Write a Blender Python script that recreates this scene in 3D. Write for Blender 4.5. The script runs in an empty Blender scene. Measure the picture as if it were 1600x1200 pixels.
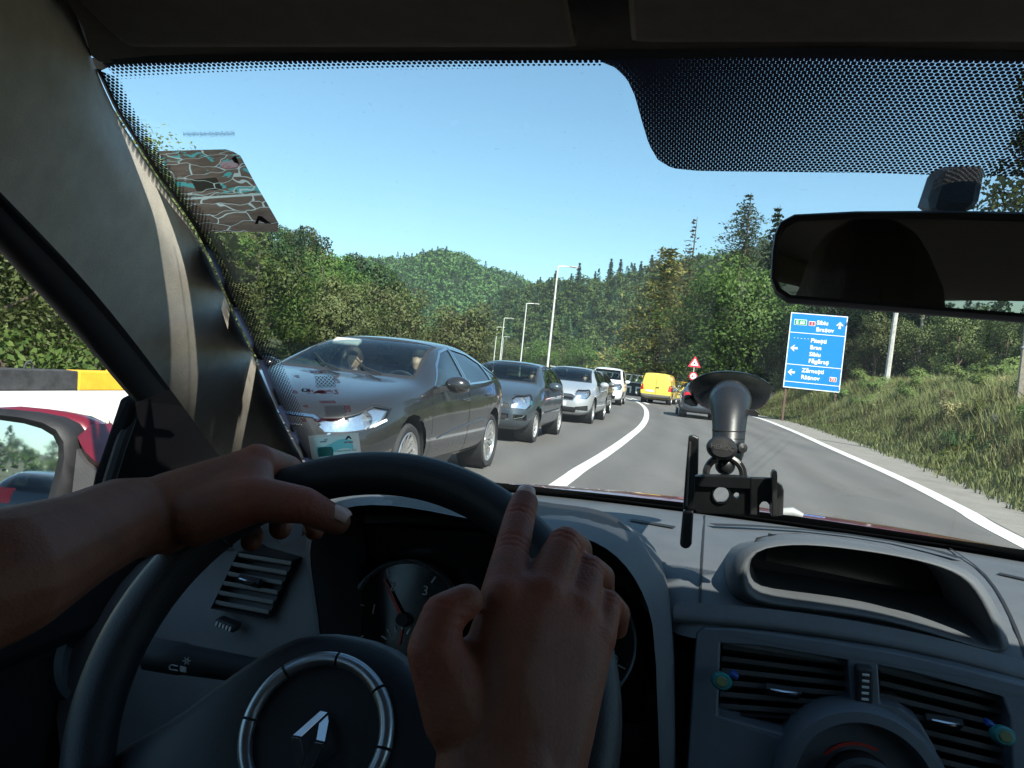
import bpy, bmesh, math, random
import numpy as np
from mathutils import Vector, Matrix, Euler
from mathutils.bvhtree import BVHTree
from mathutils.geometry import tessellate_polygon
R = math.radians
random.seed(7)
rng = np.random.default_rng(7)
scene = bpy.context.scene
COL = scene.collection

# ------------------------------------------------------------------ camera
CAM_H = 1.25
FPX = 1250.0                                   # focal length in pixels of a 1600 px wide frame
ROLL, PITCH, CAR_HEADING = R(6.0), math.atan(23.9 / 1250.0), R(12.4)
Fv = Vector((0, math.cos(PITCH), -math.sin(PITCH)))
_U0 = Vector((0, math.sin(PITCH), math.cos(PITCH)))
_R0 = Vector((1, 0, 0))
Rc = math.cos(ROLL) * _R0 + math.sin(ROLL) * _U0
Uc = -math.sin(ROLL) * _R0 + math.cos(ROLL) * _U0
cam_data = bpy.data.cameras.new("camera")
cam = bpy.data.objects.new("camera", cam_data)
COL.objects.link(cam)
cam.matrix_world = Matrix(((Rc.x, Uc.x, -Fv.x, 0), (Rc.y, Uc.y, -Fv.y, 0), (Rc.z, Uc.z, -Fv.z, CAM_H), (0, 0, 0, 1)))
cam_data.sensor_fit = 'HORIZONTAL'
cam_data.angle = 2 * math.atan(800 / FPX)
cam_data.clip_start, cam_data.clip_end = 0.02, 6000
scene.camera = cam

# ------------------------------------------------------------------ sky, sun, exposure
SUN_AZ, SUN_EL = R(157.0), R(44.0)             # clockwise from +Y; the sun stands behind and to the right
world = bpy.data.worlds.new("World")
scene.world = world
world.use_nodes = True
_wn = world.node_tree
_bg = _wn.nodes['Background']
_sky = _wn.nodes.new('ShaderNodeTexSky')
_sky.sky_type = 'NISHITA'
_sky.sun_disc = False
_sky.sun_elevation, _sky.sun_rotation = SUN_EL, SUN_AZ
_sky.air_density, _sky.dust_density, _sky.ozone_density = 1.0, 0.5, 0.4
_tint = _wn.nodes.new('ShaderNodeMix')
_tint.data_type, _tint.blend_type = 'RGBA', 'MULTIPLY'
_tint.inputs[0].default_value = 1.0
_tint.inputs[7].default_value = (.73, .97, 1.0, 1)          # the clear cyan of this sky
_wn.links.new(_sky.outputs[0], _tint.inputs[6])
_wn.links.new(_tint.outputs[2], _bg.inputs[0])
_bg.inputs[1].default_value = 0.086
_sl = bpy.data.lights.new("sun", 'SUN')
_sl.energy, _sl.angle, _sl.color = 4.6, R(0.53), (1.0, 0.95, 0.86)
sun = bpy.data.objects.new("sun", _sl)
COL.objects.link(sun)
_sd = Vector((math.sin(SUN_AZ) * math.cos(SUN_EL), math.cos(SUN_AZ) * math.cos(SUN_EL), math.sin(SUN_EL)))
sun.rotation_euler = _sd.to_track_quat('Z', 'Y').to_euler()
scene.view_settings.view_transform = 'Standard'
scene.view_settings.look = 'None'
scene.view_settings.exposure = 1.2
scene.view_settings.gamma = 1.0
scene.view_settings.use_curve_mapping = False
scene.cycles.max_bounces = 10
scene.cycles.transparent_max_bounces = 24
scene.cycles.use_denoising = True

# ------------------------------------------------------------------ where things stand
def ray(px, py):
    """direction through a point of the 1600x1200 photograph, scaled to depth 1"""
    return Fv + Rc * ((px - 800) / FPX) - Uc * ((py - 600) / FPX)
ORIGIN = Vector((0, 0, CAM_H))
def ground(px, py, z=0.0):
    d = ray(px, py)
    return ORIGIN + d * ((z - CAM_H) / d.z)
def at(px, py, depth):
    return ORIGIN + ray(px, py) * depth
CAR_M = Matrix.Rotation(-CAR_HEADING, 4, 'Z')   # own car: x right, y forward, z up
CAR_I = CAR_M.inverted()
O_L = Vector((0, 0, CAM_H))
def rayL(px, py):
    return CAR_I.to_3x3() @ ray(px, py)
def Lf(px, py, f):                              # own-car point at forward distance f
    d = rayL(px, py)
    return O_L + d * (f / d.y)
def Ld(px, py, depth):                          # own-car point at camera depth
    return O_L + rayL(px, py) * depth
def Lz(px, py, z):                              # own-car point at height z (relative to the eye)
    d = rayL(px, py)
    return O_L + d * (z / d.z)
def Lx(px, py, x):
    d = rayL(px, py)
    return O_L + d * (x / d.x)
def lc(l, f, z):                                # own-car point relative to the eye
    return Vector((l, f, z + CAM_H))
# ------------------------------------------------------------------ materials
class NT:
    """small helper around a node tree"""
    def __init__(s, name):
        s.m = bpy.data.materials.new(name)
        s.m.use_nodes = True
        s.t = s.m.node_tree
        s.n, s.l = s.t.nodes, s.t.links
        s.p = s.n['Principled BSDF']
        s.out = s.n['Material Output']
    def new(s, kind, **kw):
        n = s.n.new(kind)
        for k, v in kw.items():
            setattr(n, k, v)
        return n
    def put(s, sock, v):
        if hasattr(v, 'node') or isinstance(v, bpy.types.NodeSocket):
            s.l.new(v, sock)
        elif isinstance(v, (tuple, list)) and len(v) == 3 and sock.type == 'RGBA':
            sock.default_value = (*v, 1)
        else:
            sock.default_value = v
    def math(s, op, a, b=None, c=None, clamp=False):
        n = s.new('ShaderNodeMath', operation=op, use_clamp=clamp)
        for i, v in enumerate((a, b, c)):
            if v is not None:
                s.put(n.inputs[i], v)
        return n.outputs[0]
    def vmath(s, op, a, b=None):
        n = s.new('ShaderNodeVectorMath', operation=op)
        s.put(n.inputs[0], a)
        if b is not None:
            s.put(n.inputs[1], b)
        return n.outputs[1] if op in ('LENGTH', 'DISTANCE', 'DOT_PRODUCT') else n.outputs[0]
    def coord(s, which='Object', scale=None):
        c = s.new('ShaderNodeTexCoord').outputs[which]
        if scale is not None:
            c = s.vmath('MULTIPLY', c, scale if isinstance(scale, tuple) else (scale,) * 3)
        return c
    def noise(s, vec, scale=5., detail=4., rough=.6, dist=0.):
        n = s.new('ShaderNodeTexNoise')
        s.put(n.inputs['Vector'], vec)
        n.inputs['Scale'].default_value, n.inputs['Detail'].default_value = scale, detail
        n.inputs['Roughness'].default_value, n.inputs['Distortion'].default_value = rough, dist
        return n.outputs[0]
    def ramp(s, fac, stops, interp='LINEAR'):
        n = s.new('ShaderNodeValToRGB')
        n.color_ramp.interpolation = interp
        el = n.color_ramp.elements
        while len(el) < len(stops):
            el.new(0.5)
        for e, (p, c) in zip(el, stops):
            e.position = p
            e.color = (*c, 1) if not isinstance(c, float) else (c, c, c, 1)
        s.put(n.inputs[0], fac)
        return n.outputs[0]
    def mix(s, fac, a, b, mode='MIX'):
        n = s.new('ShaderNodeMix', data_type='RGBA', blend_type=mode)
        s.put(n.inputs[0], fac)
        s.put(n.inputs[6], a)
        s.put(n.inputs[7], b)
        return n.outputs[2]
    def bump(s, h, strength=.3, dist=.01):
        n = s.new('ShaderNodeBump')
        s.put(n.inputs['Height'], h)
        n.inputs['Strength'].default_value, n.inputs['Distance'].default_value = strength, dist
        s.l.new(n.outputs[0], s.p.inputs['Normal'])
        return n.outputs[0]
    def set(s, **kw):
        for k, v in kw.items():
            s.put(s.p.inputs[k.replace('_', ' ')], v)
        return s
    def surface(s, sh):
        s.l.new(sh, s.out.inputs[0])
def mat(name, col, rough=.5, metal=0., var=.12, vscale=8., bump=0., bscale=60., coat=0., spec=.5, bdist=.004):
    t = NT(name)
    co = t.coord('Object')
    n = t.noise(co, vscale, 5., .65)
    lo, hi = tuple(c * (1 - var) for c in col), tuple(min(1, c * (1 + var)) for c in col)
    t.set(Base_Color=t.ramp(n, [(.3, lo), (.7, hi)]), Metallic=metal, Coat_Weight=coat, Coat_Roughness=.04)
    t.p.inputs['Specular IOR Level'].default_value = spec
    t.set(Roughness=t.math('MULTIPLY_ADD', n, .16, rough - .08, clamp=True))
    if bump:
        t.bump(t.noise(co, bscale, 6., .7), bump, bdist)
    return t.m
def glass_mat(name, tint=(.86, .92, .90), refl=1.0, dirt=0.):
    """clear sheet of glass: lets light straight through, reflects by angle, carries a little dust"""
    t = NT(name)
    tr = t.new('ShaderNodeBsdfTransparent')
    t.put(tr.inputs[0], tint)
    gl = t.new('ShaderNodeBsdfGlossy')
    gl.inputs['Roughness'].default_value = .02
    lw = t.new('ShaderNodeLayerWeight')
    lw.inputs[0].default_value = .5
    fr = t.math('MULTIPLY_ADD', t.math('POWER', lw.outputs['Facing'], 5.), .92, .045)
    mx = t.new('ShaderNodeMixShader')
    t.put(mx.inputs[0], t.math('MULTIPLY', fr, refl, clamp=True))
    t.l.new(tr.outputs[0], mx.inputs[1])
    t.l.new(gl.outputs[0], mx.inputs[2])
    last = mx.outputs[0]
    if dirt:
        df = t.new('ShaderNodeBsdfDiffuse')
        df.inputs[0].default_value = (.75, .73, .7, 1)
        co = t.coord('Object')
        n = t.noise(co, 9., 6., .7)
        sp = t.noise(co, 260., 2., .5)
        fac = t.math('ADD', t.math('MULTIPLY', n, dirt), t.math('MULTIPLY', t.math('GREATER_THAN', sp, .715), dirt * 4))
        m2 = t.new('ShaderNodeMixShader')
        t.put(m2.inputs[0], fac)
        t.l.new(last, m2.inputs[1])
        t.l.new(df.outputs[0], m2.inputs[2])
        last = m2.outputs[0]
    t.surface(last)
    return t.m
def leaf_mat(name, cols, trans=.35):
    """cols: dark, mid, light; each leaf clump and each plant differs a little"""
    t = NT(name)
    g = t.new('ShaderNodeNewGeometry').outputs['Random Per Island']
    oi = t.new('ShaderNodeObjectInfo').outputs['Random']
    n = t.noise(t.coord('Object'), .8, 3.)
    f = t.math('ADD', t.math('MULTIPLY', g, .6), t.math('MULTIPLY', n, .4))
    c = t.ramp(f, [(.1, cols[0]), (.5, cols[1]), (.9, cols[2])])
    hs = t.new('ShaderNodeHueSaturation')
    t.put(hs.inputs['Hue'], t.math('MULTIPLY_ADD', oi, .06, .47))
    t.put(hs.inputs['Value'], t.math('MULTIPLY_ADD', oi, .85, .52))
    t.put(hs.inputs['Color'], c)
    t.set(Base_Color=hs.outputs[0], Roughness=.55)
    t.p.inputs['Specular IOR Level'].default_value = .25
    tl = t.new('ShaderNodeBsdfTranslucent')
    t.l.new(hs.outputs[0], tl.inputs[0])
    mx = t.new('ShaderNodeMixShader')
    mx.inputs[0].default_value = trans
    t.l.new(t.p.outputs[0], mx.inputs[1])
    t.l.new(tl.outputs[0], mx.inputs[2])
    t.surface(mx.outputs[0])
    return t.m
def paint_mat(name, col, rough=.35, metal=0., flake=.0, dust=.06, lining=(.03, .03, .032)):
    """car paint with clear coat and road dust; the inner side of the sheet is dark lining"""
    t = NT(name)
    co = t.coord('Object')
    d = t.noise(co, 3., 5., .7)
    z = t.new('ShaderNodeSeparateXYZ')
    t.put(z.inputs[0], co)
    low = t.math('SUBTRACT', 1., t.math('MULTIPLY', z.outputs[2], 1.5), clamp=True)
    fac = t.math('MULTIPLY', t.math('ADD', t.math('MULTIPLY', low, .6), .15), t.math('MULTIPLY', d, dust * 5), clamp=True)
    c = t.mix(fac, col, (.32, .29, .25))
    back = t.new('ShaderNodeNewGeometry').outputs['Backfacing']
    t.set(Base_Color=t.mix(back, c, lining), Metallic=t.math('MULTIPLY', t.math('SUBTRACT', 1., back), metal),
          Roughness=t.math('ADD', rough, t.math('MULTIPLY', fac, .8)),
          Coat_Weight=t.math('MULTIPLY', t.math('SUBTRACT', 1., back), .9), Coat_Roughness=.05)
    return t.m

# ------------------------------------------------------------------ mesh building
class MB:
    def __init__(s):
        s.v, s.f, s.uv = [], [], None
    def add(s, verts, faces):
        o = len(s.v)
        s.v.extend([tuple(p) for p in verts])
        s.f.extend([tuple(i + o for i in q) for q in faces])
        return s
    def box(s, c, size, rot=None):
        hx, hy, hz = size[0] / 2, size[1] / 2, size[2] / 2
        pts = [Vector((x, y, z)) for x in (-hx, hx) for y in (-hy, hy) for z in (-hz, hz)]
        if rot is not None:
            pts = [rot @ p for p in pts]
        c = Vector(c)
        return s.add([p + c for p in pts], [(0, 1, 3, 2), (4, 6, 7, 5), (0, 4, 5, 1), (2, 3, 7, 6), (0, 2, 6, 4), (1, 5, 7, 3)])
    def tube(s, path, rad, n=10, closed=False, caps=True, squash=1., upv=None):
        path = [Vector(p) for p in path]
        m = len(path)
        rad = rad if hasattr(rad, '__len__') else [rad] * m
        ref = None
        base = len(s.v)
        for i, p in enumerate(path):
            if closed:
                d = (path[(i + 1) % m] - path[i - 1]).normalized()
            else:
                d = (path[min(i + 1, m - 1)] - path[max(i - 1, 0)]).normalized()
            if ref is None:
                ref = Vector(upv) if upv is not None else (Vector((0, 0, 1)) if abs(d.z) < .9 else Vector((1, 0, 0)))
            a = (ref - d * ref.dot(d)).normalized()
            ref = a if upv is None else Vector(upv)
            b = d.cross(a)
            for k in range(n):
                t = 2 * math.pi * k / n
                s.v.append(tuple(p + a * (math.cos(t) * rad[i]) + b * (math.sin(t) * rad[i] * squash)))
        for i in range(m if closed else m - 1):
            j = (i + 1) % m
            for k in range(n):
                k2 = (k + 1) % n
                s.f.append((base + i * n + k, base + i * n + k2, base + j * n + k2, base + j * n + k))
        if caps and not closed:
            s.f.append(tuple(base + k for k in range(n))[::-1])
            s.f.append(tuple(base + (m - 1) * n + k for k in range(n)))
        return s
    def cyl(s, a, b, r1, r2=None, n=16):
        return s.tube([a, b], [r1, r1 if r2 is None else r2], n)
    def lathe(s, prof, M=None, n=24, a0=0., a1=2 * math.pi):
        """prof: (radius, height) pairs turned about local z, moved by matrix M"""
        base, full = len(s.v), abs(a1 - a0 - 2 * math.pi) < 1e-6
        cols = n if full else n + 1
        for k in range(cols):
            t = a0 + (a1 - a0) * k / n
            for (r, h) in prof:
                p = Vector((r * math.cos(t), r * math.sin(t), h))
                s.v.append(tuple(M @ p if M is not None else p))
        q = len(prof)
        for k in range(n):
            k2 = (k + 1) % cols
            for i in range(q - 1):
                s.f.append((base + k * q + i, base + k2 * q + i, base + k2 * q + i + 1, base + k * q + i + 1))
        return s
    def grid(s, rows, closed=False):
        base, n = len(s.v), len(rows[0])
        for r in rows:
            s.v.extend([tuple(p) for p in r])
        for i in range(len(rows) - 1):
            for k in range(n if closed else n - 1):
                k2 = (k + 1) % n
                s.f.append((base + i * n + k, base + i * n + k2, base + (i + 1) * n + k2, base + (i + 1) * n + k))
        return s
    def prism(s, poly, off):
        """closed outline (3D points) given thickness along the vector off"""
        off, n, b = Vector(off), len(poly), len(s.v)
        poly = [Vector(p) for p in poly]
        s.v.extend([tuple(p) for p in poly] + [tuple(p + off) for p in poly])
        for tri in tessellate_polygon([poly]):
            s.f.append(tuple(b + i for i in tri))
            s.f.append(tuple(b + n + i for i in reversed(tri)))
        for i in range(n):
            j = (i + 1) % n
            s.f.append((b + i, b + j, b + n + j, b + n + i))
        return s
    def flat(s, poly):
        b = len(s.v)
        poly = [Vector(p) for p in poly]
        s.v.extend([tuple(p) for p in poly])
        for tri in tessellate_polygon([poly]):
            s.f.append(tuple(b + i for i in tri))
        return s
    def build(s, name, m, parent=None, smooth=True, bevel=0., angle=40, subsurf=0, fix=True, solid=0.):
        me = bpy.data.meshes.new(name)
        me.from_pydata(s.v, [], s.f)
        if fix and len(s.f) < 60000:
            bm = bmesh.new()
            bm.from_mesh(me)
            bmesh.ops.recalc_face_normals(bm, faces=bm.faces)
            bm.to_mesh(me)
            bm.free()
        me.materials.append(m)
        o = bpy.data.objects.new(name, me)
        COL.objects.link(o)
        if parent is not None:
            o.parent = parent
        if solid:
            md = o.modifiers.new('solid', 'SOLIDIFY')
            md.thickness = solid
            md.offset = 0
        if bevel:
            md = o.modifiers.new('bevel', 'BEVEL')
            md.width, md.segments, md.limit_method = bevel, 2, 'ANGLE'
            md.angle_limit = R(40)
        if subsurf:
            md = o.modifiers.new('sub', 'SUBSURF')
            md.levels = md.render_levels = subsurf
        if smooth:
            me.polygons.foreach_set('use_smooth', [True] * len(me.polygons))
            if angle < 180:
                try:
                    me.set_sharp_from_angle(angle=R(angle))
                except Exception:
                    pass
        return o
def fastmesh(name, verts, quads, m, parent=None, smooth=False, normals=None):
    """numpy arrays straight into a mesh"""
    me = bpy.data.meshes.new(name)
    nv, nf = len(verts), len(quads)
    k = quads.shape[1]
    me.vertices.add(nv)
    me.vertices.foreach_set('co', np.ascontiguousarray(verts, dtype=np.float32).ravel())
    me.loops.add(nf * k)
    me.loops.foreach_set('vertex_index', np.ascontiguousarray(quads, dtype=np.int32).ravel())
    me.polygons.add(nf)
    me.polygons.foreach_set('loop_start', np.arange(nf, dtype=np.int32) * k)
    if smooth:
        me.polygons.foreach_set('use_smooth', np.ones(nf, dtype=bool))
    me.update(calc_edges=True)
    if normals is not None:                        # leaves shade with the mass they belong to
        a = me.attributes.new('custom_normal', 'FLOAT_VECTOR', 'POINT')
        a.data.foreach_set('vector', np.ascontiguousarray(normals, dtype=np.float32).ravel())
    me.materials.append(m)
    o = bpy.data.objects.new(name, me)
    COL.objects.link(o)
    if parent is not None:
        o.parent = parent
    return o
def setuv(o, uvs):
    """uvs: one (u,v) per vertex"""
    me = o.data
    l = me.uv_layers.new(name='UVMap')
    idx = np.empty(len(me.loops), dtype=np.int32)
    me.loops.foreach_get('vertex_index', idx)
    l.data.foreach_set('uv', np.asarray(uvs, dtype=np.float32)[idx].ravel())
def setattr_v(o, name, vals):
    a = o.data.attributes.new(name, 'FLOAT', 'POINT')
    a.data.foreach_set('value', np.asarray(vals, dtype=np.float32))
def tag(o, label=None, cat=None, group=None, kind=None):
    for k, v in (('label', label), ('category', cat), ('group', group), ('kind', kind)):
        if v:
            o[k] = v
    return o
def empty(name, label, cat, loc=(0, 0, 0), rz=0., group=None, M=None):
    o = bpy.data.objects.new(name, None)
    o.empty_display_size = .2
    COL.objects.link(o)
    if M is not None:
        o.matrix_world = M
    else:
        o.location, o.rotation_euler = loc, (0, 0, rz)
    return tag(o, label, cat, group)
def copy_tree(o, parent=None):
    c = o.copy()
    COL.objects.link(c)
    if parent is not None:
        c.parent = parent
    for ch in o.children:
        copy_tree(ch, c)
    return c
def text_mesh(name, body, size, m, parent, M, extrude=.0, bold=.0, align='LEFT', mirror=False):
    cu = bpy.data.curves.new(name, 'FONT')
    cu.body, cu.size, cu.extrude, cu.offset = body, size, extrude, bold
    cu.align_x = align
    cu.resolution_u = 3
    tmp = bpy.data.objects.new(name, cu)
    COL.objects.link(tmp)
    dg = bpy.context.evaluated_depsgraph_get()
    me = bpy.data.meshes.new_from_object(tmp.evaluated_get(dg))
    bpy.data.objects.remove(tmp)
    bpy.data.curves.remove(cu)
    me.name = name
    me.materials.clear()
    me.materials.append(m)
    if mirror:
        me.transform(Matrix.Scale(-1, 4, (1, 0, 0)))
    me.transform(M)
    o = bpy.data.objects.new(name, me)
    COL.objects.link(o)
    o.parent = parent
    return o
def spline(pts, n):
    """Catmull-Rom through pts, n samples per span"""
    pts = [Vector(p) for p in pts]
    out = []
    for i in range(len(pts) - 1):
        p0, p1, p2, p3 = pts[max(i - 1, 0)], pts[i], pts[i + 1], pts[min(i + 2, len(pts) - 1)]
        for k in range(n):
            t = k / n
            out.append(.5 * ((2 * p1) + (p2 - p0) * t + (2 * p0 - 5 * p1 + 4 * p2 - p3) * t * t + (3 * p1 - p0 - 3 * p2 + p3) * t ** 3))
    out.append(pts[-1])
    return out
def hull_obj(bm, spheres, seg=10, rings=7):
    """convex skin over a set of (centre, radius) balls, added to bm"""
    vs = []
    for c, r in spheres:
        c = Vector(c)
        for i in range(rings + 1):
            a = math.pi * i / rings
            for k in range(1 if i in (0, rings) else seg):
                b = 2 * math.pi * k / seg
                vs.append(bm.verts.new(c + Vector((math.sin(a) * math.cos(b), math.sin(a) * math.sin(b), math.cos(a))) * r))
    res = bmesh.ops.convex_hull(bm, input=vs)
    gone = [g for g in res['geom_interior'] + res['geom_unused'] if isinstance(g, bmesh.types.BMVert)]
    bmesh.ops.delete(bm, geom=list(set(gone)), context='VERTS')
def remeshed(bm, voxel, smooth_it=6, fac=.5):
    """one continuous skin round everything in bm"""
    me = bpy.data.meshes.new('tmp')
    bm.to_mesh(me)
    bm.free()
    o = bpy.data.objects.new('tmp', me)
    COL.objects.link(o)
    md = o.modifiers.new('r', 'REMESH')
    md.mode, md.voxel_size, md.adaptivity = 'VOXEL', voxel, 0
    ms = o.modifiers.new('s', 'SMOOTH')
    ms.factor, ms.iterations = fac, smooth_it
    out = bpy.data.meshes.new_from_object(o.evaluated_get(bpy.context.evaluated_depsgraph_get()))
    bpy.data.objects.remove(o)
    bpy.data.meshes.remove(me)
    return out
# ------------------------------------------------------------------ ground, road, hills
XC = ([-80, -40, 0, 9, 10.6, 13.2, 17.4, 23.2, 30.2, 39.1, 47.6, 55, 59, 62, 64.5], [-20.2, -10.8, -1.4, .65, 1.01, 1.65, 2.62, 3.88, 5.18, 6.6, 7.65, 8.2, 8.32, 7.9, 6.8])
XE = ([-80, -40, 0, 8.43, 10.78, 14.81, 21.66, 32.16, 42.96, 52, 58, 64], [-14.5, -5.3, 3.4, 5.48, 6.19, 7.26, 8.81, 11.2, 13.3, 13.9, 13.6, 12.6])
XS = ([-80, -40, 0, 11.2, 13.3, 17.8, 26, 33.8, 43, 52, 60, 68, 90, 400], [-11.5, -3., 4.9, 7.33, 8.0, 9.3, 11.4, 13.2, 14.9, 15.2, 14.6, 13.6, 13.5, 60])
XL = ([-80, -40, 0, 9, 13.2, 17.4, 23.2, 30.2, 39.1, 47.6, 55, 60, 68], [-25.6, -16.2, -6.75, -4.65, -3.6, -2.6, -1.3, 0., 1.4, 2.4, 2.8, -4, -30])
xc = lambda y: np.interp(y, *XC)
xe = lambda y: np.interp(y, *XE)
xs = lambda y: np.interp(y, *XS)
xl = lambda y: np.interp(y, *XL)
def bank_noise(x, y):
    return .5 * np.sin(x * .9 + y * .37) + .3 * np.sin(x * 2.1 - y * 1.3 + 1.) + .2 * np.sin(y * .8 + 2.)
def height(x, y):
    """height of the land beside the road"""
    x, y = np.asarray(x, float), np.asarray(y, float)
    d = x - xs(y)
    fade = np.clip((75 - y) / 25, .25, 1.)
    b = np.clip((d - .25) / 4.6, 0, 1)
    h = fade * (2.05 * b * b * (3 - 2 * b) + .10 * np.clip(d - 5, 0, 40)) + .13 * bank_noise(x, y) * np.clip(d / 2, 0, 1)
    dl = xl(np.minimum(y, 55)) - 2.0 - x
    h = h + np.where(dl > 0, -.35 * np.clip(dl / 4, 0, 1) + .05 * np.clip(dl - 14, 0, 40) + .1 * bank_noise(x, y) * np.clip(dl / 3, 0, 1), 0)
    return h - .03
def struct(o):
    o['kind'] = 'structure'
    return o
t = NT('meadow_ground')
co = t.coord('Object')
n1 = t.noise(co, .35, 6., .7)
n2 = t.noise(co, 9., 5., .7)
t.set(Base_Color=t.mix(t.math('MULTIPLY', n2, .6), t.ramp(n1, [(.3, (.10, .12, .04)), (.5, (.15, .165, .055)), (.7, (.24, .21, .10))]), (.10, .09, .05)), Roughness=.95)
t.bump(n2, .8, .08)
MEADOW = t.m
gx = np.concatenate([np.linspace(-900, -60, 18), np.linspace(-50, -12, 20), np.linspace(-11, 30, 83), np.linspace(32, 70, 20), np.linspace(85, 900, 16)])
gy = np.concatenate([np.linspace(-600, -60, 10), np.linspace(-45, -5, 14), np.linspace(-4, 72, 96), np.linspace(76, 140, 20), np.linspace(160, 1500, 18)])
rows = [[(x, y, z) for x, z in zip(gx, height(gx, np.full(len(gx), y)))] for y in gy]
struct(MB().grid(rows).build('ground', MEADOW, angle=180))

t = NT('asphalt')
co = t.coord('Object')
fine = t.noise(co, 90., 3., .8)
big = t.noise(t.vmath('MULTIPLY', co, (.9, .12, 1.)), 1.1, 5., .65)
med = t.noise(co, 6., 5., .7)
base = t.ramp(big, [(.3, (.090, .084, .078)), (.55, (.114, .106, .098)), (.75, (.138, .128, .118))])
base = t.mix(t.math('MULTIPLY', med, .35), base, (.105, .102, .098))
# wheel tracks worn paler, an oily stripe between them, and tar-filled cracks
uvp = t.coord('UV')
su = t.new('ShaderNodeSeparateXYZ')
t.put(su.inputs[0], uvp)
wob = t.math('MULTIPLY_ADD', t.noise(co, .15, 2.), .5, su.outputs[0])
track = t.math('PINGPONG', t.math('MULTIPLY_ADD', wob, 1.0, .15), .95)
tr_m = t.math('MULTIPLY', t.math('SMOOTH_MIN', t.math('ABSOLUTE', t.math('SUBTRACT', track, .45)), .4, .1), 1.2)
base = t.mix(t.math('MULTIPLY', t.math('SUBTRACT', .45, tr_m, clamp=True), .5), base, (.18, .175, .165))
base = t.mix(t.math('MULTIPLY', t.math('SUBTRACT', tr_m, .33, clamp=True), 1.1), base, (.085, .082, .08))
vc = t.new('ShaderNodeTexVoronoi', feature='DISTANCE_TO_EDGE')
t.put(vc.inputs['Vector'], t.vmath('ADD', t.vmath('MULTIPLY', co, (.22, .10, .1)), t.vmath('MULTIPLY', t.vmath('ADD', co, (0., 0., 0.)), (0., 0., 0.))))
nd = t.new('ShaderNodeTexNoise')
t.put(nd.inputs['Vector'], co)
nd.inputs['Scale'].default_value = 1.3
t.put(vc.inputs['Vector'], t.vmath('ADD', t.vmath('MULTIPLY', co, (.30, .14, .1)), t.vmath('MULTIPLY', nd.outputs['Color'], (.35, .35, 0.))))
vc.inputs['Scale'].default_value = 1.
crk = t.math('MULTIPLY', t.math('LESS_THAN', vc.outputs['Distance'], .006), t.math('GREATER_THAN', t.noise(co, .5, 3.), .5))
base = t.mix(t.math('MULTIPLY', crk, .18), base, (.035, .034, .033))
patch = t.math('GREATER_THAN', t.noise(t.vmath('MULTIPLY', co, (1., .35, 1.)), .22, 2., .4), .60)
base = t.mix(t.math('MULTIPLY', patch, .28), base, (.075, .073, .072))
stone = t.math('GREATER_THAN', fine, .62)
t.set(Base_Color=t.mix(t.math('MULTIPLY', stone, .35), base, (.24, .23, .22)), Roughness=.82)
t.bump(fine, .5, .004)
ASPHALT = t.m
t = NT('shoulder_gravel')
co = t.coord('Object')
n1, n2 = t.noise(co, 1.6, 6., .7), t.noise(co, 70., 3., .8)
t.set(Base_Color=t.mix(t.math('MULTIPLY', n2, .5), t.ramp(n1, [(.3, (.19, .175, .155)), (.7, (.30, .28, .25))]), (.13, .12, .10)), Roughness=.95)
t.bump(n2, .8, .008)
GRAVEL = t.m
t = NT('road_paint')
co = t.coord('Object')
wear = t.math('ADD', t.math('MULTIPLY', t.noise(co, 35., 5., .8), .7), t.math('MULTIPLY', t.noise(co, 2.2, 3., .6), .5))
t.set(Base_Color=t.ramp(wear, [(.36, (.22, .215, .21)), (.47, (.56, .55, .53)), (.75, (.72, .71, .69))]), Roughness=.7)
t.bump(t.noise(co, 60., 4., .8), .4, .004)
PAINT = t.m
ys = np.concatenate([np.arange(-80, 0, 5.), np.arange(0, 68.1, .8)])
N = 14
struct(MB().grid([[(xl(y) + (xe(y) + .16 - xl(y)) * k / N, y, .004) for k in range(N + 1)] for y in ys]).build('road', ASPHALT, angle=180))
setuv(bpy.data.objects['road'], [(v.co.x - float(xc(v.co.y)), v.co.y) for v in bpy.data.objects['road'].data.vertices])
struct(MB().grid([[(xe(y) + .162 + (xs(y) + .25 - xe(y) - .162) * k / 3 + (.12 * math.sin(y * 2.3) * math.sin(y * .9) if k == 3 else 0), y, .004) for k in range(4)] for y in ys]).build('road_shoulder', GRAVEL, angle=180))
struct(MB().grid([[(xl(y) - 1.5 + (1.498) * k / 3, y, -.006) for k in range(4)] for y in ys if y < 56]).build('verge', GRAVEL, angle=180))
def strip(name, pts, w, z=.009):
    pts = spline([Vector((p[0], p[1], 0)) for p in pts], 10)
    rows = []
    for i, p in enumerate(pts):
        d = (pts[min(i + 1, len(pts) - 1)] - pts[max(i - 1, 0)]).normalized()
        s = Vector((d.y, -d.x, 0)) * w / 2
        e = .008 * math.sin(i * 2.7) + .006 * math.sin(i * 5.1)
        rows.append([(p.x - s.x * (1 + e), p.y - s.y * (1 + e), z), (p.x + s.x * (1 - e), p.y + s.y * (1 - e), z)])
    o = struct(MB().grid(rows).build(name, PAINT, angle=180))
    return o
strip('centre_line', [(xc(y), y) for y in (-40, -20, 0, 9, 10.6, 13.2, 17.4, 23.2, 30.2, 39.1, 47.6, 55, 59, 62, 64.5)], .19)
strip('edge_line', [(xe(y), y) for y in (-40, -20, 0, 8.43, 10.78, 14.81, 21.66, 32.16, 42.96, 52, 58, 64)], .26)
a_, b_ = ground(986, 622), ground(1014, 632)
strip('island_line', [(a_.x, a_.y), ((a_.x + b_.x) / 2, (a_.y + b_.y) / 2), (b_.x, b_.y)], .22, .013)

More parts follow.
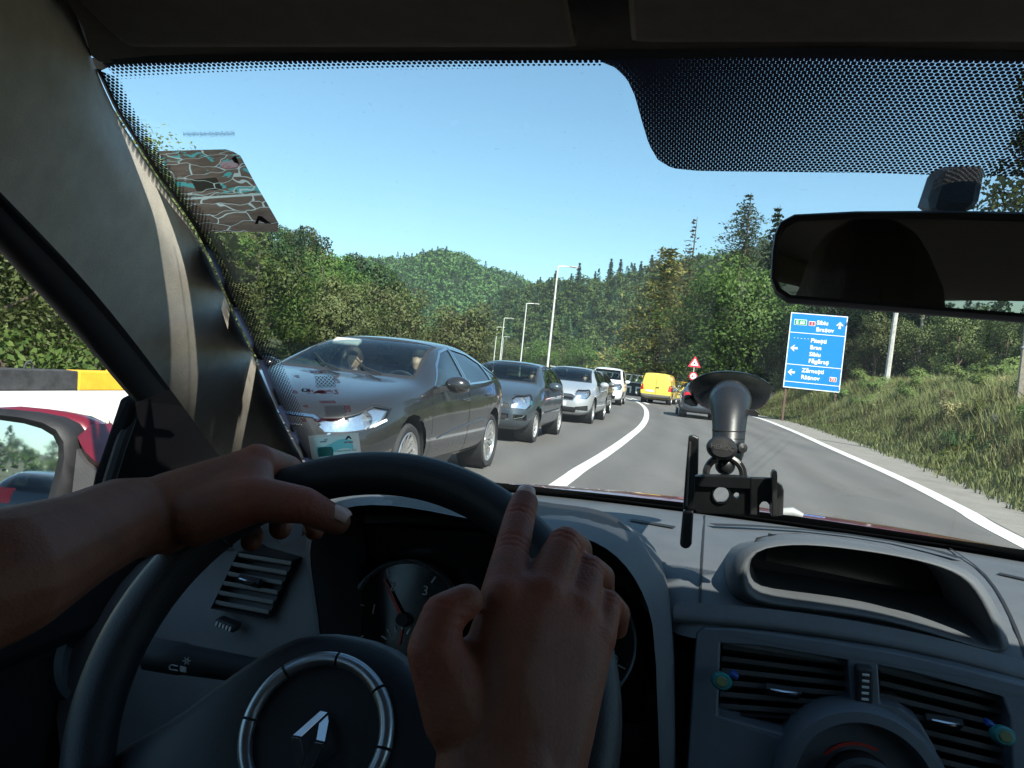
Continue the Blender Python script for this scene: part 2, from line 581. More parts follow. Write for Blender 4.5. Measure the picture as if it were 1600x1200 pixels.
# hills: each a ridge with its own height line, falling towards the valley and away behind
t = NT('forest_floor')
n = t.noise(t.coord('Object'), .05, 6., .7)
t.set(Base_Color=t.ramp(n, [(.3, (.02, .03, .012)), (.7, (.045, .06, .022))]), Roughness=1.)
HILLMAT = t.m
def az(px, py):
    d = ray(px, py)
    return math.atan2(d.x, d.y), d.z / math.hypot(d.x, d.y)
class Hill:
    def __init__(s, name, ridge, r0, r1, treeh, jag=0.):
        a, e = zip(*[az(*p) for p in ridge])
        s.a, s.h, s.r0, s.r1 = np.array(a), np.maximum(np.array(e) * r1 + CAM_H - treeh, .5), r0, r1
        A = np.linspace(s.a[0], s.a[-1], 60)
        T = list(np.linspace(0, 1, 16)) + [1.12, 1.3, 1.6]
        rows = [[s.point(a_, t_) for a_ in A] for t_ in T]
        s.o = struct(MB().grid(rows).build(name, HILLMAT, angle=180))
    def point(s, a, t):
        h = np.interp(a, s.a, s.h)
        r = s.r0 + (s.r1 - s.r0) * t
        k = t * t * (3 - 2 * t) if t <= 1 else max(0, 1 - (t - 1) * 1.2)
        k = .45 * t + .55 * k if t <= 1 else k
        w = .03 * math.sin(a * 37 + t * 9) + .02 * math.sin(a * 83 - t * 17)
        return (r * math.sin(a), r * math.cos(a), h * max(0, k + w * t * (t < 1.0)) - .5 * (t < .05))
HILL_FAR = Hill('far_hill', [(180, 470), (330, 430), (480, 410), (560, 402), (600, 408), (640, 399), (668, 391), (690, 385), (712, 392), (760, 414), (800, 432), (840, 446), (900, 470), (1000, 520)], 400, 760, 7)
HILL_RIGHT = Hill('right_hill', [(700, 520), (760, 480), (800, 452), (840, 440), (870, 436), (905, 433), (960, 428), (1000, 424), (1060, 405), (1150, 385), (1300, 360), (1700, 330)], 285, 480, 9)
HILL_LEFT = Hill('left_hill', [(-300, 130), (0, 160), (220, 225), (330, 300), (420, 345), (470, 358), (510, 380), (545, 420), (580, 470), (620, 520), (680, 562)], 52, 135, 11)

class BackHill(Hill):
    def __init__(s, name, az0, az1, prof, r0, r1):
        s.a, s.h, s.r0, s.r1 = np.linspace(az0, az1, len(prof)), np.array(prof, float), r0, r1
        rows = [[s.point(a_, t_) for a_ in np.linspace(az0, az1, 40)] for t_ in list(np.linspace(0, 1, 10)) + [1.15, 1.4]]
        struct(MB().grid(rows).build(name, HILLMAT, angle=180))
HILL_BACK = BackHill('hill_behind', R(150), R(275), [10, 10, 9, 13, 22, 46, 66, 80, 80, 70], 260, 560)
# ------------------------------------------------------------------ plants
def diamonds(c, nrm, size, aspect=.55, rng=rng, droop=0.):
    """leaf-shaped faces at points c, facing about nrm"""
    n = len(c)
    nrm = nrm / (np.linalg.norm(nrm, axis=1, keepdims=True) + 1e-9)
    r = rng.normal(size=(n, 3))
    r[:, 2] -= droop
    t = r - nrm * np.sum(r * nrm, axis=1, keepdims=True)
    t /= np.linalg.norm(t, axis=1, keepdims=True) + 1e-9
    b = np.cross(nrm, t)
    L = (size * rng.uniform(.65, 1.35, n))[:, None] / 2
    W = L * aspect
    fold = nrm * L * rng.uniform(-.25, .35, (n, 1))
    v = np.stack([c - t * L, c - b * W + fold, c + t * L, c + b * W + fold], 1).reshape(-1, 3)
    diamonds.nrm = np.repeat(nrm, 4, axis=0)
    return v
def massed(nr, p, c, sc, k=.8):
    """leaf normals leaning towards the outside of the crown they belong to"""
    o = (p - np.array(c)) / np.array(sc)
    o /= np.linalg.norm(o, axis=1, keepdims=True) + 1e-6
    n = nr / (np.linalg.norm(nr, axis=1, keepdims=True) + 1e-9) * (1 - k) + o * k
    n /= np.linalg.norm(n, axis=1, keepdims=True) + 1e-9
    return np.repeat(n, 4, axis=0)
def quads_of(v):
    return np.arange(len(v)).reshape(-1, 4)
def crown_points(n, rx, rz, z0, lobes, seed, shell=.75, flat=1.):
    """points gathered in lobes over an uneven egg-shaped crown, with gaps between the lobes"""
    g = np.random.default_rng(seed)
    d = g.normal(size=(lobes, 3))
    d /= np.linalg.norm(d, axis=1, keepdims=True)
    rad = g.uniform(.35, .92, lobes)[:, None]
    lc_ = d * rad * np.array([rx, rx, rz])
    lc_[:, 2] += z0
    lr = g.uniform(.24, .44, lobes) * rx
    k = g.integers(0, lobes, n)
    u = g.normal(size=(n, 3))
    u /= np.linalg.norm(u, axis=1, keepdims=True)
    rr = (shell + (1 - shell) * g.random(n) ** .5) * g.uniform(.75, 1.1, n)
    off = u * (lr[k] * rr)[:, None]
    off[:, 2] *= .75 * flat
    p = lc_[k] + off
    nrm = u + .5 * g.normal(size=(n, 3))
    nrm[:, 2] += .35
    return p, nrm
BARK = mat('bark', (.085, .065, .045), .9, 0, .4, 6., .8, 14., bdist=.03)
BARK_PALE = mat('pale_bark', (.46, .44, .40), .8, 0, .35, 9., .4, 20.)
LEAF_DEC = leaf_mat('leaves_green', ((0.0447, 0.0878, 0.0191), (0.0878, 0.1563, 0.0351), (0.1595, 0.2312, 0.0559)))
LEAF_OLIVE = leaf_mat('leaves_olive', ((.055, .078, .026), (.12, .145, .05), (.22, .235, .095)))
LEAF_DARK = leaf_mat('leaves_dark', ((0.0225, 0.051, 0.018), (0.045, 0.09, 0.027), (0.0825, 0.132, 0.039)))
LEAF_SPRUCE = leaf_mat('needles_spruce', ((0.018, 0.039, 0.021), (0.039, 0.075, 0.036), (0.075, 0.12, 0.051)), .15)
LEAF_LARCH = leaf_mat('needles_larch', ((0.078, 0.0858, 0.0281), (0.1638, 0.1529, 0.0499), (0.2964, 0.234, 0.078)), .25)
LEAF_FAR = leaf_mat('forest_leaves', ((0.0458, 0.0973, 0.0283), (0.0874, 0.1687, 0.0424), (0.156, 0.2423, 0.0636)), .25)
LEAF_FARC = leaf_mat('forest_needles', ((0.027, 0.0702, 0.0344), (0.0495, 0.1053, 0.0459), (0.09, 0.1544, 0.0574)), .15)
LEAF_WEED = leaf_mat('weed_leaves', ((.12, .17, .05), (.20, .275, .085), (.31, .36, .13)), .5)
DRY = leaf_mat('dry_stalks', ((.24, .20, .10), (.32, .275, .14), (.42, .37, .22)), .35)
GRASSM = leaf_mat('grass_blades', ((.19, .215, .085), (.33, .35, .145), (.50, .47, .27)), .5)

def trunk_mb(h, r, lean=(0, 0), limbs=6, crown_r=3., z0=.35, seed=0):
    g = np.random.default_rng(seed)
    b = MB()
    path = [Vector((lean[0] * t * t + .06 * h * .1 * math.sin(t * 5 + seed), lean[1] * t * t, h * t)) for t in np.linspace(0, 1, 7)]
    b.tube(path, [r * (1.25 if i == 0 else 1) * (1 - .8 * i / 6) for i in range(7)], 8)
    for k in range(limbs):
        t = z0 + (1 - z0) * .8 * (k + .5) / limbs
        p = Vector((lean[0] * t * t, lean[1] * t * t, h * t))
        a = k * 2.4 + g.uniform(-.4, .4)
        L = crown_r * g.uniform(.5, .85)
        q = [p, p + Vector((math.cos(a) * L * .5, math.sin(a) * L * .5, L * .3)), p + Vector((math.cos(a) * L, math.sin(a) * L, L * .75))]
        b.tube(q, [r * .4 * (1 - t * .5), r * .25, r * .06], 6)
    return b
def leafy_tree(name, label, h, rx, n, leaf, m, seed, low=.25, lobes=26, bark=BARK, group=None, cat='tree'):
    root = empty(name, label, cat, group=group)
    cz = h * (low + (1 - low) / 2)
    rz = h * (1 - low) / 2
    p, nr = crown_points(n, rx, rz, cz, lobes, seed)
    p[:, 2] = np.maximum(p[:, 2], .15)
    v = diamonds(p, nr, leaf, rng=np.random.default_rng(seed))
    fastmesh('crown', v, quads_of(v), m, root, normals=massed(nr, p, (0, 0, cz), (rx, rx, rz), .5))
    trunk_mb(h * .85, h * .022 + .03, (0, 0), 7, rx, low * .8, seed).build('trunk', bark, root)
    return root
def needle_tree(name, label, h, rx, whorls, m, seed, leaf=.4, low=.08, droop=.35, sparse=0., per=9, group=None, bark=BARK, taper=.9):
    root = empty(name, label, 'tree', group=group)
    g = np.random.default_rng(seed)
    C, NR = [], []
    b = MB()
    path = [Vector((.02 * h * math.sin(t * 3 + seed), 0, h * t)) for t in np.linspace(0, 1, 6)]
    b.tube(path, [(h * .016 + .02) * (1 - .93 * i / 5) for i in range(6)], 7)
    for w in range(whorls):
        t = low + (1 - low) * (w + g.uniform(-.2, .2)) / whorls
        Rw = rx * max(.05, (1 - t) ** taper + .03) * g.uniform(.8, 1.15)
        nb = int(g.integers(4, 7))
        for k in range(nb):
            if g.random() < sparse:
                continue
            a = 2 * math.pi * (k + g.uniform(-.3, .3)) / nb + w
            L = Rw * g.uniform(.65, 1.15)
            m_ = max(3, int(per * L / rx + 2))
            s = np.linspace(.12, 1, m_)
            x, y = np.cos(a) * L * s, np.sin(a) * L * s
            z = h * t + L * (.18 * s - droop * s ** 2)
            pts = np.stack([x, y, z], 1)
            for q in range(3):
                o = g.normal(size=(m_, 3)) * np.array([.12, .12, .08]) * max(L, .4) * .8
                C.append(pts + o)
                nn = np.tile(np.array([-.2 * math.cos(a), -.2 * math.sin(a), 1.]), (m_, 1)) + .45 * g.normal(size=(m_, 3))
                NR.append(nn)
            if L > .6:
                b.tube([Vector((0, 0, h * t)), Vector((x[-1] * .55, y[-1] * .55, z[m_ // 2])), Vector((x[-1], y[-1], z[-1]))], [.02 + .006 * L, .012 + .003 * L, .006], 4, caps=False)
    C, NR = np.concatenate(C), np.concatenate(NR)
    v = diamonds(C, NR, leaf, .42, np.random.default_rng(seed), .5)
    fastmesh('crown', v, quads_of(v), m, root, normals=diamonds.nrm)
    b.build('trunk', bark, root)
    return root
def shrub(name, label, h, rx, n, leaf, m, seed, group=None, cat='shrub', lobes=14):
    root = empty(name, label, cat, group=group)
    p, nr = crown_points(n, rx, h * .52, h * .5, lobes, seed, .55)
    p[:, 2] = np.maximum(np.abs(p[:, 2]), .04)
    v = diamonds(p, nr, leaf, rng=np.random.default_rng(seed))
    fastmesh('foliage', v, quads_of(v), m, root, normals=massed(nr, p, (0, 0, h * .3), (rx, rx, h * .6), .6))
    b = MB()
    g = np.random.default_rng(seed)
    for k in range(6):
        a = g.uniform(0, 6.28)
        b.tube([(0, 0, 0), (.3 * rx * math.cos(a), .3 * rx * math.sin(a), h * .4), (.6 * rx * math.cos(a), .6 * rx * math.sin(a), h * .8)], [.03, .02, .008], 5)
    b.build('stem', BARK, root)
    return root
def place(root, x, y, z=None, s=1., rz=None, sz=None, first=None):
    root.location = (x, y, float(height(x, y)) if z is None else z)
    root.rotation_euler = (0, 0, random.uniform(0, 6.28) if rz is None else rz)
    root.scale = (s, s, sz or s)
    return root
def pxpos(px, dist, py=None):
    """ground position at horizontal distance dist in the direction of pixel column px (at the horizon)"""
    d = ray(px, 576 + .105 * (px - 800) if py is None else py)
    k = dist / math.hypot(d.x, d.y)
    return d.x * k, d.y * k

# ---- the trees on the right of the road
larch = needle_tree('larch_tree', 'ragged yellowish brown larch with bare lower branches right of the yellow van', 15.8, 7.2, 40, LEAF_LARCH, 11, .5, .10, .26, .10, 18, group=None, taper=.62)
place(larch, *pxpos(1024, 86), s=1., rz=1.)
p_ = pxpos(1056, 92)
bare = needle_tree('larch_tree', 'thin half bare larch spire standing behind the brownish larch', 20.0, 3.0, 32, LEAF_LARCH, 5, .36, .35, .22, .52, 7)
place(bare, *p_, rz=.3)
tall = needle_tree('larch_tree', 'tall pale green larch with pointed top behind the round green tree', 21.6, 8.0, 54, leaf_mat('needles_pale', ((.035, .055, .03), (.075, .10, .05), (.12, .15, .075)), .25), 21, .40, .12, .30, .06, 20, taper=.8)
place(tall, *pxpos(1136, 88), rz=2.)
spr = needle_tree('spruce_tree', 'dark spruce with its top showing just left of the inner mirror', 17.0, 3.6, 38, LEAF_SPRUCE, 31, .5, .05, .4, .05, 11)
place(spr, *pxpos(1184, 72), rz=.5)
big = leafy_tree('deciduous_tree', 'big round green deciduous tree left of the blue road sign', 12.6, 5.6, 16000, .29, LEAF_DEC, 41, .03, 54)
place(big, *pxpos(1133, 66), rz=0.)
mid = leafy_tree('deciduous_tree', 'small pale olive tree crowded between the larch and the round green tree', 9.5, 3.2, 3500, .4, LEAF_OLIVE, 42, .05, 26)
place(mid, *pxpos(1078, 80), rz=0.)
# dark wood behind the sign and the bank
proto_a = leafy_tree('deciduous_tree', 'dark leafy tree in the wood behind the right bank', 9., 3.6, 8000, .21, LEAF_DARK, 51, .08, 30, group='trees of the wood behind the right bank')
proto_b = needle_tree('spruce_tree', 'dark spruce in the wood behind the right bank', 13., 3.2, 30, LEAF_SPRUCE, 52, .38, .05, .4, .05, 11, group='spruces of the wood behind the right bank')
proto_c = leafy_tree('deciduous_tree', 'olive leafy tree at the edge of the wood behind the right bank', 7.5, 3.0, 7500, .18, LEAF_OLIVE, 53, .06, 28, group='olive trees at the edge of the right wood')
wood = [(1215, 66, 'a', 1.0), (1262, 62, 'b', .95), (1292, 58, 'a', 1.), (1330, 60, 'b', .9), (1362, 56, 'a', 1.), (1402, 56, 'b', .85), (1440, 55, 'a', 1.), (1482, 54, 'b', .8),
        (1512, 52, 'c', 1.), (1550, 51, 'a', 1.), (1592, 50, 'b', .75), (1645, 49, 'a', 1.), (1705, 48, 'c', 1.2), (1240, 74, 'a', 1.2),
        (1312, 68, 'a', 1.25), (1375, 66, 'b', 1.0), (1442, 64, 'a', 1.2), (1512, 62, 'b', .95), (1572, 60, 'a', 1.2), (1650, 58, 'b', .9), (1485, 47, 'c', .62), (1420, 50, 'c', .6), (1360, 50, 'c', .6), (1320, 52, 'c', .5), (1560, 44, 'c', .6), (1620, 42, 'c', .7)]
where = ['just left of the blue road sign', 'behind the top left corner of the road sign', 'behind the middle of the road sign', 'behind the right edge of the road sign', 'between the road sign and the white pole', 'behind the white pole',
         'just right of the white pole', 'right of the white pole under the mirror', 'behind the bank midway to the wooden post', 'a little left of the wooden post', 'behind the wooden post', 'right of the wooden post', 'at the far right edge of the view',
         'deep behind the left edge of the road sign', 'deep in the wood behind the road sign', 'deep in the wood left of the white pole', 'deep in the wood right of the white pole', 'deep in the wood midway to the wooden post', 'deep in the wood left of the wooden post', 'deep in the wood at the right edge',
         'low on the bank top right of the white pole', 'low on the bank top at the foot of the white pole', 'low on the bank top left of the white pole', 'low on the bank top beside the road sign', 'low on the bank top left of the wooden post', 'low on the bank top behind the wooden post']
kinds = dict(a='dark leafy tree', b='dark spruce', c='olive leafy tree')
used = set()
for i, (px, dd, k, s) in enumerate(wood):
    pr = dict(a=proto_a, b=proto_b, c=proto_c)[k]
    o = pr if k not in used else copy_tree(pr)
    used.add(k)
    x, y = pxpos(px, dd)
    o['label'] = kinds[k] + ' ' + where[i]
    place(o, x, y, s=s * random.uniform(.93, 1.07), rz=i * 1.7)
top = leafy_tree('deciduous_tree', 'tall tree whose leafy tip shows above the inner mirror at the right edge', 15.5, 3.4, 4200, .3, LEAF_DEC, 61, .3, 30)
place(top, *pxpos(1618, 49), s=1.22, rz=0)

# ---- left hillside, right-hand side of the far valley
lp = [leafy_tree('deciduous_tree', 'green leafy tree on the steep hillside at left', 11., 4.2, 6500, .33, LEAF_DEC, 71, .02, 30, group='leafy trees on the left hillside'),
      leafy_tree('deciduous_tree', 'dark green leafy tree on the steep hillside at left', 12., 4., 6500, .33, LEAF_DARK, 72, .02, 30, group='dark leafy trees on the left hillside'),
      leafy_tree('deciduous_tree', 'olive coloured leafy tree on the steep hillside at left', 9.5, 4.2, 6500, .31, LEAF_OLIVE, 73, .02, 30, group='olive trees on the left hillside'),
      needle_tree('spruce_tree', 'dark conifer on the steep hillside at left', 14., 3.4, 34, LEAF_SPRUCE, 74, .42, .05, .38, .05, 9, group='conifers on the left hillside')]
usedl = set()
g = np.random.default_rng(3)
cnt = 0
for i in range(400):
    a = g.uniform(az(60, 500)[0], az(640, 555)[0])
    tt = g.uniform(.02, 1.05)
    if g.random() > .25 + .75 * tt:
        continue
    x, y, z = HILL_LEFT.point(a, tt)
    k = int(g.choice(4, p=[.50, .32, .15, .03])) if tt > .3 else int(g.choice(4, p=[.55, .14, .30, .01]))
    o = lp[k] if k not in usedl else copy_tree(lp[k])
    usedl.add(k)
    place(o, x, y, z - .3, s=g.uniform(.7, 1.2) * (.72 + .28 * tt), rz=g.uniform(0, 6.28))
    cnt += 1
    if cnt >= 125:
        break
# willows along the valley floor, beyond the queue of cars
wl = leafy_tree('willow_tree', 'pale olive willow bush in the valley behind the street lamps', 6., 3.3, 5000, .25, LEAF_OLIVE, 81, .0, 24, group='willows in the valley behind the lamps')
w2 = leafy_tree('willow_tree', 'green willow bush in the valley behind the street lamps', 6.5, 3.4, 5000, .25, LEAF_DEC, 82, .0, 24, group='green willows in the valley behind the lamps')
first = [True, True]
for i in range(90):
    px = g.uniform(400, 1010)
    dd = g.uniform(62, 150) if px < 735 else g.uniform(215, 290)
    x, y = pxpos(px, dd)
    k = int(g.random() < .45)
    o = (wl, w2)[k] if first[k] else copy_tree((wl, w2)[k])
    first[k] = False
    place(o, x, y, -.2, s=g.uniform(.65, 1.05) * (1 if px < 735 else 1.75), rz=g.uniform(0, 6.28))
# scrub behind the concrete barrier, seen through the side window
sw = leafy_tree('willow_tree', 'silvery olive willow behind the concrete barrier in the side window', 6., 3., 14000, .105, LEAF_OLIVE, 91, .0, 44, group='willows behind the concrete barrier')
for i, (px, dd, s) in enumerate([(40, 20, 1.05), (-60, 18, .95), (120, 19, .95), (210, 22, 1.05), (300, 25, .8), (-120, 27, 1.3), (90, 29, 1.35), (250, 34, 1.2), (-260, 24, 1.1), (-520, 26, 1.)]):
    o = sw if i == 0 else copy_tree(sw)
    x, y = pxpos(px, dd)
    place(o, x, y, float(height(x, y)) - .1, s=s, rz=i * 1.3)

# ---- far woods: nobody could count these trees
def forest(name, hill, n, hgt, wid, leaves, leaf, conif, seed, a0, a1):
    g = np.random.default_rng(seed)
    L1, L2, N1, N2 = [], [], [], []
    protos = []
    for k in range(4):
        p, nr = crown_points(leaves, .5, .5, .5, 9, seed + k, .7)
        protos.append((p, nr))
    for k in range(3):
        z = g.random(leaves) ** 1.3
        a = g.uniform(0, 6.28, leaves)
        r = (1 - z) * .42 * g.uniform(.55, 1.1, leaves) + .02
        p = np.stack([r * np.cos(a), r * np.sin(a), z], 1)
        protos.append((p, np.stack([np.cos(a) * .6, np.sin(a) * .6, np.full(leaves, .8)], 1)))
    for i in range(n):
        a, tt = g.uniform(a0, a1), g.uniform(.0, 1.03)
        b = hill.point(a, tt)
        is_c = g.random() < conif * (.5 + tt * .8)
        p, nr = protos[4 + g.integers(0, 3)] if is_c else protos[g.integers(0, 4)]
        s = g.uniform(.65, 1.15)
        hh, ww = hgt * s * (1.3 if is_c else 1.), wid * s * (.8 if is_c else 1.1)
        rot = g.uniform(0, 6.28)
        cr_, sr_ = math.cos(rot), math.sin(rot)
        q = np.stack([(p[:, 0] * cr_ - p[:, 1] * sr_) * ww, (p[:, 0] * sr_ + p[:, 1] * cr_) * ww, p[:, 2] * hh - .5], 1) + np.array(b)
        (L2 if is_c else L1).append(diamonds(q, nr, leaf * s, .7, g))
        (N2 if is_c else N1).append(massed(nr, q, np.array(b) + np.array([0, 0, hh * .4]), (ww, ww, hh), .6))
    for nm, L, m, Nn in (('leafy_' + name, L1, LEAF_FAR, N1), ('conifer_' + name, L2, LEAF_FARC, N2)):
        if L:
            v = np.concatenate(L)
            o = fastmesh(nm, v, quads_of(v), m, normals=np.concatenate(Nn))
            o['kind'] = 'stuff'
            o['label'] = 'far %s forest covering the hillside' % ('leafy' if 'leafy' in nm else 'conifer')
forest('far_forest', HILL_FAR, 3600, 8., 9.5, 110, 1.5, .08, 101, az(380, 540)[0], az(960, 590)[0])
forest('valley_forest', HILL_RIGHT, 2100, 10., 9.5, 260, 1.05, .05, 102, az(715, 570)[0], az(1330, 630)[0])
forest('back_forest', HILL_BACK, 900, 10., 9., 90, 1.8, .2, 103, R(150), R(275))
# spruces that stand out against the sky on the right-hand ridge
rs = needle_tree('spruce_tree', 'dark spruce standing out on the skyline of the wooded ridge', 17., 3.4, 20, LEAF_SPRUCE, 111, 1.3, .1, .4, .0, 6, group='spruces on the skyline of the ridge')
for i, (px, s) in enumerate([(845, .7), (868, .85), (893, .7), (904, 1.05), (953, 1.1), (968, 1.05), (990, .85), (1000, .9), (1016, 1.), (1028, .8), (930, .7), (820, .6), (1045, .9)]):
    o = rs if i == 0 else copy_tree(rs)
    a = az(px, 430)[0]
    place(o, *HILL_RIGHT.point(a, 1.0), s=s, rz=i)

# ---- grass and weeds on the right bank
def blades(x, y, z, n, hgt, spread, width, g, lean=.35):
    """n blades round every point"""
    m = len(x)
    bx = np.repeat(x, n) + g.normal(0, 1, m * n) * np.repeat(spread, n)
    by = np.repeat(y, n) + g.normal(0, 1, m * n) * np.repeat(spread, n)
    bz = height(bx, by) if z is None else np.repeat(z, n)
    H = np.repeat(hgt, n) * g.uniform(.5, 1.2, m * n)
    a = g.uniform(2.6, 5.3, m * n)
    lx, ly = np.cos(a), np.sin(a)
    k = lean * H * g.uniform(.2, 1.4, m * n)
    w = width * g.uniform(.6, 1.4, m * n)
    b = np.stack([bx, by, bz], 1)
    side = np.stack([-ly, lx, np.zeros_like(lx)], 1) * w[:, None]
    mid_ = b + np.stack([lx * k * .35, ly * k * .35, H * .6], 1)
    tip = b + np.stack([lx * k, ly * k, H], 1)
    nn = np.stack([.35 * lx, .35 * ly, np.ones_like(lx)], 1) + .25 * g.normal(size=(m * n, 3))
    nn /= np.linalg.norm(nn, axis=1, keepdims=True)
    blades.nrm = np.repeat(nn, 5, axis=0)
    k = np.where(g.random(m * n) < .5, 1., -1.)[:, None]
    tip = tip + side * k * 3 + np.stack([ly, -lx, np.zeros_like(lx)], 1) * k * (H * .18)[:, None]
    return np.stack([b + side, b - side, mid_ - side * .8, tip, mid_ + side * .8], 1).reshape(-1, 3)
def five(v):
    return np.arange(len(v)).reshape(-1, 5)
g = np.random.default_rng(17)
def bank_pts(n, y0, y1, d0, d1, p=1.):
    y = y0 + (y1 - y0) * g.random(n) ** p
    d = g.uniform(d0, d1, n)
    return xs(y) + d, y, d
x, y, d = bank_pts(17000, 6, 66, .1, 9, 1.5)
hg = .18 + .66 * np.clip(d / 2.5, 0, 1) * (.6 + .4 * np.sin(x * 1.7 + y * .9))
v = blades(x, y, None, 9, np.maximum(hg, .1), np.full(len(x), .16), .006 + .0003 * y.mean(), g)
o = fastmesh('bank_grass', v, five(v), GRASSM, normals=blades.nrm)
tag(o, 'tall green and yellow grass growing over the right bank', None, None, 'stuff')
x, y, d = bank_pts(1800, 8, 66, .9, 8.5, 1.3)
v = blades(x, y, None, 7, np.full(len(x), .85), np.full(len(x), .12), .006, g, .25)
o = fastmesh('dry_grass', v, five(v), DRY, normals=blades.nrm)
tag(o, 'dry straw coloured grass stalks scattered over the right bank', None, None, 'stuff')
# low leafy ground cover
x, y, d = bank_pts(34000, 6, 64, .35, 8.5, 1.4)
clump = np.sin(x * 1.9 + 1.) * np.sin(y * 1.1) + .5 * np.sin(x * 4.1 + y * 2.7)
keep = clump > .0
x, y, d = x[keep], y[keep], d[keep]
hz = height(x, y) + g.random(len(x)) * (.12 + .45 * np.clip(d / 2.5, 0, 1)) * np.clip(.6 + clump[keep], .3, 1.3)
nr = g.normal(size=(len(x), 3)) * .7
nr[:, 2] += 1
v = diamonds(np.stack([x, y, hz], 1), nr, .13, .6, g)
o = fastmesh('weed_leaves', v, quads_of(v), LEAF_WEED, normals=diamonds.nrm)
tag(o, 'low green weeds covering the right bank', None, None, 'stuff')
# verge by the barrier and beyond the far barrier
y = g.uniform(2, 20, 900)
x = xl(y) - g.uniform(.15, .75, 900)
v = blades(x, y, np.full(900, -.02), 8, np.full(900, .17), np.full(900, .08), .005, g, .5)
o = fastmesh('verge_grass', v, five(v), DRY, normals=blades.nrm)
tag(o, 'dry yellow grass along the foot of the concrete barrier', None, None, 'stuff')
x, y = g.uniform(-30, 40, 5000), g.uniform(74, 120, 5000)
v = blades(x, y, np.full(5000, -.05), 7, np.full(5000, .55), np.full(5000, .3), .03, g, .4)
o = fastmesh('meadow_grass', v, five(v), GRASSM, normals=blades.nrm)
tag(o, 'meadow grass beyond the far barrier', None, None, 'stuff')
# shrubs and tall weeds one can tell apart on the bank
sh = shrub('shrub', 'bushy green shrub on the right bank', 1.25, .95, 2200, .11, LEAF_WEED, 121, 'green shrubs on the right bank')
sd = shrub('shrub', 'dark green shrub low on the right bank near the road', .85, .8, 1600, .09, LEAF_DARK, 122, 'dark shrubs on the right bank')
sb = shrub('shrub', 'brownish withered shrub on the right bank', 1.1, .7, 1300, .09, DRY, 123, 'withered shrubs on the right bank')
spots = [(12.2, 3.2, 'g', .8), (14.5, 5.2, 'b', 1.), (15.5, 2.6, 'g', .7), (17.2, 1.6, 'd', .7), (18.6, 4.2, 'b', .8), (20.5, 1.6, 'd', .7), (22, 4.6, 'g', .9), (24, 2.4, 'b', .8), (26.5, 4.2, 'b', 1.), (29, 5.5, 'g', 1.1), (31.5, 3.0, 'g', .7),
         (35, 4.5, 'b', 1.), (39, 3.6, 'g', .9), (44, 4.2, 'g', 1.), (17.6, 7.2, 'b', 1.2), (20.5, 8.2, 'g', 1.5), (25, 7.8, 'g', 1.4), (31, 8.4, 'd', 1.5), (37.5, 8., 'd', 1.6), (10.2, 2.8, 'b', .8), (11.6, 1.7, 'd', .7), (44.5, 7, 'd', 1.7), (51, 5, 'g', 1.4), (55, 4, 'g', 1.3), (11., 3.8, 'g', .6), (12.9, 2.2, 'g', .6), (13.6, 4.2, 'g', .75), (15.8, 3.9, 'g', .7), (16.4, 5.4, 'g', .9), (18., 2.7, 'g', .65), (19.2, 5.8, 'g', .9), (20., 3.2, 'g', .7), (21.6, 2.4, 'g', .6), (23., 6., 'g', 1.), (24.6, 3.6, 'g', .8), (26., 1.8, 'g', .6), (27.6, 3.3, 'b', .8), (30.4, 4.4, 'g', .9), (33., 3.6, 'g', .8), (36., 2.4, 'g', .7), (38., 5.4, 'g', 1.), (41.5, 2.6, 'g', .8), (47., 3., 'g', .9), (34., 6.2, 'b', 1.2), (28., 7., 'b', 1.2)]
us = set()
for i, (yy, dd, k, s) in enumerate(spots):
    pr = dict(g=sh, d=sd, b=sb)[k]
    o = pr if k not in us else copy_tree(pr)
    us.add(k)
    xx = float(xs(yy)) + dd
    place(o, xx, yy, float(height(xx, yy)) - .05, s=s, rz=i * 2.1)
gp = shrub('weed_plant', 'bright green leafy weeds peeping over the top of the barrier', 1.3, 1.2, 1800, .1, LEAF_DEC, 131, None, 'plant')
x, y = pxpos(85, 12.3)
place(gp, x, y, -.2, rz=0)

# ---- thin summer haze
hb_ = MB().box((0, 320, 99.), (2600, 2300, 222.))
ho_ = hb_.build('haze', bpy.data.materials.new('haze_air'), None, smooth=False)
hm = ho_.data.materials[0]
hm.use_nodes = True
hm.node_tree.nodes.remove(hm.node_tree.nodes['Principled BSDF'])
pv = hm.node_tree.nodes.new('ShaderNodeVolumePrincipled')
pv.inputs['Color'].default_value = (.72, .88, 1., 1)
pv.inputs['Density'].default_value = .00014
hm.node_tree.links.new(pv.outputs[0], hm.node_tree.nodes['Material Output'].inputs['Volume'])
tag(ho_, 'thin pale summer haze over the valley', None, None, 'stuff')
# ------------------------------------------------------------------ street furniture
WHITEPAINT = mat('white_masonry_paint', (.80, .79, .76), .85, 0, .08, 2., .4, 40.)
BLACKPAINT = mat('black_masonry_paint', (.045, .045, .047), .75, 0, .5, 7., .5, 30.)
YELLOWPAINT = mat('yellow_masonry_paint', (.80, .46, .03), .7, 0, .12, 6., .5, 30.)
GALV = mat('pale_galvanised_steel', (.62, .62, .60), .5, .25, .12, 5.)
GREYMETAL = mat('grey_steel', (.3, .31, .32), .5, .6, .2, 5.)
WOODGREY = mat('weathered_wood', (.24, .21, .17), .9, 0, .3, 12., .6, 40.)
CONCRETE = mat('concrete', (.50, .48, .44), .9, 0, .2, 5., .5, 30.)
def barrier_line(y):
    return float(xl(y)) - .62
q = min((Vector((barrier_line(y_), y_, .69)) for y_ in np.linspace(8, 16, 400)), key=lambda p: abs(800 + FPX * ((p - ORIGIN).dot(Rc) / (p - ORIGIN).dot(Fv)) - 112))
joint_y = q.y
UL = 2.6
ends = [joint_y]
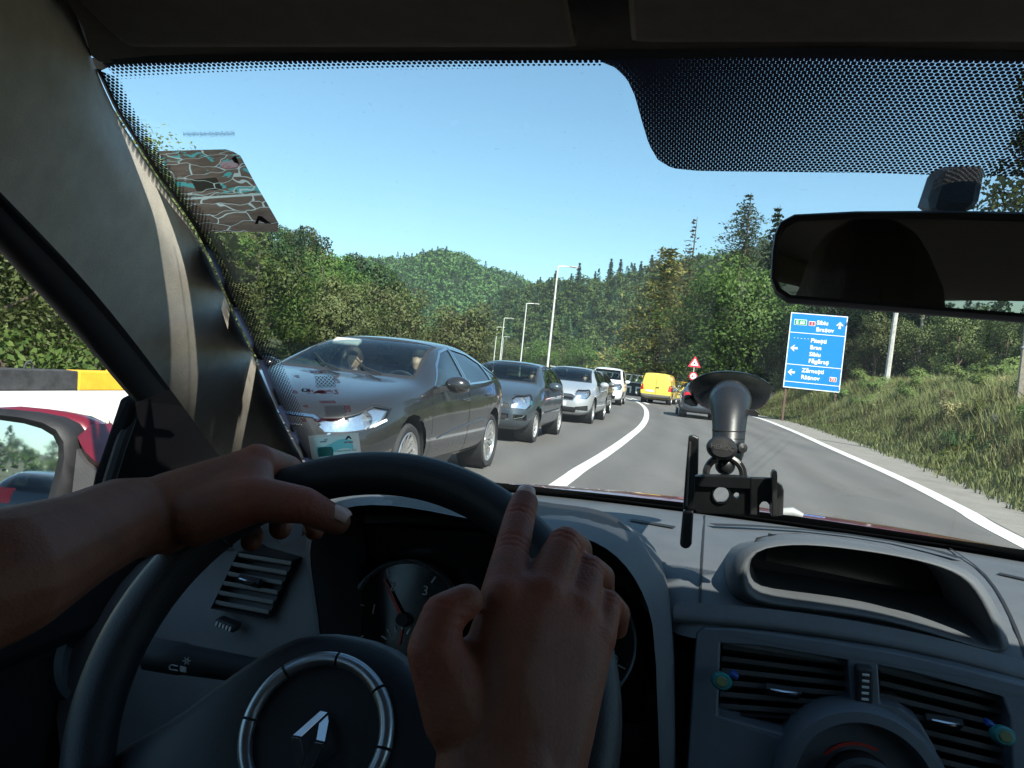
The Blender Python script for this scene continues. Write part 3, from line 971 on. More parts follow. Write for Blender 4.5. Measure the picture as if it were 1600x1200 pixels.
for sgn in (1, -1):
    y = joint_y
    for k in range(11 if sgn > 0 else 8):
        dx = (barrier_line(y + .5) - barrier_line(y - .5))
        y += sgn * UL / math.hypot(1, dx)
        ends.append(y)
ends = sorted(ends)
j0 = ends.index(joint_y)
for i in range(len(ends) - 1):
    y0, y1 = ends[i], ends[i + 1]
    p0, p1 = Vector((barrier_line(y0), y0, 0)), Vector((barrier_line(y1), y1, 0))
    d = (p1 - p0).normalized()
    L = (p1 - p0).length
    yellow = (i - j0) % 2 == 0
    root = empty('concrete_barrier', '', 'barrier', p0, math.atan2(d.y, d.x), 'concrete barrier blocks along the left kerb')
    if i == j0:
        root['label'] = 'concrete barrier block with yellow top band and lifting loop, in the side window'
    elif i == j0 - 1:
        root['label'] = 'concrete barrier block with black top band, left of the yellow one'
    elif yellow:
        root['label'] = 'white concrete barrier block with yellow top band, further along the row'
    else:
        root['label'] = 'white concrete barrier block with black top band, further along the row'
    a, e = .012, L - .012
    sec = [(-.19, -.05), (-.17, .12), (-.115, .46), (.115, .46), (.17, .12), (.19, -.05)]
    MB().prism([(a, s_, z_) for s_, z_ in sec], (e - a, 0, 0)).build('barrier_body', WHITEPAINT, root, smooth=False, bevel=.012)
    sec = [(-.118, .463), (-.105, .69), (.105, .69), (.118, .463)]
    MB().prism([(a, s_, z_) for s_, z_ in sec], (e - a, 0, 0)).build('top_band', YELLOWPAINT if yellow else BLACKPAINT, root, smooth=False, bevel=.012)
    for xx in (.62, L - .62):
        MB().tube([(xx + .06 * math.cos(t), 0, .685 + .085 * math.sin(t)) for t in np.linspace(0, math.pi, 9)], .012, 7).build('lifting_loop', YELLOWPAINT if yellow else BLACKPAINT, root)
# barrier that closes the road ahead, black with white squares and a slatted top
root = empty('road_barrier', 'black barrier with white squares and slatted top between the vans', 'barrier', (3.2, 71., 0), R(4))
MB().box((5, 0, .55), (10, .3, 1.15)).build('barrier_body', BLACKPAINT, root, bevel=.02)
MB().box((5, 0, 1.16), (10, .36, .07)).build('ledge', WHITEPAINT, root, bevel=.01)
sq = None
for k in range(9):
    b = MB()
    for (dx, dz, w_, h_) in ((-.28, .5, .14, .62), (.28, .5, .14, .62), (0, .74, .42, .14)):
        b.box((.6 + 1.08 * k + dx, -.165, dz), (w_, .04, h_))
    b.build('white_square', WHITEPAINT, root, bevel=.008)
for k in range(17):
    MB().box((.35 + .58 * k, 0, 1.5), (.14, .05, .62), Matrix.Rotation(R(18), 3, 'Y')).build('slat', GALV, root)
MB().box((5, 0, 1.84), (10, .08, .06)).build('top_rail', GALV, root)
p_ = pxpos(1050, 74)
root = empty('railing', 'yellow steel railing right of the yellow van', 'railing', (p_[0], p_[1], .3), R(-4))
MB().cyl((0, 0, 1.33), (4.6, 0, 1.33), .05).build('top_rail', YELLOWPAINT, root)
MB().cyl((0, 0, .35), (4.6, 0, .35), .035).build('bottom_rail', YELLOWPAINT, root)
for k in range(24):
    MB().cyl((.1 + .19 * k, 0, -.4 if k % 6 == 0 else .35), (.1 + .19 * k, 0, 1.33), .02, n=6).build('baluster', YELLOWPAINT, root)

# street lamps down the left side
lamps = [(872, 416, 1.0), (823, 474, 0), (788, 497, 0), (777, 511, 0), (787, 526, 0), (822, 543, 0), (880, 560, 0)]
LH = 8.5
words = ['tallest and nearest street lamp behind the queue of cars', 'second tallest street lamp, left of the nearest one', 'street lamp with level arm above the roof of the dark hatchback',
         'leftmost street lamp of the row', 'small street lamp tucked close right of a taller one', 'small street lamp between the second and the nearest lamp', 'tiny farthest street lamp right of the nearest pole']
lamp0 = None
for (px, py, _), wd in zip(lamps, words):
    d = ray(px, py)
    k = (LH - CAM_H) / d.z
    if lamp0 is None:
        lamp0 = empty('street_lamp', wd, 'street lamp', group='street lamps along the road')
        MB().cyl((0, 0, -.6), (0, 0, LH), .095, .055, 10).build('pole', GALV, lamp0)
        MB().cyl((0, 0, -.6), (0, 0, .9), .13, .13, 10).build('base', GALV, lamp0)
        MB().tube(spline([(0, 0, LH - .02), (.25, 0, LH + .03), (.8, 0, LH + .06), (1.0, 0, LH + .07)], 4), .035, 8).build('arm', GALV, lamp0)
        b = MB()
        b.grid([[(.75 + .75 * u, .13 * math.sin(math.pi * (u * .86 + .1)) * math.cos(t), LH + .085 + .055 * math.sin(t) * math.sin(math.pi * (u * .9 + .08))) for t in np.linspace(0, 2 * math.pi, 11)[:-1]] for u in np.linspace(0, 1, 7)], True)
        hd = b.build('lamp_head', GALV, lamp0)
        MB().box((1.15, 0, LH + .03), (.42, .15, .03)).build('lens', mat('lamp_lens', (.7, .7, .66), .2), hd, bevel=.01)
        o = lamp0
    else:
        o = copy_tree(lamp0)
        o['label'] = wd
    P = ORIGIN + d * k
    o.location = (P.x, P.y, 0)
    o.rotation_euler = (0, 0, R(8))

# big direction sign
SB = mat('sign_blue', (.0, .20, .62), .45, 0, .03)
SW = mat('sign_white', (.82, .82, .82), .5, 0, .03)
SG = mat('sign_green', (.0, .30, .13), .45, 0, .03)
SR = mat('sign_red', (.62, .03, .05), .45, 0, .03)
depth = 42.
TL, TR_, BL = at(1237, 488, depth), at(1320, 495.5, depth), at(1223, 605, depth)
Wd = (TR_ - TL).length
Ht = (BL - TL).length
cx = (TR_ + BL) / 2
facing = math.atan2(cx.x, cx.y)
M = Matrix.Translation((BL.x, BL.y, BL.z)) @ Matrix.Rotation(-facing * .75, 4, 'Z') @ Matrix.Rotation(R(90), 4, 'X')   # local x right, y up, z to the viewer
root = empty('road_sign', 'large blue direction sign with white town names on the right bank', 'road sign', M=M)
MB().box((Wd / 2, Ht / 2, -.03), (Wd, Ht, .05)).build('panel', SB, root, smooth=False, bevel=.02)
bw = .045
b = MB()
zt = .004
for (x0, y0, x1, y1) in ((0.01, Ht - bw - .01, Wd - .01, Ht - .01), (.01, .01, Wd - .01, .01 + bw), (.01, .01 + bw, .01 + bw, Ht - bw - .01), (Wd - bw - .01, .01 + bw, Wd - .01, Ht - bw - .01)):
    b.box(((x0 + x1) / 2, (y0 + y1) / 2, zt), (x1 - x0, y1 - y0, .012))
b.build('border', SW, root, smooth=False)
fy = lambda t: Ht * (1 - t)             # share of the height from the top
for t_ in (.263, .685, .915):
    MB().box((Wd / 2, fy(t_), zt), (Wd - 2 * bw - .03, .035, .012)).build('divider', SW, root, smooth=False)
def sign_text(s, tx, ty, size=.30, m=SW, bold=.008, align='LEFT'):
    text_mesh('lettering', s, size, m, root, Matrix.Translation((tx * Wd, fy(ty) , .003)), .003, bold, align)
sign_text('Sibiu', .47, .135)
sign_text('Bra\u0219ov', .47, .225)
sign_text('Pite\u0219ti', .40, .375)
sign_text('Bran', .40, .465)
sign_text('Sibiu', .40, .555)
sign_text('F\u0103g\u0103ra\u0219', .40, .645)
sign_text('Z\u0103rne\u0219ti', .30, .775)
sign_text('R\u00e2\u0219nov', .30, .865)
def arrow(x, y, s, ang):
    pts = [(0, .5), (.45, .02), (.45, -.12), (.15, .08), (.15, -.5), (-.15, -.5), (-.15, .08), (-.45, -.12), (-.45, .02)]
    c_, s_ = math.cos(ang), math.sin(ang)
    MB().prism([(x + s * (u * c_ - v * s_), y + s * (u * s_ + v * c_), .001) for u, v in pts], (0, 0, .008)).build('arrow', SW, root, smooth=False)
arrow(.875 * Wd, fy(.125), .36, 0)
arrow(.12 * Wd, fy(.47), .36, R(90))
arrow(.12 * Wd, fy(.79), .36, R(90))
for k in range(5):
    MB().box((.11 * Wd + .17 * k, fy(.335), zt), (.06, .025, .01)).build('dash', SW, root, smooth=False)
def badge(x, y, w, h, m, txt, size):
    o = MB().box((x, y, .004), (w, h, .012)).build('badge', SW, root, smooth=False, bevel=.005)
    MB().box((x, y, .009), (w - .05, h - .05, .012)).build('badge_field', m, o, smooth=False)
    text_mesh('badge_lettering', txt, size, SW, o, Matrix.Translation((x, y - size * .36, .0165)), .002, .006, 'CENTER')
badge(.185 * Wd, fy(.125), .62, .30, SG, 'E 60', .24)
badge(.39 * Wd, fy(.13), .32, .24, SR, '1', .21)
badge(.86 * Wd, fy(.835), .34, .24, SR, '73', .2)
for xx in (.06, .94):
    MB().box((Wd * xx, (Ht - 1.8) / 2 - .3, -.10), (.11, Ht + 2.1, .08)).build('post', mat('brown_post', (.12, .07, .05), .7), root, bevel=.01)
# warning triangle with a round sign under it, beyond the car ahead
x, y = pxpos(1081, 58)
root = empty('warning_sign', 'red bordered white warning triangle above a round sign on a thin pole', 'road sign', (x, y, 0))
dz = lambda py: CAM_H + (605.5 - py) / FPX * 57.5
MB().cyl((0, 0, -.3), (0, 0, dz(558)), .035, n=8).build('pole', GALV, root)
s_, zb = .46, dz(574)
tri = lambda s, z, yy: [(-s, yy, z), (s, yy, z), (0, yy, z + 1.732 * s)]
MB().prism(tri(s_, zb, -.05), (0, .015, 0)).build('triangle_plate', SR, root, smooth=False)
MB().prism(tri(s_ * .62, zb + .11, -.058), (0, .006, 0)).build('triangle_field', SW, root, smooth=False)
MB().prism([(-.07, -.064, zb + .2), (.07, -.064, zb + .2), (.05, -.064, zb + .3), (0, -.064, zb + .37), (-.05, -.064, zb + .3)], (0, .005, 0)).build('pictogram', BLACKPAINT, root, smooth=False)
Mr = Matrix.Translation((0, -.05, dz(588))) @ Matrix.Rotation(R(90), 4, 'X')
MB().lathe([(0, 0), (.30, 0), (.30, .012), (0, .012)], Mr, 24).build('round_plate', SR, root, smooth=False)
MB().lathe([(0, .013), (.21, .013), (.21, .018), (0, .018)], Mr, 24).build('round_field', SW, root, smooth=False)
MB().box((-.07, -.075, dz(588)), (.12, .006, .12)).build('pictogram', SR, root, smooth=False)

# poles
x, y = pxpos(1380, 43)
root = empty('utility_pole', 'leaning white concrete pole rising from the right bank behind the mirror', 'pole', (x, y, float(height(x, y)) - .2))
MB().tube([(0, 0, 0), (.06, 0, 3), (.14, 0, 6.2)], [.14, .125, .11], 8).build('pole', mat('whitewash', (.44, .42, .39), .9, 0, .25, 4.), root)
MB().box((.14, 0, 6.1), (1.0, .1, .1)).build('crossarm', CONCRETE, root, bevel=.01)
P = at(1447, 455, 46)
root = empty('utility_pole', 'wooden power line pole hidden behind the inner mirror, carrying wires', 'pole', (P.x, P.y, 0))
MB().cyl((0, 0, 0), (0, 0, P.z + .2), .14, .1, 9).build('pole', WOODGREY, root)
MB().box((0, 0, P.z), (1.9, .12, .12)).build('crossarm', WOODGREY, root, bevel=.01)
ins = mat('insulator', (.35, .2, .12), .3)
for k, (px, py) in enumerate([(1559, 277), (1581, 275), (1601, 285), (1616, 290)]):
    a = Vector((P.x - .8 + .53 * k, P.y, P.z + .12))
    MB().cyl(a - Vector((0, 0, .06)), a + Vector((0, 0, .08)), .05, n=8).build('insulator', ins, root).matrix_parent_inverse = Matrix.Translation((-P.x, -P.y, 0))
    e = at(px, py, 17)
    e = a + (e - a) * 2.2
    pts = [a.lerp(e, t_) - Vector((0, 0, .5 * math.sin(math.pi * t_))) * .3 for t_ in np.linspace(0, 1, 12)]
    tag(MB().tube(pts, .0035, 5).build('power_line', mat('cable_grey', (.12, .12, .13), .6) if k == 0 else bpy.data.materials['cable_grey'], None),
        'thin overhead wire descending behind the inner mirror at top right', 'wire', 'overhead wires at top right')
P = at(1590, 655, 20)
root = empty('wooden_post', 'grey square post with a plank at its foot on the right bank', 'post', (P.x, P.y, P.z - .1), R(-20))
MB().box((0, 0, 2.4), (.17, .15, 5.2)).build('post', WOODGREY, root, bevel=.012)
MB().box((.25, -.14, .02), (1.7, .06, .3)).build('plank', mat('dark_plank', (.10, .10, .105), .85, 0, .3, 10.), root, bevel=.01)
MB().box((.05, -.02, -.4), (.5, .5, .55)).build('footing', CONCRETE, root, bevel=.03)
MB().box((0, 0, 1.9), (.2, .18, .05)).build('strap', GREYMETAL, root)
# ------------------------------------------------------------------ cars
def pchip(xp, yp):
    xp, yp = np.array(xp, float), np.array(yp, float)
    o = np.argsort(xp)
    xp, yp = xp[o], yp[o]
    h = np.diff(xp)
    dl = np.diff(yp) / h
    m = np.zeros(len(xp))
    m[0], m[-1] = dl[0], dl[-1]
    for i in range(1, len(xp) - 1):
        if dl[i - 1] * dl[i] > 0:
            w1, w2 = 2 * h[i] + h[i - 1], h[i] + 2 * h[i - 1]
            m[i] = (w1 + w2) / (w1 / dl[i - 1] + w2 / dl[i])
    def f(x):
        x = float(min(max(x, xp[0]), xp[-1]))
        i = int(min(max(np.searchsorted(xp, x) - 1, 0), len(xp) - 2))
        t = (x - xp[i]) / h[i]
        return ((1 + 2 * t) * (1 - t) ** 2 * yp[i] + t * (1 - t) ** 2 * h[i] * m[i] + t * t * (3 - 2 * t) * yp[i + 1] + t * t * (t - 1) * h[i] * m[i + 1])
    return f
TYRE = mat('tyre_rubber', (.028, .028, .03), .85, 0, .25, 20., .3, 60.)
ALLOY = mat('alloy_silver', (.62, .61, .60), .28, .85, .08, 8.)
HUBCAP = mat('hubcap_grey', (.42, .42, .42), .45, .4, .15, 8.)
TRIMBLACK = mat('black_plastic', (.022, .022, .024), .55, 0, .2, 20., .2, 80.)
CHROME = mat('chrome', (.75, .76, .78), .12, 1., .04, 5.)
CARGLASS = glass_mat('car_window_glass', (.50, .60, .58), 1.6)
DARKGLASS = glass_mat('tinted_window_glass', (.16, .20, .21), 1.8)
SCREENGLASS = glass_mat('car_windscreen_glass', (.66, .78, .76), 1.3)
LENS = glass_mat('headlamp_lens', (.92, .94, .96), 1.5)
REFLECTOR = mat('headlamp_reflector', (.80, .82, .85), .16, .9, .1, 30., .3, 25.)
TAILRED = mat('tail_lamp_red', (.50, .012, .015), .15, 0, .15, 30., coat=1.)
AMBER = mat('amber_lamp', (.7, .22, .02), .2, coat=1.)
CABIN = mat('cabin_dark_cloth', (.035, .035, .038), .9, 0, .3, 20., .3, 60.)
CABINPALE = mat('cabin_pale_lining', (.42, .40, .37), .9, 0, .15, 10.)
NUMBERPLATE = mat('number_plate', (.75, .75, .73), .4)
SKIN_FAR = mat('skin', (.52, .30, .21), .5, 0, .12, 8.)
def inside(p, poly):
    c, n = False, len(poly)
    for i in range(n):
        (x1, y1), (x2, y2) = poly[i], poly[(i + 1) % n]
        if (y1 > p[1]) != (y2 > p[1]) and p[0] < (x2 - x1) * (p[1] - y1) / (y2 - y1) + x1:
            c = not c
    return c
def grow(poly, d):
    """outline moved outwards by d"""
    n = len(poly)
    area = sum(poly[i][0] * poly[(i + 1) % n][1] - poly[(i + 1) % n][0] * poly[i][1] for i in range(n))
    sg = 1 if area > 0 else -1
    out = []
    for i in range(n):
        p0, p1, p2 = Vector(poly[i - 1]), Vector(poly[i]), Vector(poly[(i + 1) % n])
        e1, e2 = (p1 - p0).normalized(), (p2 - p1).normalized()
        n1, n2 = Vector((e1.y, -e1.x)) * sg, Vector((e2.y, -e2.x)) * sg
        b = n1 + n2
        k = d / max(.35, 1 + n1.dot(n2)) if b.length > 1e-6 else d
        out.append(tuple(p1 + b * k))
    return out
def cut(bm, poly, ax, filt):
    """score the outline (seen along one axis) into the skin; give back the faces inside it"""
    u, v = ax
    lo = (min(p[0] for p in poly) - .01, min(p[1] for p in poly) - .01)
    hi = (max(p[0] for p in poly) + .01, max(p[1] for p in poly) + .01)
    def near(f):
        if not filt(f):
            return False
        cu, cv = [w.co[u] for w in f.verts], [w.co[v] for w in f.verts]
        return max(cu) > lo[0] and min(cu) < hi[0] and max(cv) > lo[1] and min(cv) < hi[1]
    n = len(poly)
    for i in range(n):
        p, q = poly[i], poly[(i + 1) % n]
        fs = [f for f in bm.faces if near(f)]
        geom = set(fs)
        for f in fs:
            geom.update(f.edges)
            geom.update(f.verts)
        co, no = Vector((0, 0, 0)), Vector((0, 0, 0))
        co[u], co[v] = p
        no[u], no[v] = q[1] - p[1], -(q[0] - p[0])
        bmesh.ops.bisect_plane(bm, geom=list(geom), dist=1e-5, plane_co=co, plane_no=no.normalized())
    res = []
    for f in bm.faces:
        if near(f):
            c = f.calc_center_median()
            if inside((c[u], c[v]), poly):
                res.append(f)
    return res
def make_wheel(parent, x, y, r, width, spokes, rim_m, rim_r=.72, twin=True):
    s = 1 if y > 0 else -1
    w = bpy.data.objects.new('wheel', None)
    COL.objects.link(w)
    w.parent = parent
    w.location = (x, y, r)
    M = Matrix.Rotation(R(-90) * s, 4, 'X')                        # lathe axis points outwards
    h = width / 2
    rr = r * rim_r
    MB().lathe([(rr, -h), (r * .93, -h), (r * .985, -h * .7), (r, -h * .3), (r, h * .3), (r * .985, h * .7), (r * .93, h * .98), (rr * 1.08, h), (rr, h * .9), (rr, -h)], M, 36).build('tyre', TYRE, w)
    b = MB()
    b.lathe([(rr * 1.0, h * .92), (rr * .97, h * .98), (rr * .93, h * .85), (rr * .90, h * .2), (rr * .9, -h * .5)], M, 36)
    b.lathe([(.0, h * .55), (rr * .17, h * .55), (rr * .2, h * .4), (rr * .2, 0)], M, 20)
    for k in range(spokes):
        a = 2 * math.pi * k / spokes
        for da in ((-.35, .35) if twin else (0,)):
            aa = a + da / spokes * 2.4
            wd = rr * (.055 if twin else 1.25 / spokes)
            pts = []
            for (rad, z_, wm) in ((.16, .48, .7), (.5, .62, .8), (.95, .82, 1.15)):
                c_, s_ = math.cos(aa), math.sin(aa)
                for sd in (-1, 1):
                    for dz_ in (0, -.018):
                        pts.append(M @ Vector((rr * rad * c_ - s_ * wd * wm * sd, rr * rad * s_ + c_ * wd * wm * sd, h * z_ + dz_)))
            o = []
            for i in (0, 4):
                o += [(i, i + 2, i + 6, i + 4), (i + 1, i + 5, i + 7, i + 3), (i, i + 4, i + 5, i + 1), (i + 2, i + 3, i + 7, i + 6)]
            b.add(pts, o)
    b.build('rim', rim_m, w)
    MB().lathe([(0, -h * .3), (rr * .86, -h * .3), (rr * .86, -h * .5), (0, -h * .5)], M, 20).build('brake_disc', TRIMBLACK, w)
    return w
def make_person(name, label, loc, rz, shirt, hair, arms=(), s=1., group=None):
    """seated upper body: one skin for head, neck, trunk and arms; shirt and hair over it"""
    root_bm = bmesh.new()
    H = lambda *sp: hull_obj(root_bm, sp, 10, 6)
    H(((0, 0, .60), .085), ((.012, 0, .68), .083), ((.02, 0, .55), .055))             # head
    H(((.075, 0, .54), .03), ((.05, 0, .60), .06))                                     # jaw
    H(((.104, 0, .595), .013), ((.095, 0, .63), .01))                                  # nose
    H(((-.005, .083, .60), .018), ((-.005, -.083, .60), .018))
    H(((-.01, 0, .38), .055), ((.0, 0, .54), .05))                                     # neck
    H(((-.02, .15, .36), .06), ((-.02, -.15, .36), .06), ((0, .12, .15), .10), ((0, -.12, .15), .10))
    H(((0, .12, .15), .10), ((0, -.12, .15), .10), ((0, .11, -.1), .11), ((0, -.11, -.1), .11))
    for arm in arms:
        for (p, r1), (q, r2) in zip(arm[:-1], arm[1:]):
            H((p, r1), (q, r2))
        p = Vector(arm[-1][0])
        d = (p - Vector(arm[-2][0])).normalized()
        side = d.cross(Vector((0, 0, 1))).normalized()
        for k, ln in enumerate((.075, .085, .08, .065)):
            b0 = p + d * .05 + side * (.027 - .018 * k)
            H((p, .026), (b0, .012))
            H((b0, .011), (b0 + d * ln * .5 + Vector((0, 0, .006)), .010))
            H((b0 + d * ln * .5 + Vector((0, 0, .006)), .010), (b0 + d * ln * .75 - Vector((0, 0, .025)), .008))
        H((p + side * .02, .016), (p + side * .055 + d * .03, .011))
    me = remeshed(root_bm, .012, 3)
    me.materials.append(SKIN_FAR)
    for p in me.polygons:
        p.use_smooth = True
    o = bpy.data.objects.new('person', me)
    COL.objects.link(o)
    tag(o, label, 'person', group)
    hb = bmesh.new()
    hull_obj(hb, [((-.022, 0, .635), .100), ((.004, 0, .690), .094), ((-.04, 0, .56), .080), ((-.03, .0, .50), .06)], 12, 8)
    me = remeshed(hb, .012, 2)
    me.materials.append(hair)
    ho = bpy.data.objects.new('hair', me)
    COL.objects.link(ho)
    ho.parent = o
    sb_ = bmesh.new()
    hull_obj(sb_, [((-.02, .155, .355), .07), ((-.02, -.155, .355), .07), ((0, .125, .15), .112), ((0, -.125, .15), .112)])
    hull_obj(sb_, [((0, .12, .15), .112), ((0, -.12, .15), .112), ((0, .11, -.1), .122), ((0, -.11, -.1), .122)])
    for arm in arms:
        a, b_ = Vector(arm[0][0]), Vector(arm[1][0])
        hull_obj(sb_, [(a, arm[0][1] + .014), (a.lerp(b_, .75), arm[1][1] + .016)])
    me = remeshed(sb_, .014, 3)
    me.materials.append(shirt)
    for p in me.polygons:
        p.use_smooth = True
    so = bpy.data.objects.new('shirt', me)
    COL.objects.link(so)
    so.parent = o
    o.scale = (s, s, s)
    return o
def make_car(sp, name, label, cat, paint, group=None):
    root = empty(name, label, cat, group=group)
    zt, zb, W, zbelt = (pchip(*zip(*sp[k])) for k in ('top', 'bot', 'wid', 'belt'))
    Hh, yr = sp['H'], sp['roof_w']
    X = sp['stations']
    rows = []
    for x in X:
        t_, b_, w_, bl = zt(x), zb(x), W(x), zbelt(x)
        g_ = min(1., max(0., (t_ - bl - .06) / (Hh - bl - .06)))
        g_ = g_ ** .7
        low = min(b_ + .3, (b_ + min(bl, t_)) / 2)
        sh = min(bl, t_ - .04)
        hood = [(w_ * .965, sh - .045), (w_ * .90, t_ - .022 - .03 * (1 - g_)), (w_ * .72, t_ - .012), (w_ * .40, t_ - .004), (0, t_)]
        top = min(t_, Hh)
        k_ = max(.25, min(1., (t_ - bl) / (Hh - bl)))
        ym = w_ * .93 + (yr * 1.06 - w_ * .93) * k_
        gh = [(w_ * .965, bl - .03), (w_ * .93, bl + .03), (ym, t_ - .115 * k_), (yr + (w_ * .8 - yr) * (1 - k_) - .03, t_ - .028), (0, t_)]
        half = [(0, b_), (w_ * .72, b_), (w_ * .955, b_ + .07), (w_, low), (w_ * sp.get('shoulder', 1.0), sh - .2 if sh - .2 > low + .05 else (low + sh) / 2)]
        half += [(h[0] * (1 - g_) + q_[0] * g_, h[1] * (1 - g_) + q_[1] * g_) for h, q_ in zip(hood, gh)]
        ring = [(x, y, z) for y, z in half] + [(x, -y, z) for y, z in half[-2:0:-1]]
        rows.append(ring)
    mb = MB().grid(rows, True)
    n = len(rows[0])
    mb.f.append(tuple(range(n)))
    mb.f.append(tuple((len(rows) - 1) * n + k for k in range(n))[::-1])
    tmp = mb.build('tmp', paint, None, angle=180, subsurf=sp.get('sub', 2))
    me = bpy.data.meshes.new_from_object(tmp.evaluated_get(bpy.context.evaluated_depsgraph_get()))
    old = tmp.data
    bpy.data.objects.remove(tmp)
    bpy.data.meshes.remove(old)
    bm = bmesh.new()
    bm.from_mesh(me)
    bpy.data.meshes.remove(me)
    bm.normal_update()
    tree = BVHTree.FromBMesh(bm)
    LY = bm.faces.layers.int.new('part')
    jobs = []                                              # (faces, part name, material, push along the normal, label)
    def take(poly, ax, filt, pname, m, push=0., trim=None, lab=None):
        def ok(f):
            return f.is_valid and filt(f)
        ring_f = []
        if trim:
            outer = cut(bm, grow(poly, trim[0]), ax, ok)
        inner = cut(bm, poly, ax, ok)
        if trim:
            ip = grow(poly, trim[0])
            ring_f = [f for f in bm.faces if ok(f) and f[LY] == 0 and inside((f.calc_center_median()[ax[0]], f.calc_center_median()[ax[1]]), ip) and f not in set(inner)]
        jid = len(jobs) + 1
        jobs.append((pname, m, push, lab))
        for f in inner:
            if f[LY] == 0:
                f[LY] = jid
        if trim:
            jobs.append((trim[1], trim[2], trim[3], None))
            for f in ring_f:
                f[LY] = jid + 1
    r, ax_f, ax_r = sp['r'], sp['axle_f'], sp['axle_r']
    for s in (1, -1):
        sidef = lambda f, s=s: f.calc_center_median().y * s > .38
        for axx in (ax_f, ax_r):
            ra = r * sp.get('arch', 1.18)
            poly = [(axx + ra * math.cos(a), r + .02 + ra * math.sin(a)) for a in np.linspace(0, 2 * math.pi, 21)[:-1]]
            cut_f = cut(bm, grow(poly, .035), (0, 2), sidef)
            inn = cut(bm, poly, (0, 2), sidef)
            lip = [f for f in bm.faces if sidef(f) and inside(tuple(f.calc_center_median()[i] for i in (0, 2)), grow(poly, .035)) and f not in set(inn)]
            bmesh.ops.delete(bm, geom=inn, context='FACES')
            if sp.get('arch_trim'):
                jobs.append(('arch_trim', TRIMBLACK, .004, None))
                for f in lip:
                    if f.is_valid and f[LY] == 0:
                        f[LY] = len(jobs)
        upf = lambda f, s=s: f.calc_center_median().y * s > .25 and abs(f.normal.y) > .3
        for (poly, m) in sp['side_windows']:
            take(poly, (0, 2), upf, 'side_window', m, -.008, (.02, 'window_trim', sp.get('window_trim', TRIMBLACK), .002))
        for poly in sp.get('pillars', ()):
            take(poly, (0, 2), upf, 'pillar_cover', TRIMBLACK, .001)
        for (poly, pname) in sp.get('panels', ()):
            take(poly, (0, 2), upf, pname, paint, 0., (.007, 'panel_gap', TRIMBLACK, -.006))
        for (poly, ax, pname, m, push) in sp.get('lamps', ()):
            pl = [(p[0] * (s if ax[0] == 1 else 1), p[1]) for p in poly]
            ff = (lambda f, s=s, sg=(1 if 'head' in pname or 'fog' in pname else -1), y0_=(.0 if ax[0] == 1 else .46 if 'head' in pname else .40): f.calc_center_median().x * sg > .5 and f.calc_center_median().y * s > y0_)
            take(pl, ax, ff, pname, m, push, (.008, 'lamp_seal', TRIMBLACK, -.004))
    for (poly, x0, x1, pname, m, push, trim) in sp.get('front_cuts', ()):
        fx = lambda f, x0=x0, x1=x1: x0 < f.calc_center_median().x < x1 and abs(f.normal.x) > .12
        take(poly, (1, 2), fx, pname, m, push, trim)
    # separate the parts
    bm.verts.index_update()
    bm.normal_update()
    by = {}
    for f in bm.faces:
        by.setdefault(f[LY], []).append(f)
    made = {}
    for jid, fs in by.items():
        pname, m, push, lab = ('body', paint, 0, None) if jid == 0 else jobs[jid - 1]
        idx, vs, fl, deep = {}, [], [], []
        for f in fs:
            q_ = []
            for v in f.verts:
                if v.index not in idx:
                    idx[v.index] = len(vs)
                    vs.append(v.co + v.normal * push)
                    deep.append(v.co - v.normal * .03)
                q_.append(idx[v.index])
            fl.append(tuple(q_))
        if pname == 'headlamp':
            bw_ = MB()
            bw_.v, bw_.f = [tuple(c) for c in deep], fl
            bw_.build('lamp_bowl', REFLECTOR, root, angle=180, fix=False)
        pb = MB()
        pb.v, pb.f = [tuple(v) for v in vs], fl
        o = pb.build(pname, m, root, angle=32, fix=False)
        made.setdefault(pname, []).append(o)
    bm.free()
    # under-body, wheel housings and wheels
    L0, L1 = sp['tail'], sp['nose']
    for axx in (ax_f, ax_r):
        for s in (1, -1):
            y1_, y0_ = s * (W(axx) - .03), s * (W(axx) - .34)
            M = Matrix.Translation((axx, y0_, r + .02)) @ Matrix.Rotation(R(-90) * s, 4, 'X')
            MB().lathe([(0, 0), (r * 1.17, 0), (r * 1.17, abs(y1_ - y0_))], M, 20).build('wheel_housing', TRIMBLACK, root)
            make_wheel(root, axx, s * (W(axx) - .03 - sp['tw'] / 2), r, sp['tw'], sp['spokes'], sp['rim'], sp.get('rim_r', .72), sp.get('twin', False))
    wi = W((ax_f + ax_r) / 2)
    MB().box(((L0 + L1) / 2, 0, .30), (L1 - L0 - .7, wi * 1.5, .16)).build('floor_pan', TRIMBLACK, root)
    # mirrors
    mx, mz = sp['mirror']
    for s in (1, -1):
        y_ = s * (W(mx) * .97)
        b = MB()
        b.grid([[(mx + .03 + .10 * math.cos(t) * math.sin(u) - .02, y_ + s * (.14 + .125 * math.cos(u) * 1.), mz + .085 * math.sin(t) * max(.25, math.sin(u))) for t in np.linspace(0, 2 * math.pi, 15)[:-1]] for u in np.linspace(.03, math.pi - .03, 11)], True)
        mo = b.build('door_mirror', sp.get('mirror_paint', paint), root)
        MB().prism([(mx + .02, y_ - s * .03, mz - .10), (mx + .02, y_ + s * .1, mz - .05), (mx + .02, y_ + s * .1, mz - .02), (mx + .02, y_ - s * .03, mz - .03)], (.05, 0, 0)).build('mirror_arm', TRIMBLACK, mo)
        MB().box((mx - .075, y_ + s * .14, mz), (.012, .19, .11)).build('mirror_glass', CHROME, mo, bevel=.004)
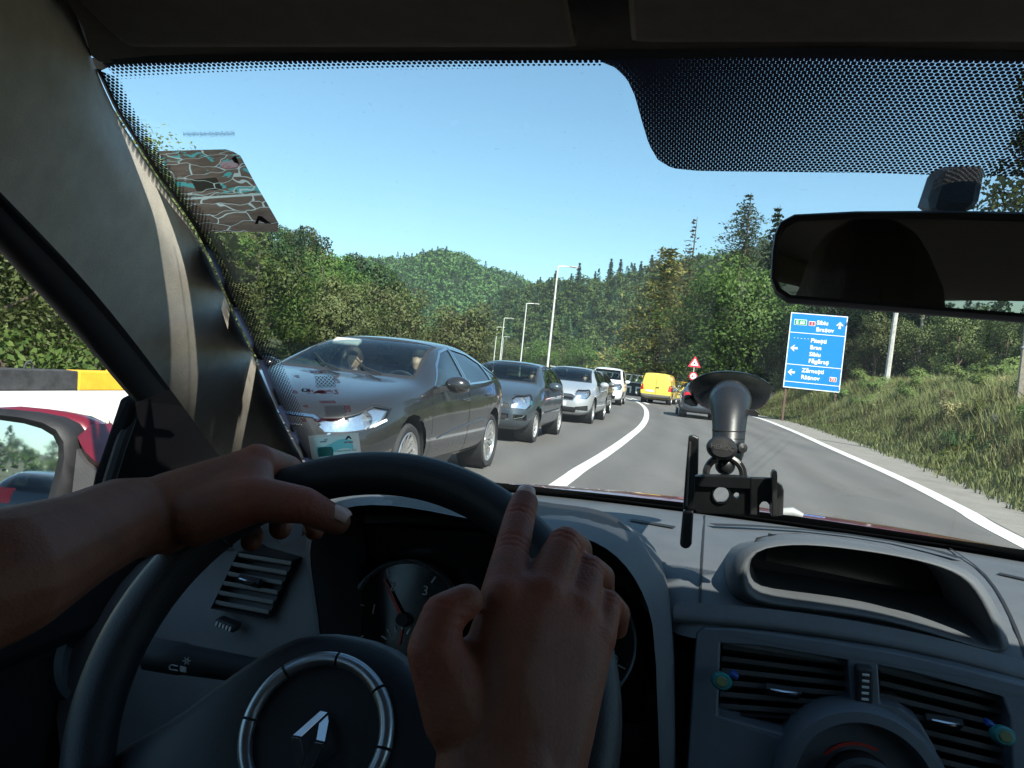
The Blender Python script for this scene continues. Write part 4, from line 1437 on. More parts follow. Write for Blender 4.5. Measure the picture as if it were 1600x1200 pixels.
    # door handles follow the skin
    for (hx, hz) in sp.get('handles', ()):
        for s in (1, -1):
            hit = tree.ray_cast(Vector((hx, 3 * s, hz)), Vector((0, -s, 0)))
            if hit[0]:
                b = MB().tube([hit[0] + Vector((dx, s * dy, 0)) for dx, dy in ((-.10, .0), (-.085, .028), (0, .036), (.085, .028), (.10, 0))], [.010, .013, .014, .013, .010], 7)
                b.build('door_handle', sp.get('handle_m', paint), root)
    # seats, dash and wheel inside
    sx, sz = sp['seat']
    for s in (1, -1):
        b = MB()
        b.box((sx + .1, s * .36, sz), (.5, .46, .16))
        b.build('seat', CABIN, root, bevel=.05)
        b = MB().box((sx - .2, s * .36, sz + .34), (.14, .46, .62), Matrix.Rotation(R(-12), 3, 'Y'))
        b.build('seat_back', CABIN, root, bevel=.06)
        MB().box((sx - .30, s * .36, sz + .74), (.10, .26, .17), Matrix.Rotation(R(-10), 3, 'Y')).build('headrest', CABIN, root, bevel=.045)
    if sp.get('rear_bench', True):
        MB().box((sx - 1.05, 0, sz + .3), (.16, 1.2, .66), Matrix.Rotation(R(-14), 3, 'Y')).build('rear_bench', CABIN, root, bevel=.06)
    cx_, cz_ = sp['cowl']
    MB().box((cx_ - .32, 0, cz_ - .19), (.55, wi * 1.72, .26)).build('dashboard', CABIN, root, bevel=.08)
    Mw = Matrix.Translation((cx_ - .66, .36, cz_ - .12)) @ Matrix.Rotation(R(-65), 4, 'Y')
    MB().lathe([(.185 + .014 * math.cos(t), .014 * math.sin(t)) for t in np.linspace(0, 2 * math.pi, 9)], Mw, 28).build('steering_wheel', TRIMBLACK, root)
    MB().box((sp['mid_roof'] + .25, 0, Hh - .20), (.03, .24, .065)).build('inner_mirror', TRIMBLACK, root, bevel=.012)
    return root, tree
NOTRIM = None
# ---- the saloon
SPEC_SALOON = dict(H=1.475, roof_w=.60, tail=-2.485, nose=2.385, r=.335, axle_f=1.425, axle_r=-1.425, tw=.225, spokes=15, rim=ALLOY, rim_r=.76, twin=True,
    top=[(2.385, .60), (2.34, .745), (2.2, .835), (1.75, .95), (1.3, 1.015), (1.02, 1.05), (.62, 1.235), (.2, 1.405), (-.2, 1.465), (-.6, 1.475), (-1.05, 1.43), (-1.5, 1.31), (-1.95, 1.135), (-2.25, 1.065), (-2.44, 1.03), (-2.485, .90)],
    bot=[(2.385, .40), (2.28, .22), (1.9, .19), (0, .18), (-1.9, .22), (-2.35, .30), (-2.485, .45)],
    wid=[(2.385, .50), (2.30, .70), (2.1, .835), (1.75, .905), (1.3, .925), (0, .925), (-1.4, .925), (-1.9, .885), (-2.3, .79), (-2.44, .68), (-2.485, .6)],
    belt=[(2.385, .62), (1.9, .80), (1.2, .93), (.8, .965), (0, .995), (-1.2, 1.04), (-1.8, 1.065), (-2.485, 1.0)],
    stations=[2.385, 2.36, 2.28, 2.12, 1.85, 1.55, 1.25, 1.02, .82, .62, .40, .2, -.05, -.35, -.7, -1.05, -1.35, -1.65, -1.95, -2.2, -2.38, -2.46, -2.485],
    side_windows=[([(.80, .995), (-.235, 1.03), (-.235, 1.375), (.10, 1.325), (.45, 1.185)], CARGLASS), ([(-.335, 1.035), (-1.25, 1.075), (-1.18, 1.262), (-.85, 1.345), (-.335, 1.382)], DARKGLASS), ([(-1.30, 1.078), (-1.66, 1.105), (-1.45, 1.18), (-1.23, 1.25)], DARKGLASS)],
    window_trim=CHROME, pillars=[],
    panels=[([(.93, .30), (.93, .955), (.835, .972), (-.285, 1.008), (-.285, .30)], 'front_door'), ([(-.30, .30), (-.30, 1.009), (-1.30, 1.052), (-1.30, .90), (-1.02, .52), (-.98, .30)], 'rear_door')],
    lamps=[([(2.36, .60), (2.36, .69), (2.0, .82), (1.83, .80), (1.93, .71), (2.1, .65)], (0, 2), 'headlamp', LENS, .0), ([(-2.5, .80), (-2.5, .99), (-2.15, .995), (-2.3, .82)], (0, 2), 'tail_lamp', TAILRED, .0)],
    front_cuts=[([(-.67, 1.075), (.67, 1.075), (.53, 1.405), (-.53, 1.405)], .0, 1.3, 'windscreen', SCREENGLASS, -.004, (.03, 'windscreen_border', TRIMBLACK, -.002)),
                ([(-.58, 1.13), (.58, 1.13), (.48, 1.38), (-.48, 1.38)], -2.2, -.9, 'rear_window', DARKGLASS, -.004, (.03, 'rear_window_border', TRIMBLACK, -.002)),
                ([(-.44, .36), (.44, .36), (.56, .62), (.40, .70), (-.40, .70), (-.56, .62)], 1.9, 2.6, 'grille', TRIMBLACK, -.01, (.02, 'grille_frame', CHROME, .004)),
                ([(-.42, .25), (.42, .25), (.42, .33), (-.42, .33)], 1.9, 2.6, 'lower_grille', TRIMBLACK, -.01, None)],
    mirror=(.62, 1.03), handles=[(-.12, .865), (-1.10, .905)], seat=(-.05, .52), cowl=(1.02, 1.05), mid_roof=-.3)
def detail_lamp(root, x, y, z, m=REFLECTOR, rad=.07, nx=1):
    for s in (1, -1):
        M = Matrix.Translation((x, y * s, z)) @ Matrix.Rotation(R(90) * nx, 4, 'Y')
        MB().lathe([(rad, 0.06), (rad * .95, 0.05), (rad * .6, -.02), (0, -.05)], M, 18).build('lamp_reflector', m, root)
def put_car(root, wheel_px_front, wheel_px_rear, spec, W):
    """stand the car so that its left wheels touch the road at the given places"""
    f, q = ground(*wheel_px_front), ground(*wheel_px_rear)
    return set_car(root, f, q, spec, W)
def set_car(root, f, q, spec, W):
    h = Vector((f.x - q.x, f.y - q.y, 0)).normalized()
    left = Vector((-h.y, h.x, 0))
    m = (f + q) / 2 - left * (W - .12)
    mid_x = (spec['axle_f'] + spec['axle_r']) / 2
    m -= h * mid_x
    root.matrix_world = Matrix(((h.x, left.x, 0, m.x), (h.y, left.y, 0, m.y), (0, 0, 1, .006), (0, 0, 0, 1)))
    return root
GREYPAINT = paint_mat('paint_dark_grey', (.024, .024, .026), .26, .3, dust=.018)
saloon, tr = make_car(SPEC_SALOON, 'saloon_car', 'large dark grey metallic saloon car first in the oncoming queue', 'car', GREYPAINT)
put_car(saloon, (602, 783), (757, 727), SPEC_SALOON, .925)
detail_lamp(saloon, 2.06, .74, .71)
detail_lamp(saloon, 2.14, .60, .68, REFLECTOR, .055)
b = MB()
for k in range(5):
    z_ = .40 + .058 * k
    b.tube([(2.385 - .10 * (y_ / .5) ** 2 + .012, y_, z_) for y_ in np.linspace(-.46, .46, 9)], .009, 6)
b.build('grille_bar', CHROME, saloon)
for s in (1, -1):
    MB().tube([(2.16 - .012, s * .72, .615), (2.06, s * .80, .66), (1.95, s * .862, .715)], .012, 6).build('daylight_strip', mat('lamp_white', (.9, .92, .95), .2) if s == 1 else bpy.data.materials['lamp_white'], saloon)
    MB().box((.93, s * .905, .80), (.10, .012, .014)).build('side_badge', CHROME, saloon)
for y_ in (-.25, .18):
    MB().tube([(1.1, y_ + .25, 1.063), (.92, y_, 1.105), (.72, y_ - .22, 1.2)], [.012, .009, .006], 6).build('wiper', TRIMBLACK, saloon)
for s in (1,):
    MB().tube([tr.ray_cast(Vector((x_, 3, z_)), Vector((0, -1, 0)))[0] + Vector((0, .003, 0)) for x_, z_ in ((.75, .50), (.3, .55), (-.3, .60), (-1.0, .63))], .006, 5).build('moulding_or_crease', GREYPAINT, saloon)  # raised strip in body paint, stands in for the highlight along the door crease
for yv, zv in ((-.36, 1.37),):
    MB().box((.22, yv, 1.345), (.05, .30, .13), Matrix.Rotation(R(-65), 3, 'Y')).build('sun_visor', CABINPALE, saloon, bevel=.02)
# ---- the small dark hatchback
SPEC_HATCH = dict(H=1.42, roof_w=.55, tail=-1.845, nose=1.965, r=.285, axle_f=1.235, axle_r=-1.235, tw=.18, spokes=9, rim=HUBCAP, rim_r=.7,
    top=[(1.965, .55), (1.93, .70), (1.8, .79), (1.4, .92), (1.05, .99), (.88, 1.02), (.5, 1.22), (.18, 1.355), (-.2, 1.41), (-.7, 1.415), (-1.2, 1.36), (-1.5, 1.25), (-1.7, 1.02), (-1.82, .85), (-1.845, .7)],
    bot=[(1.965, .36), (1.9, .22), (1.5, .19), (0, .18), (-1.4, .22), (-1.75, .3), (-1.845, .42)],
    wid=[(1.965, .48), (1.9, .62), (1.7, .74), (1.35, .80), (.9, .82), (0, .82), (-1.2, .82), (-1.6, .77), (-1.8, .66), (-1.845, .55)],
    belt=[(1.965, .56), (1.5, .78), (.9, .90), (.5, .92), (-1.0, .96), (-1.6, .98), (-1.845, .9)],
    stations=[1.965, 1.945, 1.87, 1.72, 1.5, 1.25, 1.03, .86, .68, .48, .28, .08, -.2, -.55, -.9, -1.2, -1.45, -1.62, -1.76, -1.83, -1.845],
    side_windows=[([(.66, .945), (-.28, .955), (-.28, 1.33), (.05, 1.29), (.35, 1.15)], CARGLASS), ([(-.36, .958), (-1.02, .985), (-.98, 1.25), (-.75, 1.325), (-.36, 1.335)], DARKGLASS), ([(-1.07, .99), (-1.36, 1.02), (-1.25, 1.19), (-1.05, 1.245)], DARKGLASS)],
    panels=[([(.78, .30), (.78, .885), (-.31, .93), (-.31, .30)], 'front_door'), ([(-.33, .30), (-.33, .932), (-1.05, .962), (-1.05, .80), (-.86, .48), (-.84, .30)], 'rear_door')],
    lamps=[([(1.99, .60), (1.99, .70), (1.80, .79), (1.50, .83), (1.56, .68), (1.75, .585)], (0, 2), 'headlamp', LENS, .0), ([(.70, .40), (.52, .40), (.52, .48), (.70, .48)], (1, 2), 'fog_lamp', LENS, -.006), ([(-1.86, .75), (-1.86, 1.0), (-1.55, 1.05), (-1.6, .78)], (0, 2), 'tail_lamp', TAILRED, .0)],
    front_cuts=[([(-.60, 1.04), (.60, 1.04), (.48, 1.35), (-.48, 1.35)], .0, 1.1, 'windscreen', SCREENGLASS, -.004, (.025, 'windscreen_border', TRIMBLACK, -.002)),
                ([(-.52, 1.0), (.52, 1.0), (.46, 1.3), (-.46, 1.3)], -1.9, -1.2, 'rear_window', DARKGLASS, -.004, (.025, 'rear_window_border', TRIMBLACK, -.002)),
                ([(-.42, .40), (.42, .40), (.42, .48), (-.42, .48)], 1.6, 2.2, 'lower_grille', TRIMBLACK, -.012, (.012, 'grille_frame', CHROME, .002)),
                ([(-.46, .57), (.46, .57), (.40, .66), (.1, .70), (-.1, .70), (-.40, .66)], 1.6, 2.2, 'grille', TRIMBLACK, -.01, None)],
    mirror=(.56, .985), handles=[(-.17, .80), (-.92, .84)], handle_m=TRIMBLACK, seat=(-.12, .47), cowl=(.86, 1.02), mid_roof=-.25)
HATCHP = paint_mat('paint_grey_blue', (.045, .062, .078), .3, .3, dust=.04)
hatch, tr = make_car(SPEC_HATCH, 'hatchback_car', 'small dark grey blue hatchback car behind the saloon in the oncoming queue', 'car', HATCHP)
put_car(hatch, (823, 692.5), (868, 677.5), SPEC_HATCH, .82)
detail_lamp(hatch, 1.66, .60, .70, REFLECTOR, .075)
for s in (1, -1):
    MB().tube([tr.ray_cast(Vector((x_, 3 * s, z_)), Vector((0, -s, 0)))[0] + Vector((0, .004 * s, 0)) for x_, z_ in ((.7, .52), (0, .53), (-.78, .55))], .016, 6).build('moulding_or_crease', TRIMBLACK, hatch)
    MB().tube([(1.905, s * .05, .36), (1.89, s * .4, .37), (1.80, s * .64, .45), (1.75, s * .70, .52)], .011, 6).build('bumper_strip', CHROME, hatch)
MB().prism([(1.968, -.05, .62), (1.968, .0, .57), (1.968, .05, .62), (1.968, 0, .67)], (.012, 0, 0)).build('badge', CHROME, hatch)
MB().box((1.965, 0, .50), (.012, .5, .10)).build('number_plate', NUMBERPLATE, hatch, bevel=.004)
# ---- the silver estate and the car half hidden behind it
SPEC_ESTATE = dict(H=1.51, roof_w=.60, tail=-2.2, nose=2.22, r=.325, axle_f=1.345, axle_r=-1.345, tw=.21, spokes=7, rim=ALLOY, rim_r=.72, twin=True,
    top=[(2.22, .60), (2.18, .76), (2.05, .86), (1.6, .98), (1.25, 1.05), (1.05, 1.085), (.6, 1.30), (.2, 1.44), (-.2, 1.50), (-.8, 1.51), (-1.4, 1.48), (-1.75, 1.40), (-2.0, 1.15), (-2.16, .95), (-2.2, .78)],
    bot=[(2.22, .38), (2.12, .22), (1.7, .19), (0, .18), (-1.7, .23), (-2.1, .32), (-2.2, .46)],
    wid=[(2.22, .5), (2.14, .68), (1.95, .81), (1.6, .88), (1.2, .905), (0, .905), (-1.4, .905), (-1.85, .86), (-2.12, .74), (-2.2, .6)],
    belt=[(2.22, .62), (1.7, .84), (1.1, .96), (.7, .985), (-1., 1.03), (-1.8, 1.06), (-2.2, .95)],
    stations=[2.22, 2.195, 2.11, 1.95, 1.7, 1.42, 1.2, 1.04, .84, .62, .40, .16, -.15, -.55, -.95, -1.35, -1.65, -1.85, -2.02, -2.13, -2.185, -2.2],
    side_windows=[([(.86, 1.005), (-.24, 1.03), (-.24, 1.41), (.1, 1.37), (.5, 1.21)], CARGLASS), ([(-.33, 1.033), (-1.10, 1.06), (-1.06, 1.39), (-.33, 1.417)], DARKGLASS), ([(-1.16, 1.063), (-1.75, 1.09), (-1.62, 1.28), (-1.14, 1.38)], DARKGLASS)],
    panels=[([(.92, .30), (.92, .95), (-.28, .995), (-.28, .30)], 'front_door'), ([(-.30, .30), (-.30, .996), (-1.14, 1.035), (-1.14, .86), (-.93, .52), (-.90, .30)], 'rear_door')],
    lamps=[([(2.24, .66), (2.24, .74), (1.98, .87), (1.70, .90), (1.78, .79), (2.02, .66)], (0, 2), 'headlamp', LENS, .0), ([(.78, .36), (.54, .36), (.50, .43), (.78, .48)], (1, 2), 'fog_lamp', TRIMBLACK, -.012), ([(-2.22, .78), (-2.22, 1.02), (-1.95, 1.06), (-2.0, .82)], (0, 2), 'tail_lamp', TAILRED, .0)],
    front_cuts=[([(-.67, 1.10), (.67, 1.10), (.53, 1.43), (-.53, 1.43)], .0, 1.3, 'windscreen', SCREENGLASS, -.004, (.025, 'windscreen_border', TRIMBLACK, -.002)),
                ([(-.55, 1.05), (.55, 1.05), (.48, 1.38), (-.48, 1.38)], -2.3, -1.5, 'rear_window', DARKGLASS, -.004, (.025, 'rear_window_border', TRIMBLACK, -.002)),
                ([(-.48, .28), (.48, .28), (.55, .42), (-.55, .42)], 1.8, 2.4, 'lower_grille', TRIMBLACK, -.012, None),
                ([(-.42, .60), (.42, .60), (.46, .70), (.36, .745), (-.36, .745), (-.46, .70)], 1.8, 2.4, 'grille', TRIMBLACK, -.01, (.012, 'grille_frame', CHROME, .003))],
    mirror=(.66, 1.05), handles=[(-.14, .87), (-.98, .90)], seat=(-.05, .52), cowl=(1.04, 1.085), mid_roof=-.25)
SILVER = paint_mat('paint_silver', (.50, .52, .54), .3, .45)
estate, tr = make_car(SPEC_ESTATE, 'estate_car', 'silver estate car behind the dark hatchback in the oncoming queue', 'car', SILVER)
put_car(estate, (918, 662.5), (940, 655.3), SPEC_ESTATE, .905)
detail_lamp(estate, 1.86, .70, .77, REFLECTOR, .08)
MB().box((2.215, 0, .50), (.015, .5, .11)).build('number_plate', NUMBERPLATE, estate, bevel=.004)
MB().tube([(2.222, -.42, .675), (2.235, 0, .685), (2.222, .42, .675)], .014, 6).build('grille_bar', CHROME, estate)
MB().lathe([(0, 0), (.055, 0), (.055, .014), (0, .014)], Matrix.Translation((2.238, 0, .69)) @ Matrix.Rotation(R(90), 4, 'Y'), 18).build('badge', CHROME, estate)
SPEC_B = dict(SPEC_ESTATE, rim=HUBCAP, spokes=8, twin=False)
hid, tr = make_car(SPEC_B, 'estate_car', 'dark grey car half hidden between the silver estate and the white van', 'car', paint_mat('paint_mid_grey', (.15, .15, .15), .35, .4))
set_car(hid, ground(937, 650), ground(948.5, 645.8), SPEC_B, .905)
detail_lamp(hid, 1.86, .70, .77, REFLECTOR, .08)
# ---- white van
SPEC_WVAN = dict(H=1.84, roof_w=.68, tail=-2.15, nose=2.15, r=.31, axle_f=1.35, axle_r=-1.35, tw=.2, spokes=6, rim=HUBCAP, rim_r=.66,
    top=[(2.15, .70), (2.12, .88), (2.0, .99), (1.6, 1.12), (1.35, 1.18), (1.2, 1.22), (.8, 1.52), (.5, 1.72), (.15, 1.81), (-.5, 1.84), (-1.5, 1.835), (-2.0, 1.80), (-2.1, 1.70), (-2.13, 1.2), (-2.15, .8)],
    bot=[(2.15, .40), (2.05, .24), (1.7, .21), (0, .2), (-1.7, .24), (-2.1, .34), (-2.15, .42)],
    wid=[(2.15, .56), (2.08, .72), (1.9, .84), (1.55, .90), (1.1, .915), (0, .915), (-1.6, .915), (-2.0, .90), (-2.1, .86), (-2.15, .80)],
    belt=[(2.15, .74), (1.6, 1.0), (1.1, 1.08), (.7, 1.09), (-1.5, 1.10), (-2.15, 1.1)],
    stations=[2.15, 2.13, 2.05, 1.9, 1.68, 1.45, 1.28, 1.1, .9, .7, .48, .22, -.15, -.6, -1.1, -1.55, -1.85, -2.02, -2.09, -2.13, -2.15],
    side_windows=[([(1.0, 1.12), (-.02, 1.12), (-.02, 1.66), (.35, 1.62), (.68, 1.40)], CARGLASS), ([(-.12, 1.13), (-1.05, 1.14), (-1.05, 1.66), (-.12, 1.67)], DARKGLASS)],
    panels=[([(1.08, .34), (1.08, 1.04), (-.07, 1.07), (-.07, .34)], 'front_door'), ([(-.09, .34), (-.09, 1.08), (-1.1, 1.09), (-1.1, .8), (-1.0, .34)], 'sliding_door')],
    lamps=[([(2.18, .72), (2.18, .84), (1.95, 1.0), (1.68, 1.05), (1.74, .9), (1.95, .76)], (0, 2), 'headlamp', LENS, .0), ([(-2.2, .8), (-2.2, 1.3), (-2.0, 1.3), (-2.0, .8)], (0, 2), 'tail_lamp', TAILRED, .0)],
    front_cuts=[([(-.70, 1.25), (.70, 1.25), (.60, 1.69), (-.60, 1.69)], .2, 1.5, 'windscreen', SCREENGLASS, -.004, (.025, 'windscreen_border', TRIMBLACK, -.002)),
                ([(-.62, 1.2), (.62, 1.2), (.6, 1.62), (-.6, 1.62)], -2.3, -2.0, 'rear_window', DARKGLASS, -.004, None),
                ([(-.46, .62), (.46, .62), (.50, .80), (-.50, .80)], 1.8, 2.3, 'grille', TRIMBLACK, -.01, (.015, 'grille_frame', CHROME, .003)),
                ([(-.55, .30), (.55, .30), (.60, .46), (-.60, .46)], 1.8, 2.3, 'lower_grille', TRIMBLACK, -.012, None)],
    mirror=(.80, 1.17), mirror_paint=None, handles=[(.1, .98)], seat=(.2, .70), cowl=(1.28, 1.2), mid_roof=-.1)
WHITEP = paint_mat('paint_white', (.80, .80, .79), .35, 0.)
SPEC_WVAN['mirror_paint'] = WHITEP
wvan, tr = make_car(SPEC_WVAN, 'white_van', 'white van last in view of the oncoming queue', 'van', WHITEP)
h_ = (ground(918, 662.5) - ground(945, 653.7)).normalized()
ang = math.atan2(h_.y, h_.x) + R(2)
fw = ground(968, 633.5)
hv = Vector((math.cos(ang), math.sin(ang), 0))
set_car(wvan, fw, fw - hv * 2.7, SPEC_WVAN, .915)
detail_lamp(wvan, 1.84, .70, .90, REFLECTOR, .08)
MB().box((2.15, 0, .53), (.015, .5, .11)).build('number_plate', NUMBERPLATE, wvan, bevel=.004)
MB().lathe([(0, 0), (.09, 0), (.09, .02), (0, .02)], Matrix.Translation((2.15, 0, .72)) @ Matrix.Rotation(R(90), 4, 'Y'), 18).build('badge', CHROME, wvan)
# ---- yellow van, seen from behind
SPEC_YVAN = dict(H=1.93, roof_w=.74, tail=-2.55, nose=2.4, r=.33, axle_f=1.55, axle_r=-1.6, tw=.22, spokes=6, rim=HUBCAP, rim_r=.64,
    top=[(2.4, .75), (2.36, .92), (2.2, 1.03), (1.8, 1.16), (1.6, 1.24), (1.2, 1.55), (.85, 1.78), (.5, 1.88), (-.3, 1.93), (-1.6, 1.93), (-2.3, 1.915), (-2.46, 1.86), (-2.51, 1.45), (-2.535, 1.0), (-2.55, .7)],
    bot=[(2.4, .42), (2.3, .26), (1.8, .24), (0, .24), (-2.0, .28), (-2.5, .40), (-2.55, .46)],
    wid=[(2.4, .6), (2.3, .78), (2.1, .9), (1.7, .95), (1.2, .965), (0, .965), (-2.0, .965), (-2.4, .95), (-2.5, .93), (-2.55, .90)],
    belt=[(2.4, .8), (1.7, 1.08), (1.2, 1.13), (-2.2, 1.15), (-2.55, 1.1)],
    stations=[2.4, 2.37, 2.28, 2.1, 1.85, 1.62, 1.4, 1.15, .9, .6, .2, -.4, -1.0, -1.6, -2.1, -2.34, -2.44, -2.49, -2.52, -2.55],
    side_windows=[([(1.35, 1.17), (.35, 1.17), (.35, 1.72), (.72, 1.68), (1.05, 1.46)], CARGLASS)],
    panels=[([(1.38, .40), (1.38, 1.1), (.3, 1.12), (.3, .40)], 'front_door')],
    lamps=[([(2.42, .8), (2.42, .93), (2.1, 1.06), (1.9, 1.0), (2.1, .82)], (0, 2), 'headlamp', LENS, 0.), ([(.955, .82), (.955, 1.22), (.80, 1.16), (.75, .84)], (1, 2), 'tail_lamp', TAILRED, .004)],
    front_cuts=[([(-.74, 1.28), (.74, 1.28), (.64, 1.75), (-.64, 1.75)], .5, 1.9, 'windscreen', SCREENGLASS, -.004, None),
                ([(-.012, .62), (.012, .62), (.012, 1.78), (-.012, 1.78)], -2.7, -2.3, 'door_seam', TRIMBLACK, -.006, None),
                ([(-.90, .36), (.90, .36), (.92, .58), (-.92, .58)], -2.7, -2.3, 'rear_bumper', mat('bumper_grey', (.16, .15, .13), .7), .012, None)],
    mirror=(1.12, 1.25), mirror_paint=TRIMBLACK, handles=[(.5, 1.02)], seat=(.55, .8), cowl=(1.6, 1.25), mid_roof=.3, rear_bench=False)
YELLOWP = paint_mat('paint_yellow', (.82, .58, .07), .4, 0.)
yvan, tr = make_car(SPEC_YVAN, 'yellow_van', 'yellow panel van seen from behind near the bend', 'van', YELLOWP)
rw = ground(1004, 628.5)
ang = R(90 - 17)
hv = Vector((math.cos(ang), math.sin(ang), 0))
set_car(yvan, rw + hv * 3.15, rw, SPEC_YVAN, .965)
MB().box((-2.565, .35, .78), (.012, .52, .12)).build('number_plate', NUMBERPLATE, yvan, bevel=.004)
MB().box((-2.56, -.1, 1.02), (.03, .22, .05)).build('door_handle', TRIMBLACK, yvan, bevel=.008)
for s in (1, -1):
    for z_ in (.75, 1.1, 1.6):
        MB().cyl((-2.515, s * .91, z_ - .05), (-2.515, s * .91, z_ + .05), .022, n=8).build('hinge', YELLOWP, yvan)
# ---- the car ahead in our lane
SPEC_AHEAD = dict(SPEC_ESTATE, H=1.49, rim=ALLOY)
AHEADP = paint_mat('paint_blue_grey', (.10, .13, .17), .3, .5)
ahead, tr = make_car(SPEC_AHEAD, 'estate_car', 'dark blue grey car driving ahead, mostly behind the phone holder', 'car', AHEADP)
lw = ground(1063, 651.0)
ang = R(90 - 9)
hv = Vector((math.cos(ang), math.sin(ang), 0))
set_car(ahead, lw + hv * 2.69, lw, SPEC_AHEAD, .905)
MB().box((-2.21, 0, .72), (.014, .52, .11)).build('number_plate', NUMBERPLATE, ahead, bevel=.004)
# ---- a car that has already passed, seen in the wing mirror
passed = copy_tree(hatch)
passed['label'] = 'small dark hatchback that has passed, seen only in the wing mirror'
passed.matrix_world = Matrix.Translation((-7.6, -15.2, .006)) @ Matrix.Rotation(R(-90 - 13), 4, 'Z')
for o in (hatch, passed):
    o['group'] = 'small dark hatchbacks in the oncoming lane'

# ---- people in the oncoming cars (car axes: x forward, y left)
HAIRB = mat('brown_hair', (.05, .03, .02), .7, 0, .3, 60., .5, 90.)
HAIRD = mat('dark_hair', (.015, .012, .01), .7, 0, .3, 60., .5, 90.)
def seat_person(o, car, x, y, z, rz=0.):
    o.matrix_world = car.matrix_world @ Matrix.Translation((x, y, z)) @ Matrix.Rotation(rz, 4, 'Z') @ Matrix.Scale(o.scale[0], 4)
armL = [((-.02, .17, .34), .05), ((.14, .22, .14), .04), ((.42, .10, .28), .03)]
armR = [((-.02, -.17, .34), .05), ((.14, -.22, .14), .04), ((.42, -.12, .26), .03)]
drv = make_person('person', 'driver of the grey saloon with one hand on top of the wheel', None, 0, mat('shirt_dark', (.03, .035, .05), .9), HAIRD, (armL, [((-.02, -.17, .34), .05), ((.16, -.22, .2), .04), ((.45, -.02, .36), .031)]), 1.)
seat_person(drv, saloon, -.08, .36, .60)
wom = make_person('person', 'passenger with fair face and brown hair in the grey saloon', None, 0, mat('top_brown', (.12, .06, .04), .9), HAIRB, (), .95)
seat_person(wom, saloon, -.02, -.36, .58)
d2 = make_person('person', 'driver in a bright cyan top in the small dark hatchback', None, 0, mat('top_cyan', (.02, .38, .55), .85), HAIRD, (armL, armR), .95)
seat_person(d2, hatch, -.16, .36, .54, .1)
d3 = make_person('person', 'driver of the silver estate car behind the windscreen', None, 0, mat('top_grey', (.2, .2, .21), .9), HAIRD, (armL, armR), .95)
seat_person(d3, estate, -.1, .36, .60)
# ------------------------------------------------------------------ the car we sit in (x right, y forward, z up)
own = empty('hatchback_car', 'red car we sit in, seen from its front seats', 'car', M=CAR_M)
CX = .145                                               # middle of the car
DASH = mat('dash_plastic', (.090, .097, .107), .62, 0, .12, 14., .35, 420., spec=.4, bdist=.0012)
DASHLOW = mat('dash_lower_plastic', (.078, .090, .106), .5, 0, .12, 14., .25, 420., spec=.45, bdist=.001)
BLACKPL = mat('black_soft_plastic', (.012, .012, .014), .6, 0, .2, 30., .3, 300., bdist=.001)
SEAL = mat('rubber_seal', (.010, .010, .011), .7, 0, .2, 40.)
CLOTHTRIM = mat('pillar_cloth', (.60, .54, .47), .95, 0, .10, 60., .6, 700., spec=.15, bdist=.0008)
HEADCLOTH = mat('headliner_cloth', (.17, .15, .13), .98, 0, .1, 60., .5, 600., spec=.1, bdist=.0008)
LEATHER = mat('wheel_leather', (.013, .0135, .015), .5, 0, .15, 40., .5, 900., spec=.35, bdist=.0006)
SATIN = mat('satin_chrome', (.42, .46, .5), .32, .85, .08, 30.)
MIRRORGLASS = mat('mirror_silver', (.80, .82, .82), .015, 1., .02)
REDPAINT = paint_mat('paint_red', (.15, .005, .016), .3, .1, dust=.03)
WINGLASS = glass_mat('windscreen_glass', (.90, .955, .94), .8, .022)
SIDEGLASS = glass_mat('side_window_glass', (.93, .96, .95), .6, .008)
INK = mat('gauge_print', (.55, .55, .55), .5)
INKRED = mat('gauge_needle_red', (.55, .03, .02), .4)
TINTED = glass_mat('cabin_dimming_glass', (.36, .39, .39), .8)  # rear glass, its tint added to dim the light in the cabin
SCREEN = mat('dead_screen', (.010, .012, .012), .18, 0, .2, 30.)

# ---- windscreen surface
EDGE = [((150, 108), -.404), ((180, 172), -.411), ((210, 219), -.417), ((255, 288), -.427), ((300, 348), -.436), ((330, 405), -.443), ((371, 500), -.457), ((402, 560), -.466), ((434, 640), -.479), ((476, 719), -.495), ((500, 770), -.505)]
EP = [Lx(p[0], p[1], l) for p, l in EDGE]
EZ = [p.z for p in EP]
def edge_pt(v):
    """left edge of the glass, v = 0 at the roof, 1 at the bottom"""
    t = v * (len(EP) - 1)
    i = min(int(t), len(EP) - 2)
    return EP[i].lerp(EP[i + 1], t - i)
CT, CB = lc(CX, .472, .187), lc(CX, 1.225, -.172)
def glass_pt(s, v):
    e = edge_pt(v)
    # centre line at the matching height share
    k = (EP[0].z - e.z) / (EP[0].z - EP[-1].z)
    c = CT.lerp(CB, k)
    c = c + Vector((0, .012, .020)) * math.sin(math.pi * k)
    q = abs(s) ** 2.2
    x = CX + (CX - e.x) * (s if s > 0 else s)
    return Vector((x, c.y + (e.y - c.y) * q, c.z + (e.z - c.z) * q))
SS = np.linspace(-1, 1, 41)
VV = np.linspace(0, 1, 25)
rows = [[glass_pt(s, v) for s in SS] for v in VV]
gm = MB().grid(rows)
def glass_ext(s, v):
    if v < 0:
        return glass_pt(s, 0) + (glass_pt(s, 0) - glass_pt(s, .03)) * (-v / .03)
    if v > 1:
        return glass_pt(s, 1) + (glass_pt(s, 1) - glass_pt(s, .97)) * ((v - 1) / .03)
    return glass_pt(s, v)
em_ = MB().grid([[glass_ext(s, v) for s in SS] for v in list(np.linspace(-.12, -.02, 4)) + list(VV) + list(np.linspace(1.03, 1.3, 6))])
GT = BVHTree.FromPolygons([Vector(p) for p in em_.v], em_.f)
gm.build('windscreen', WINGLASS, own, angle=180)
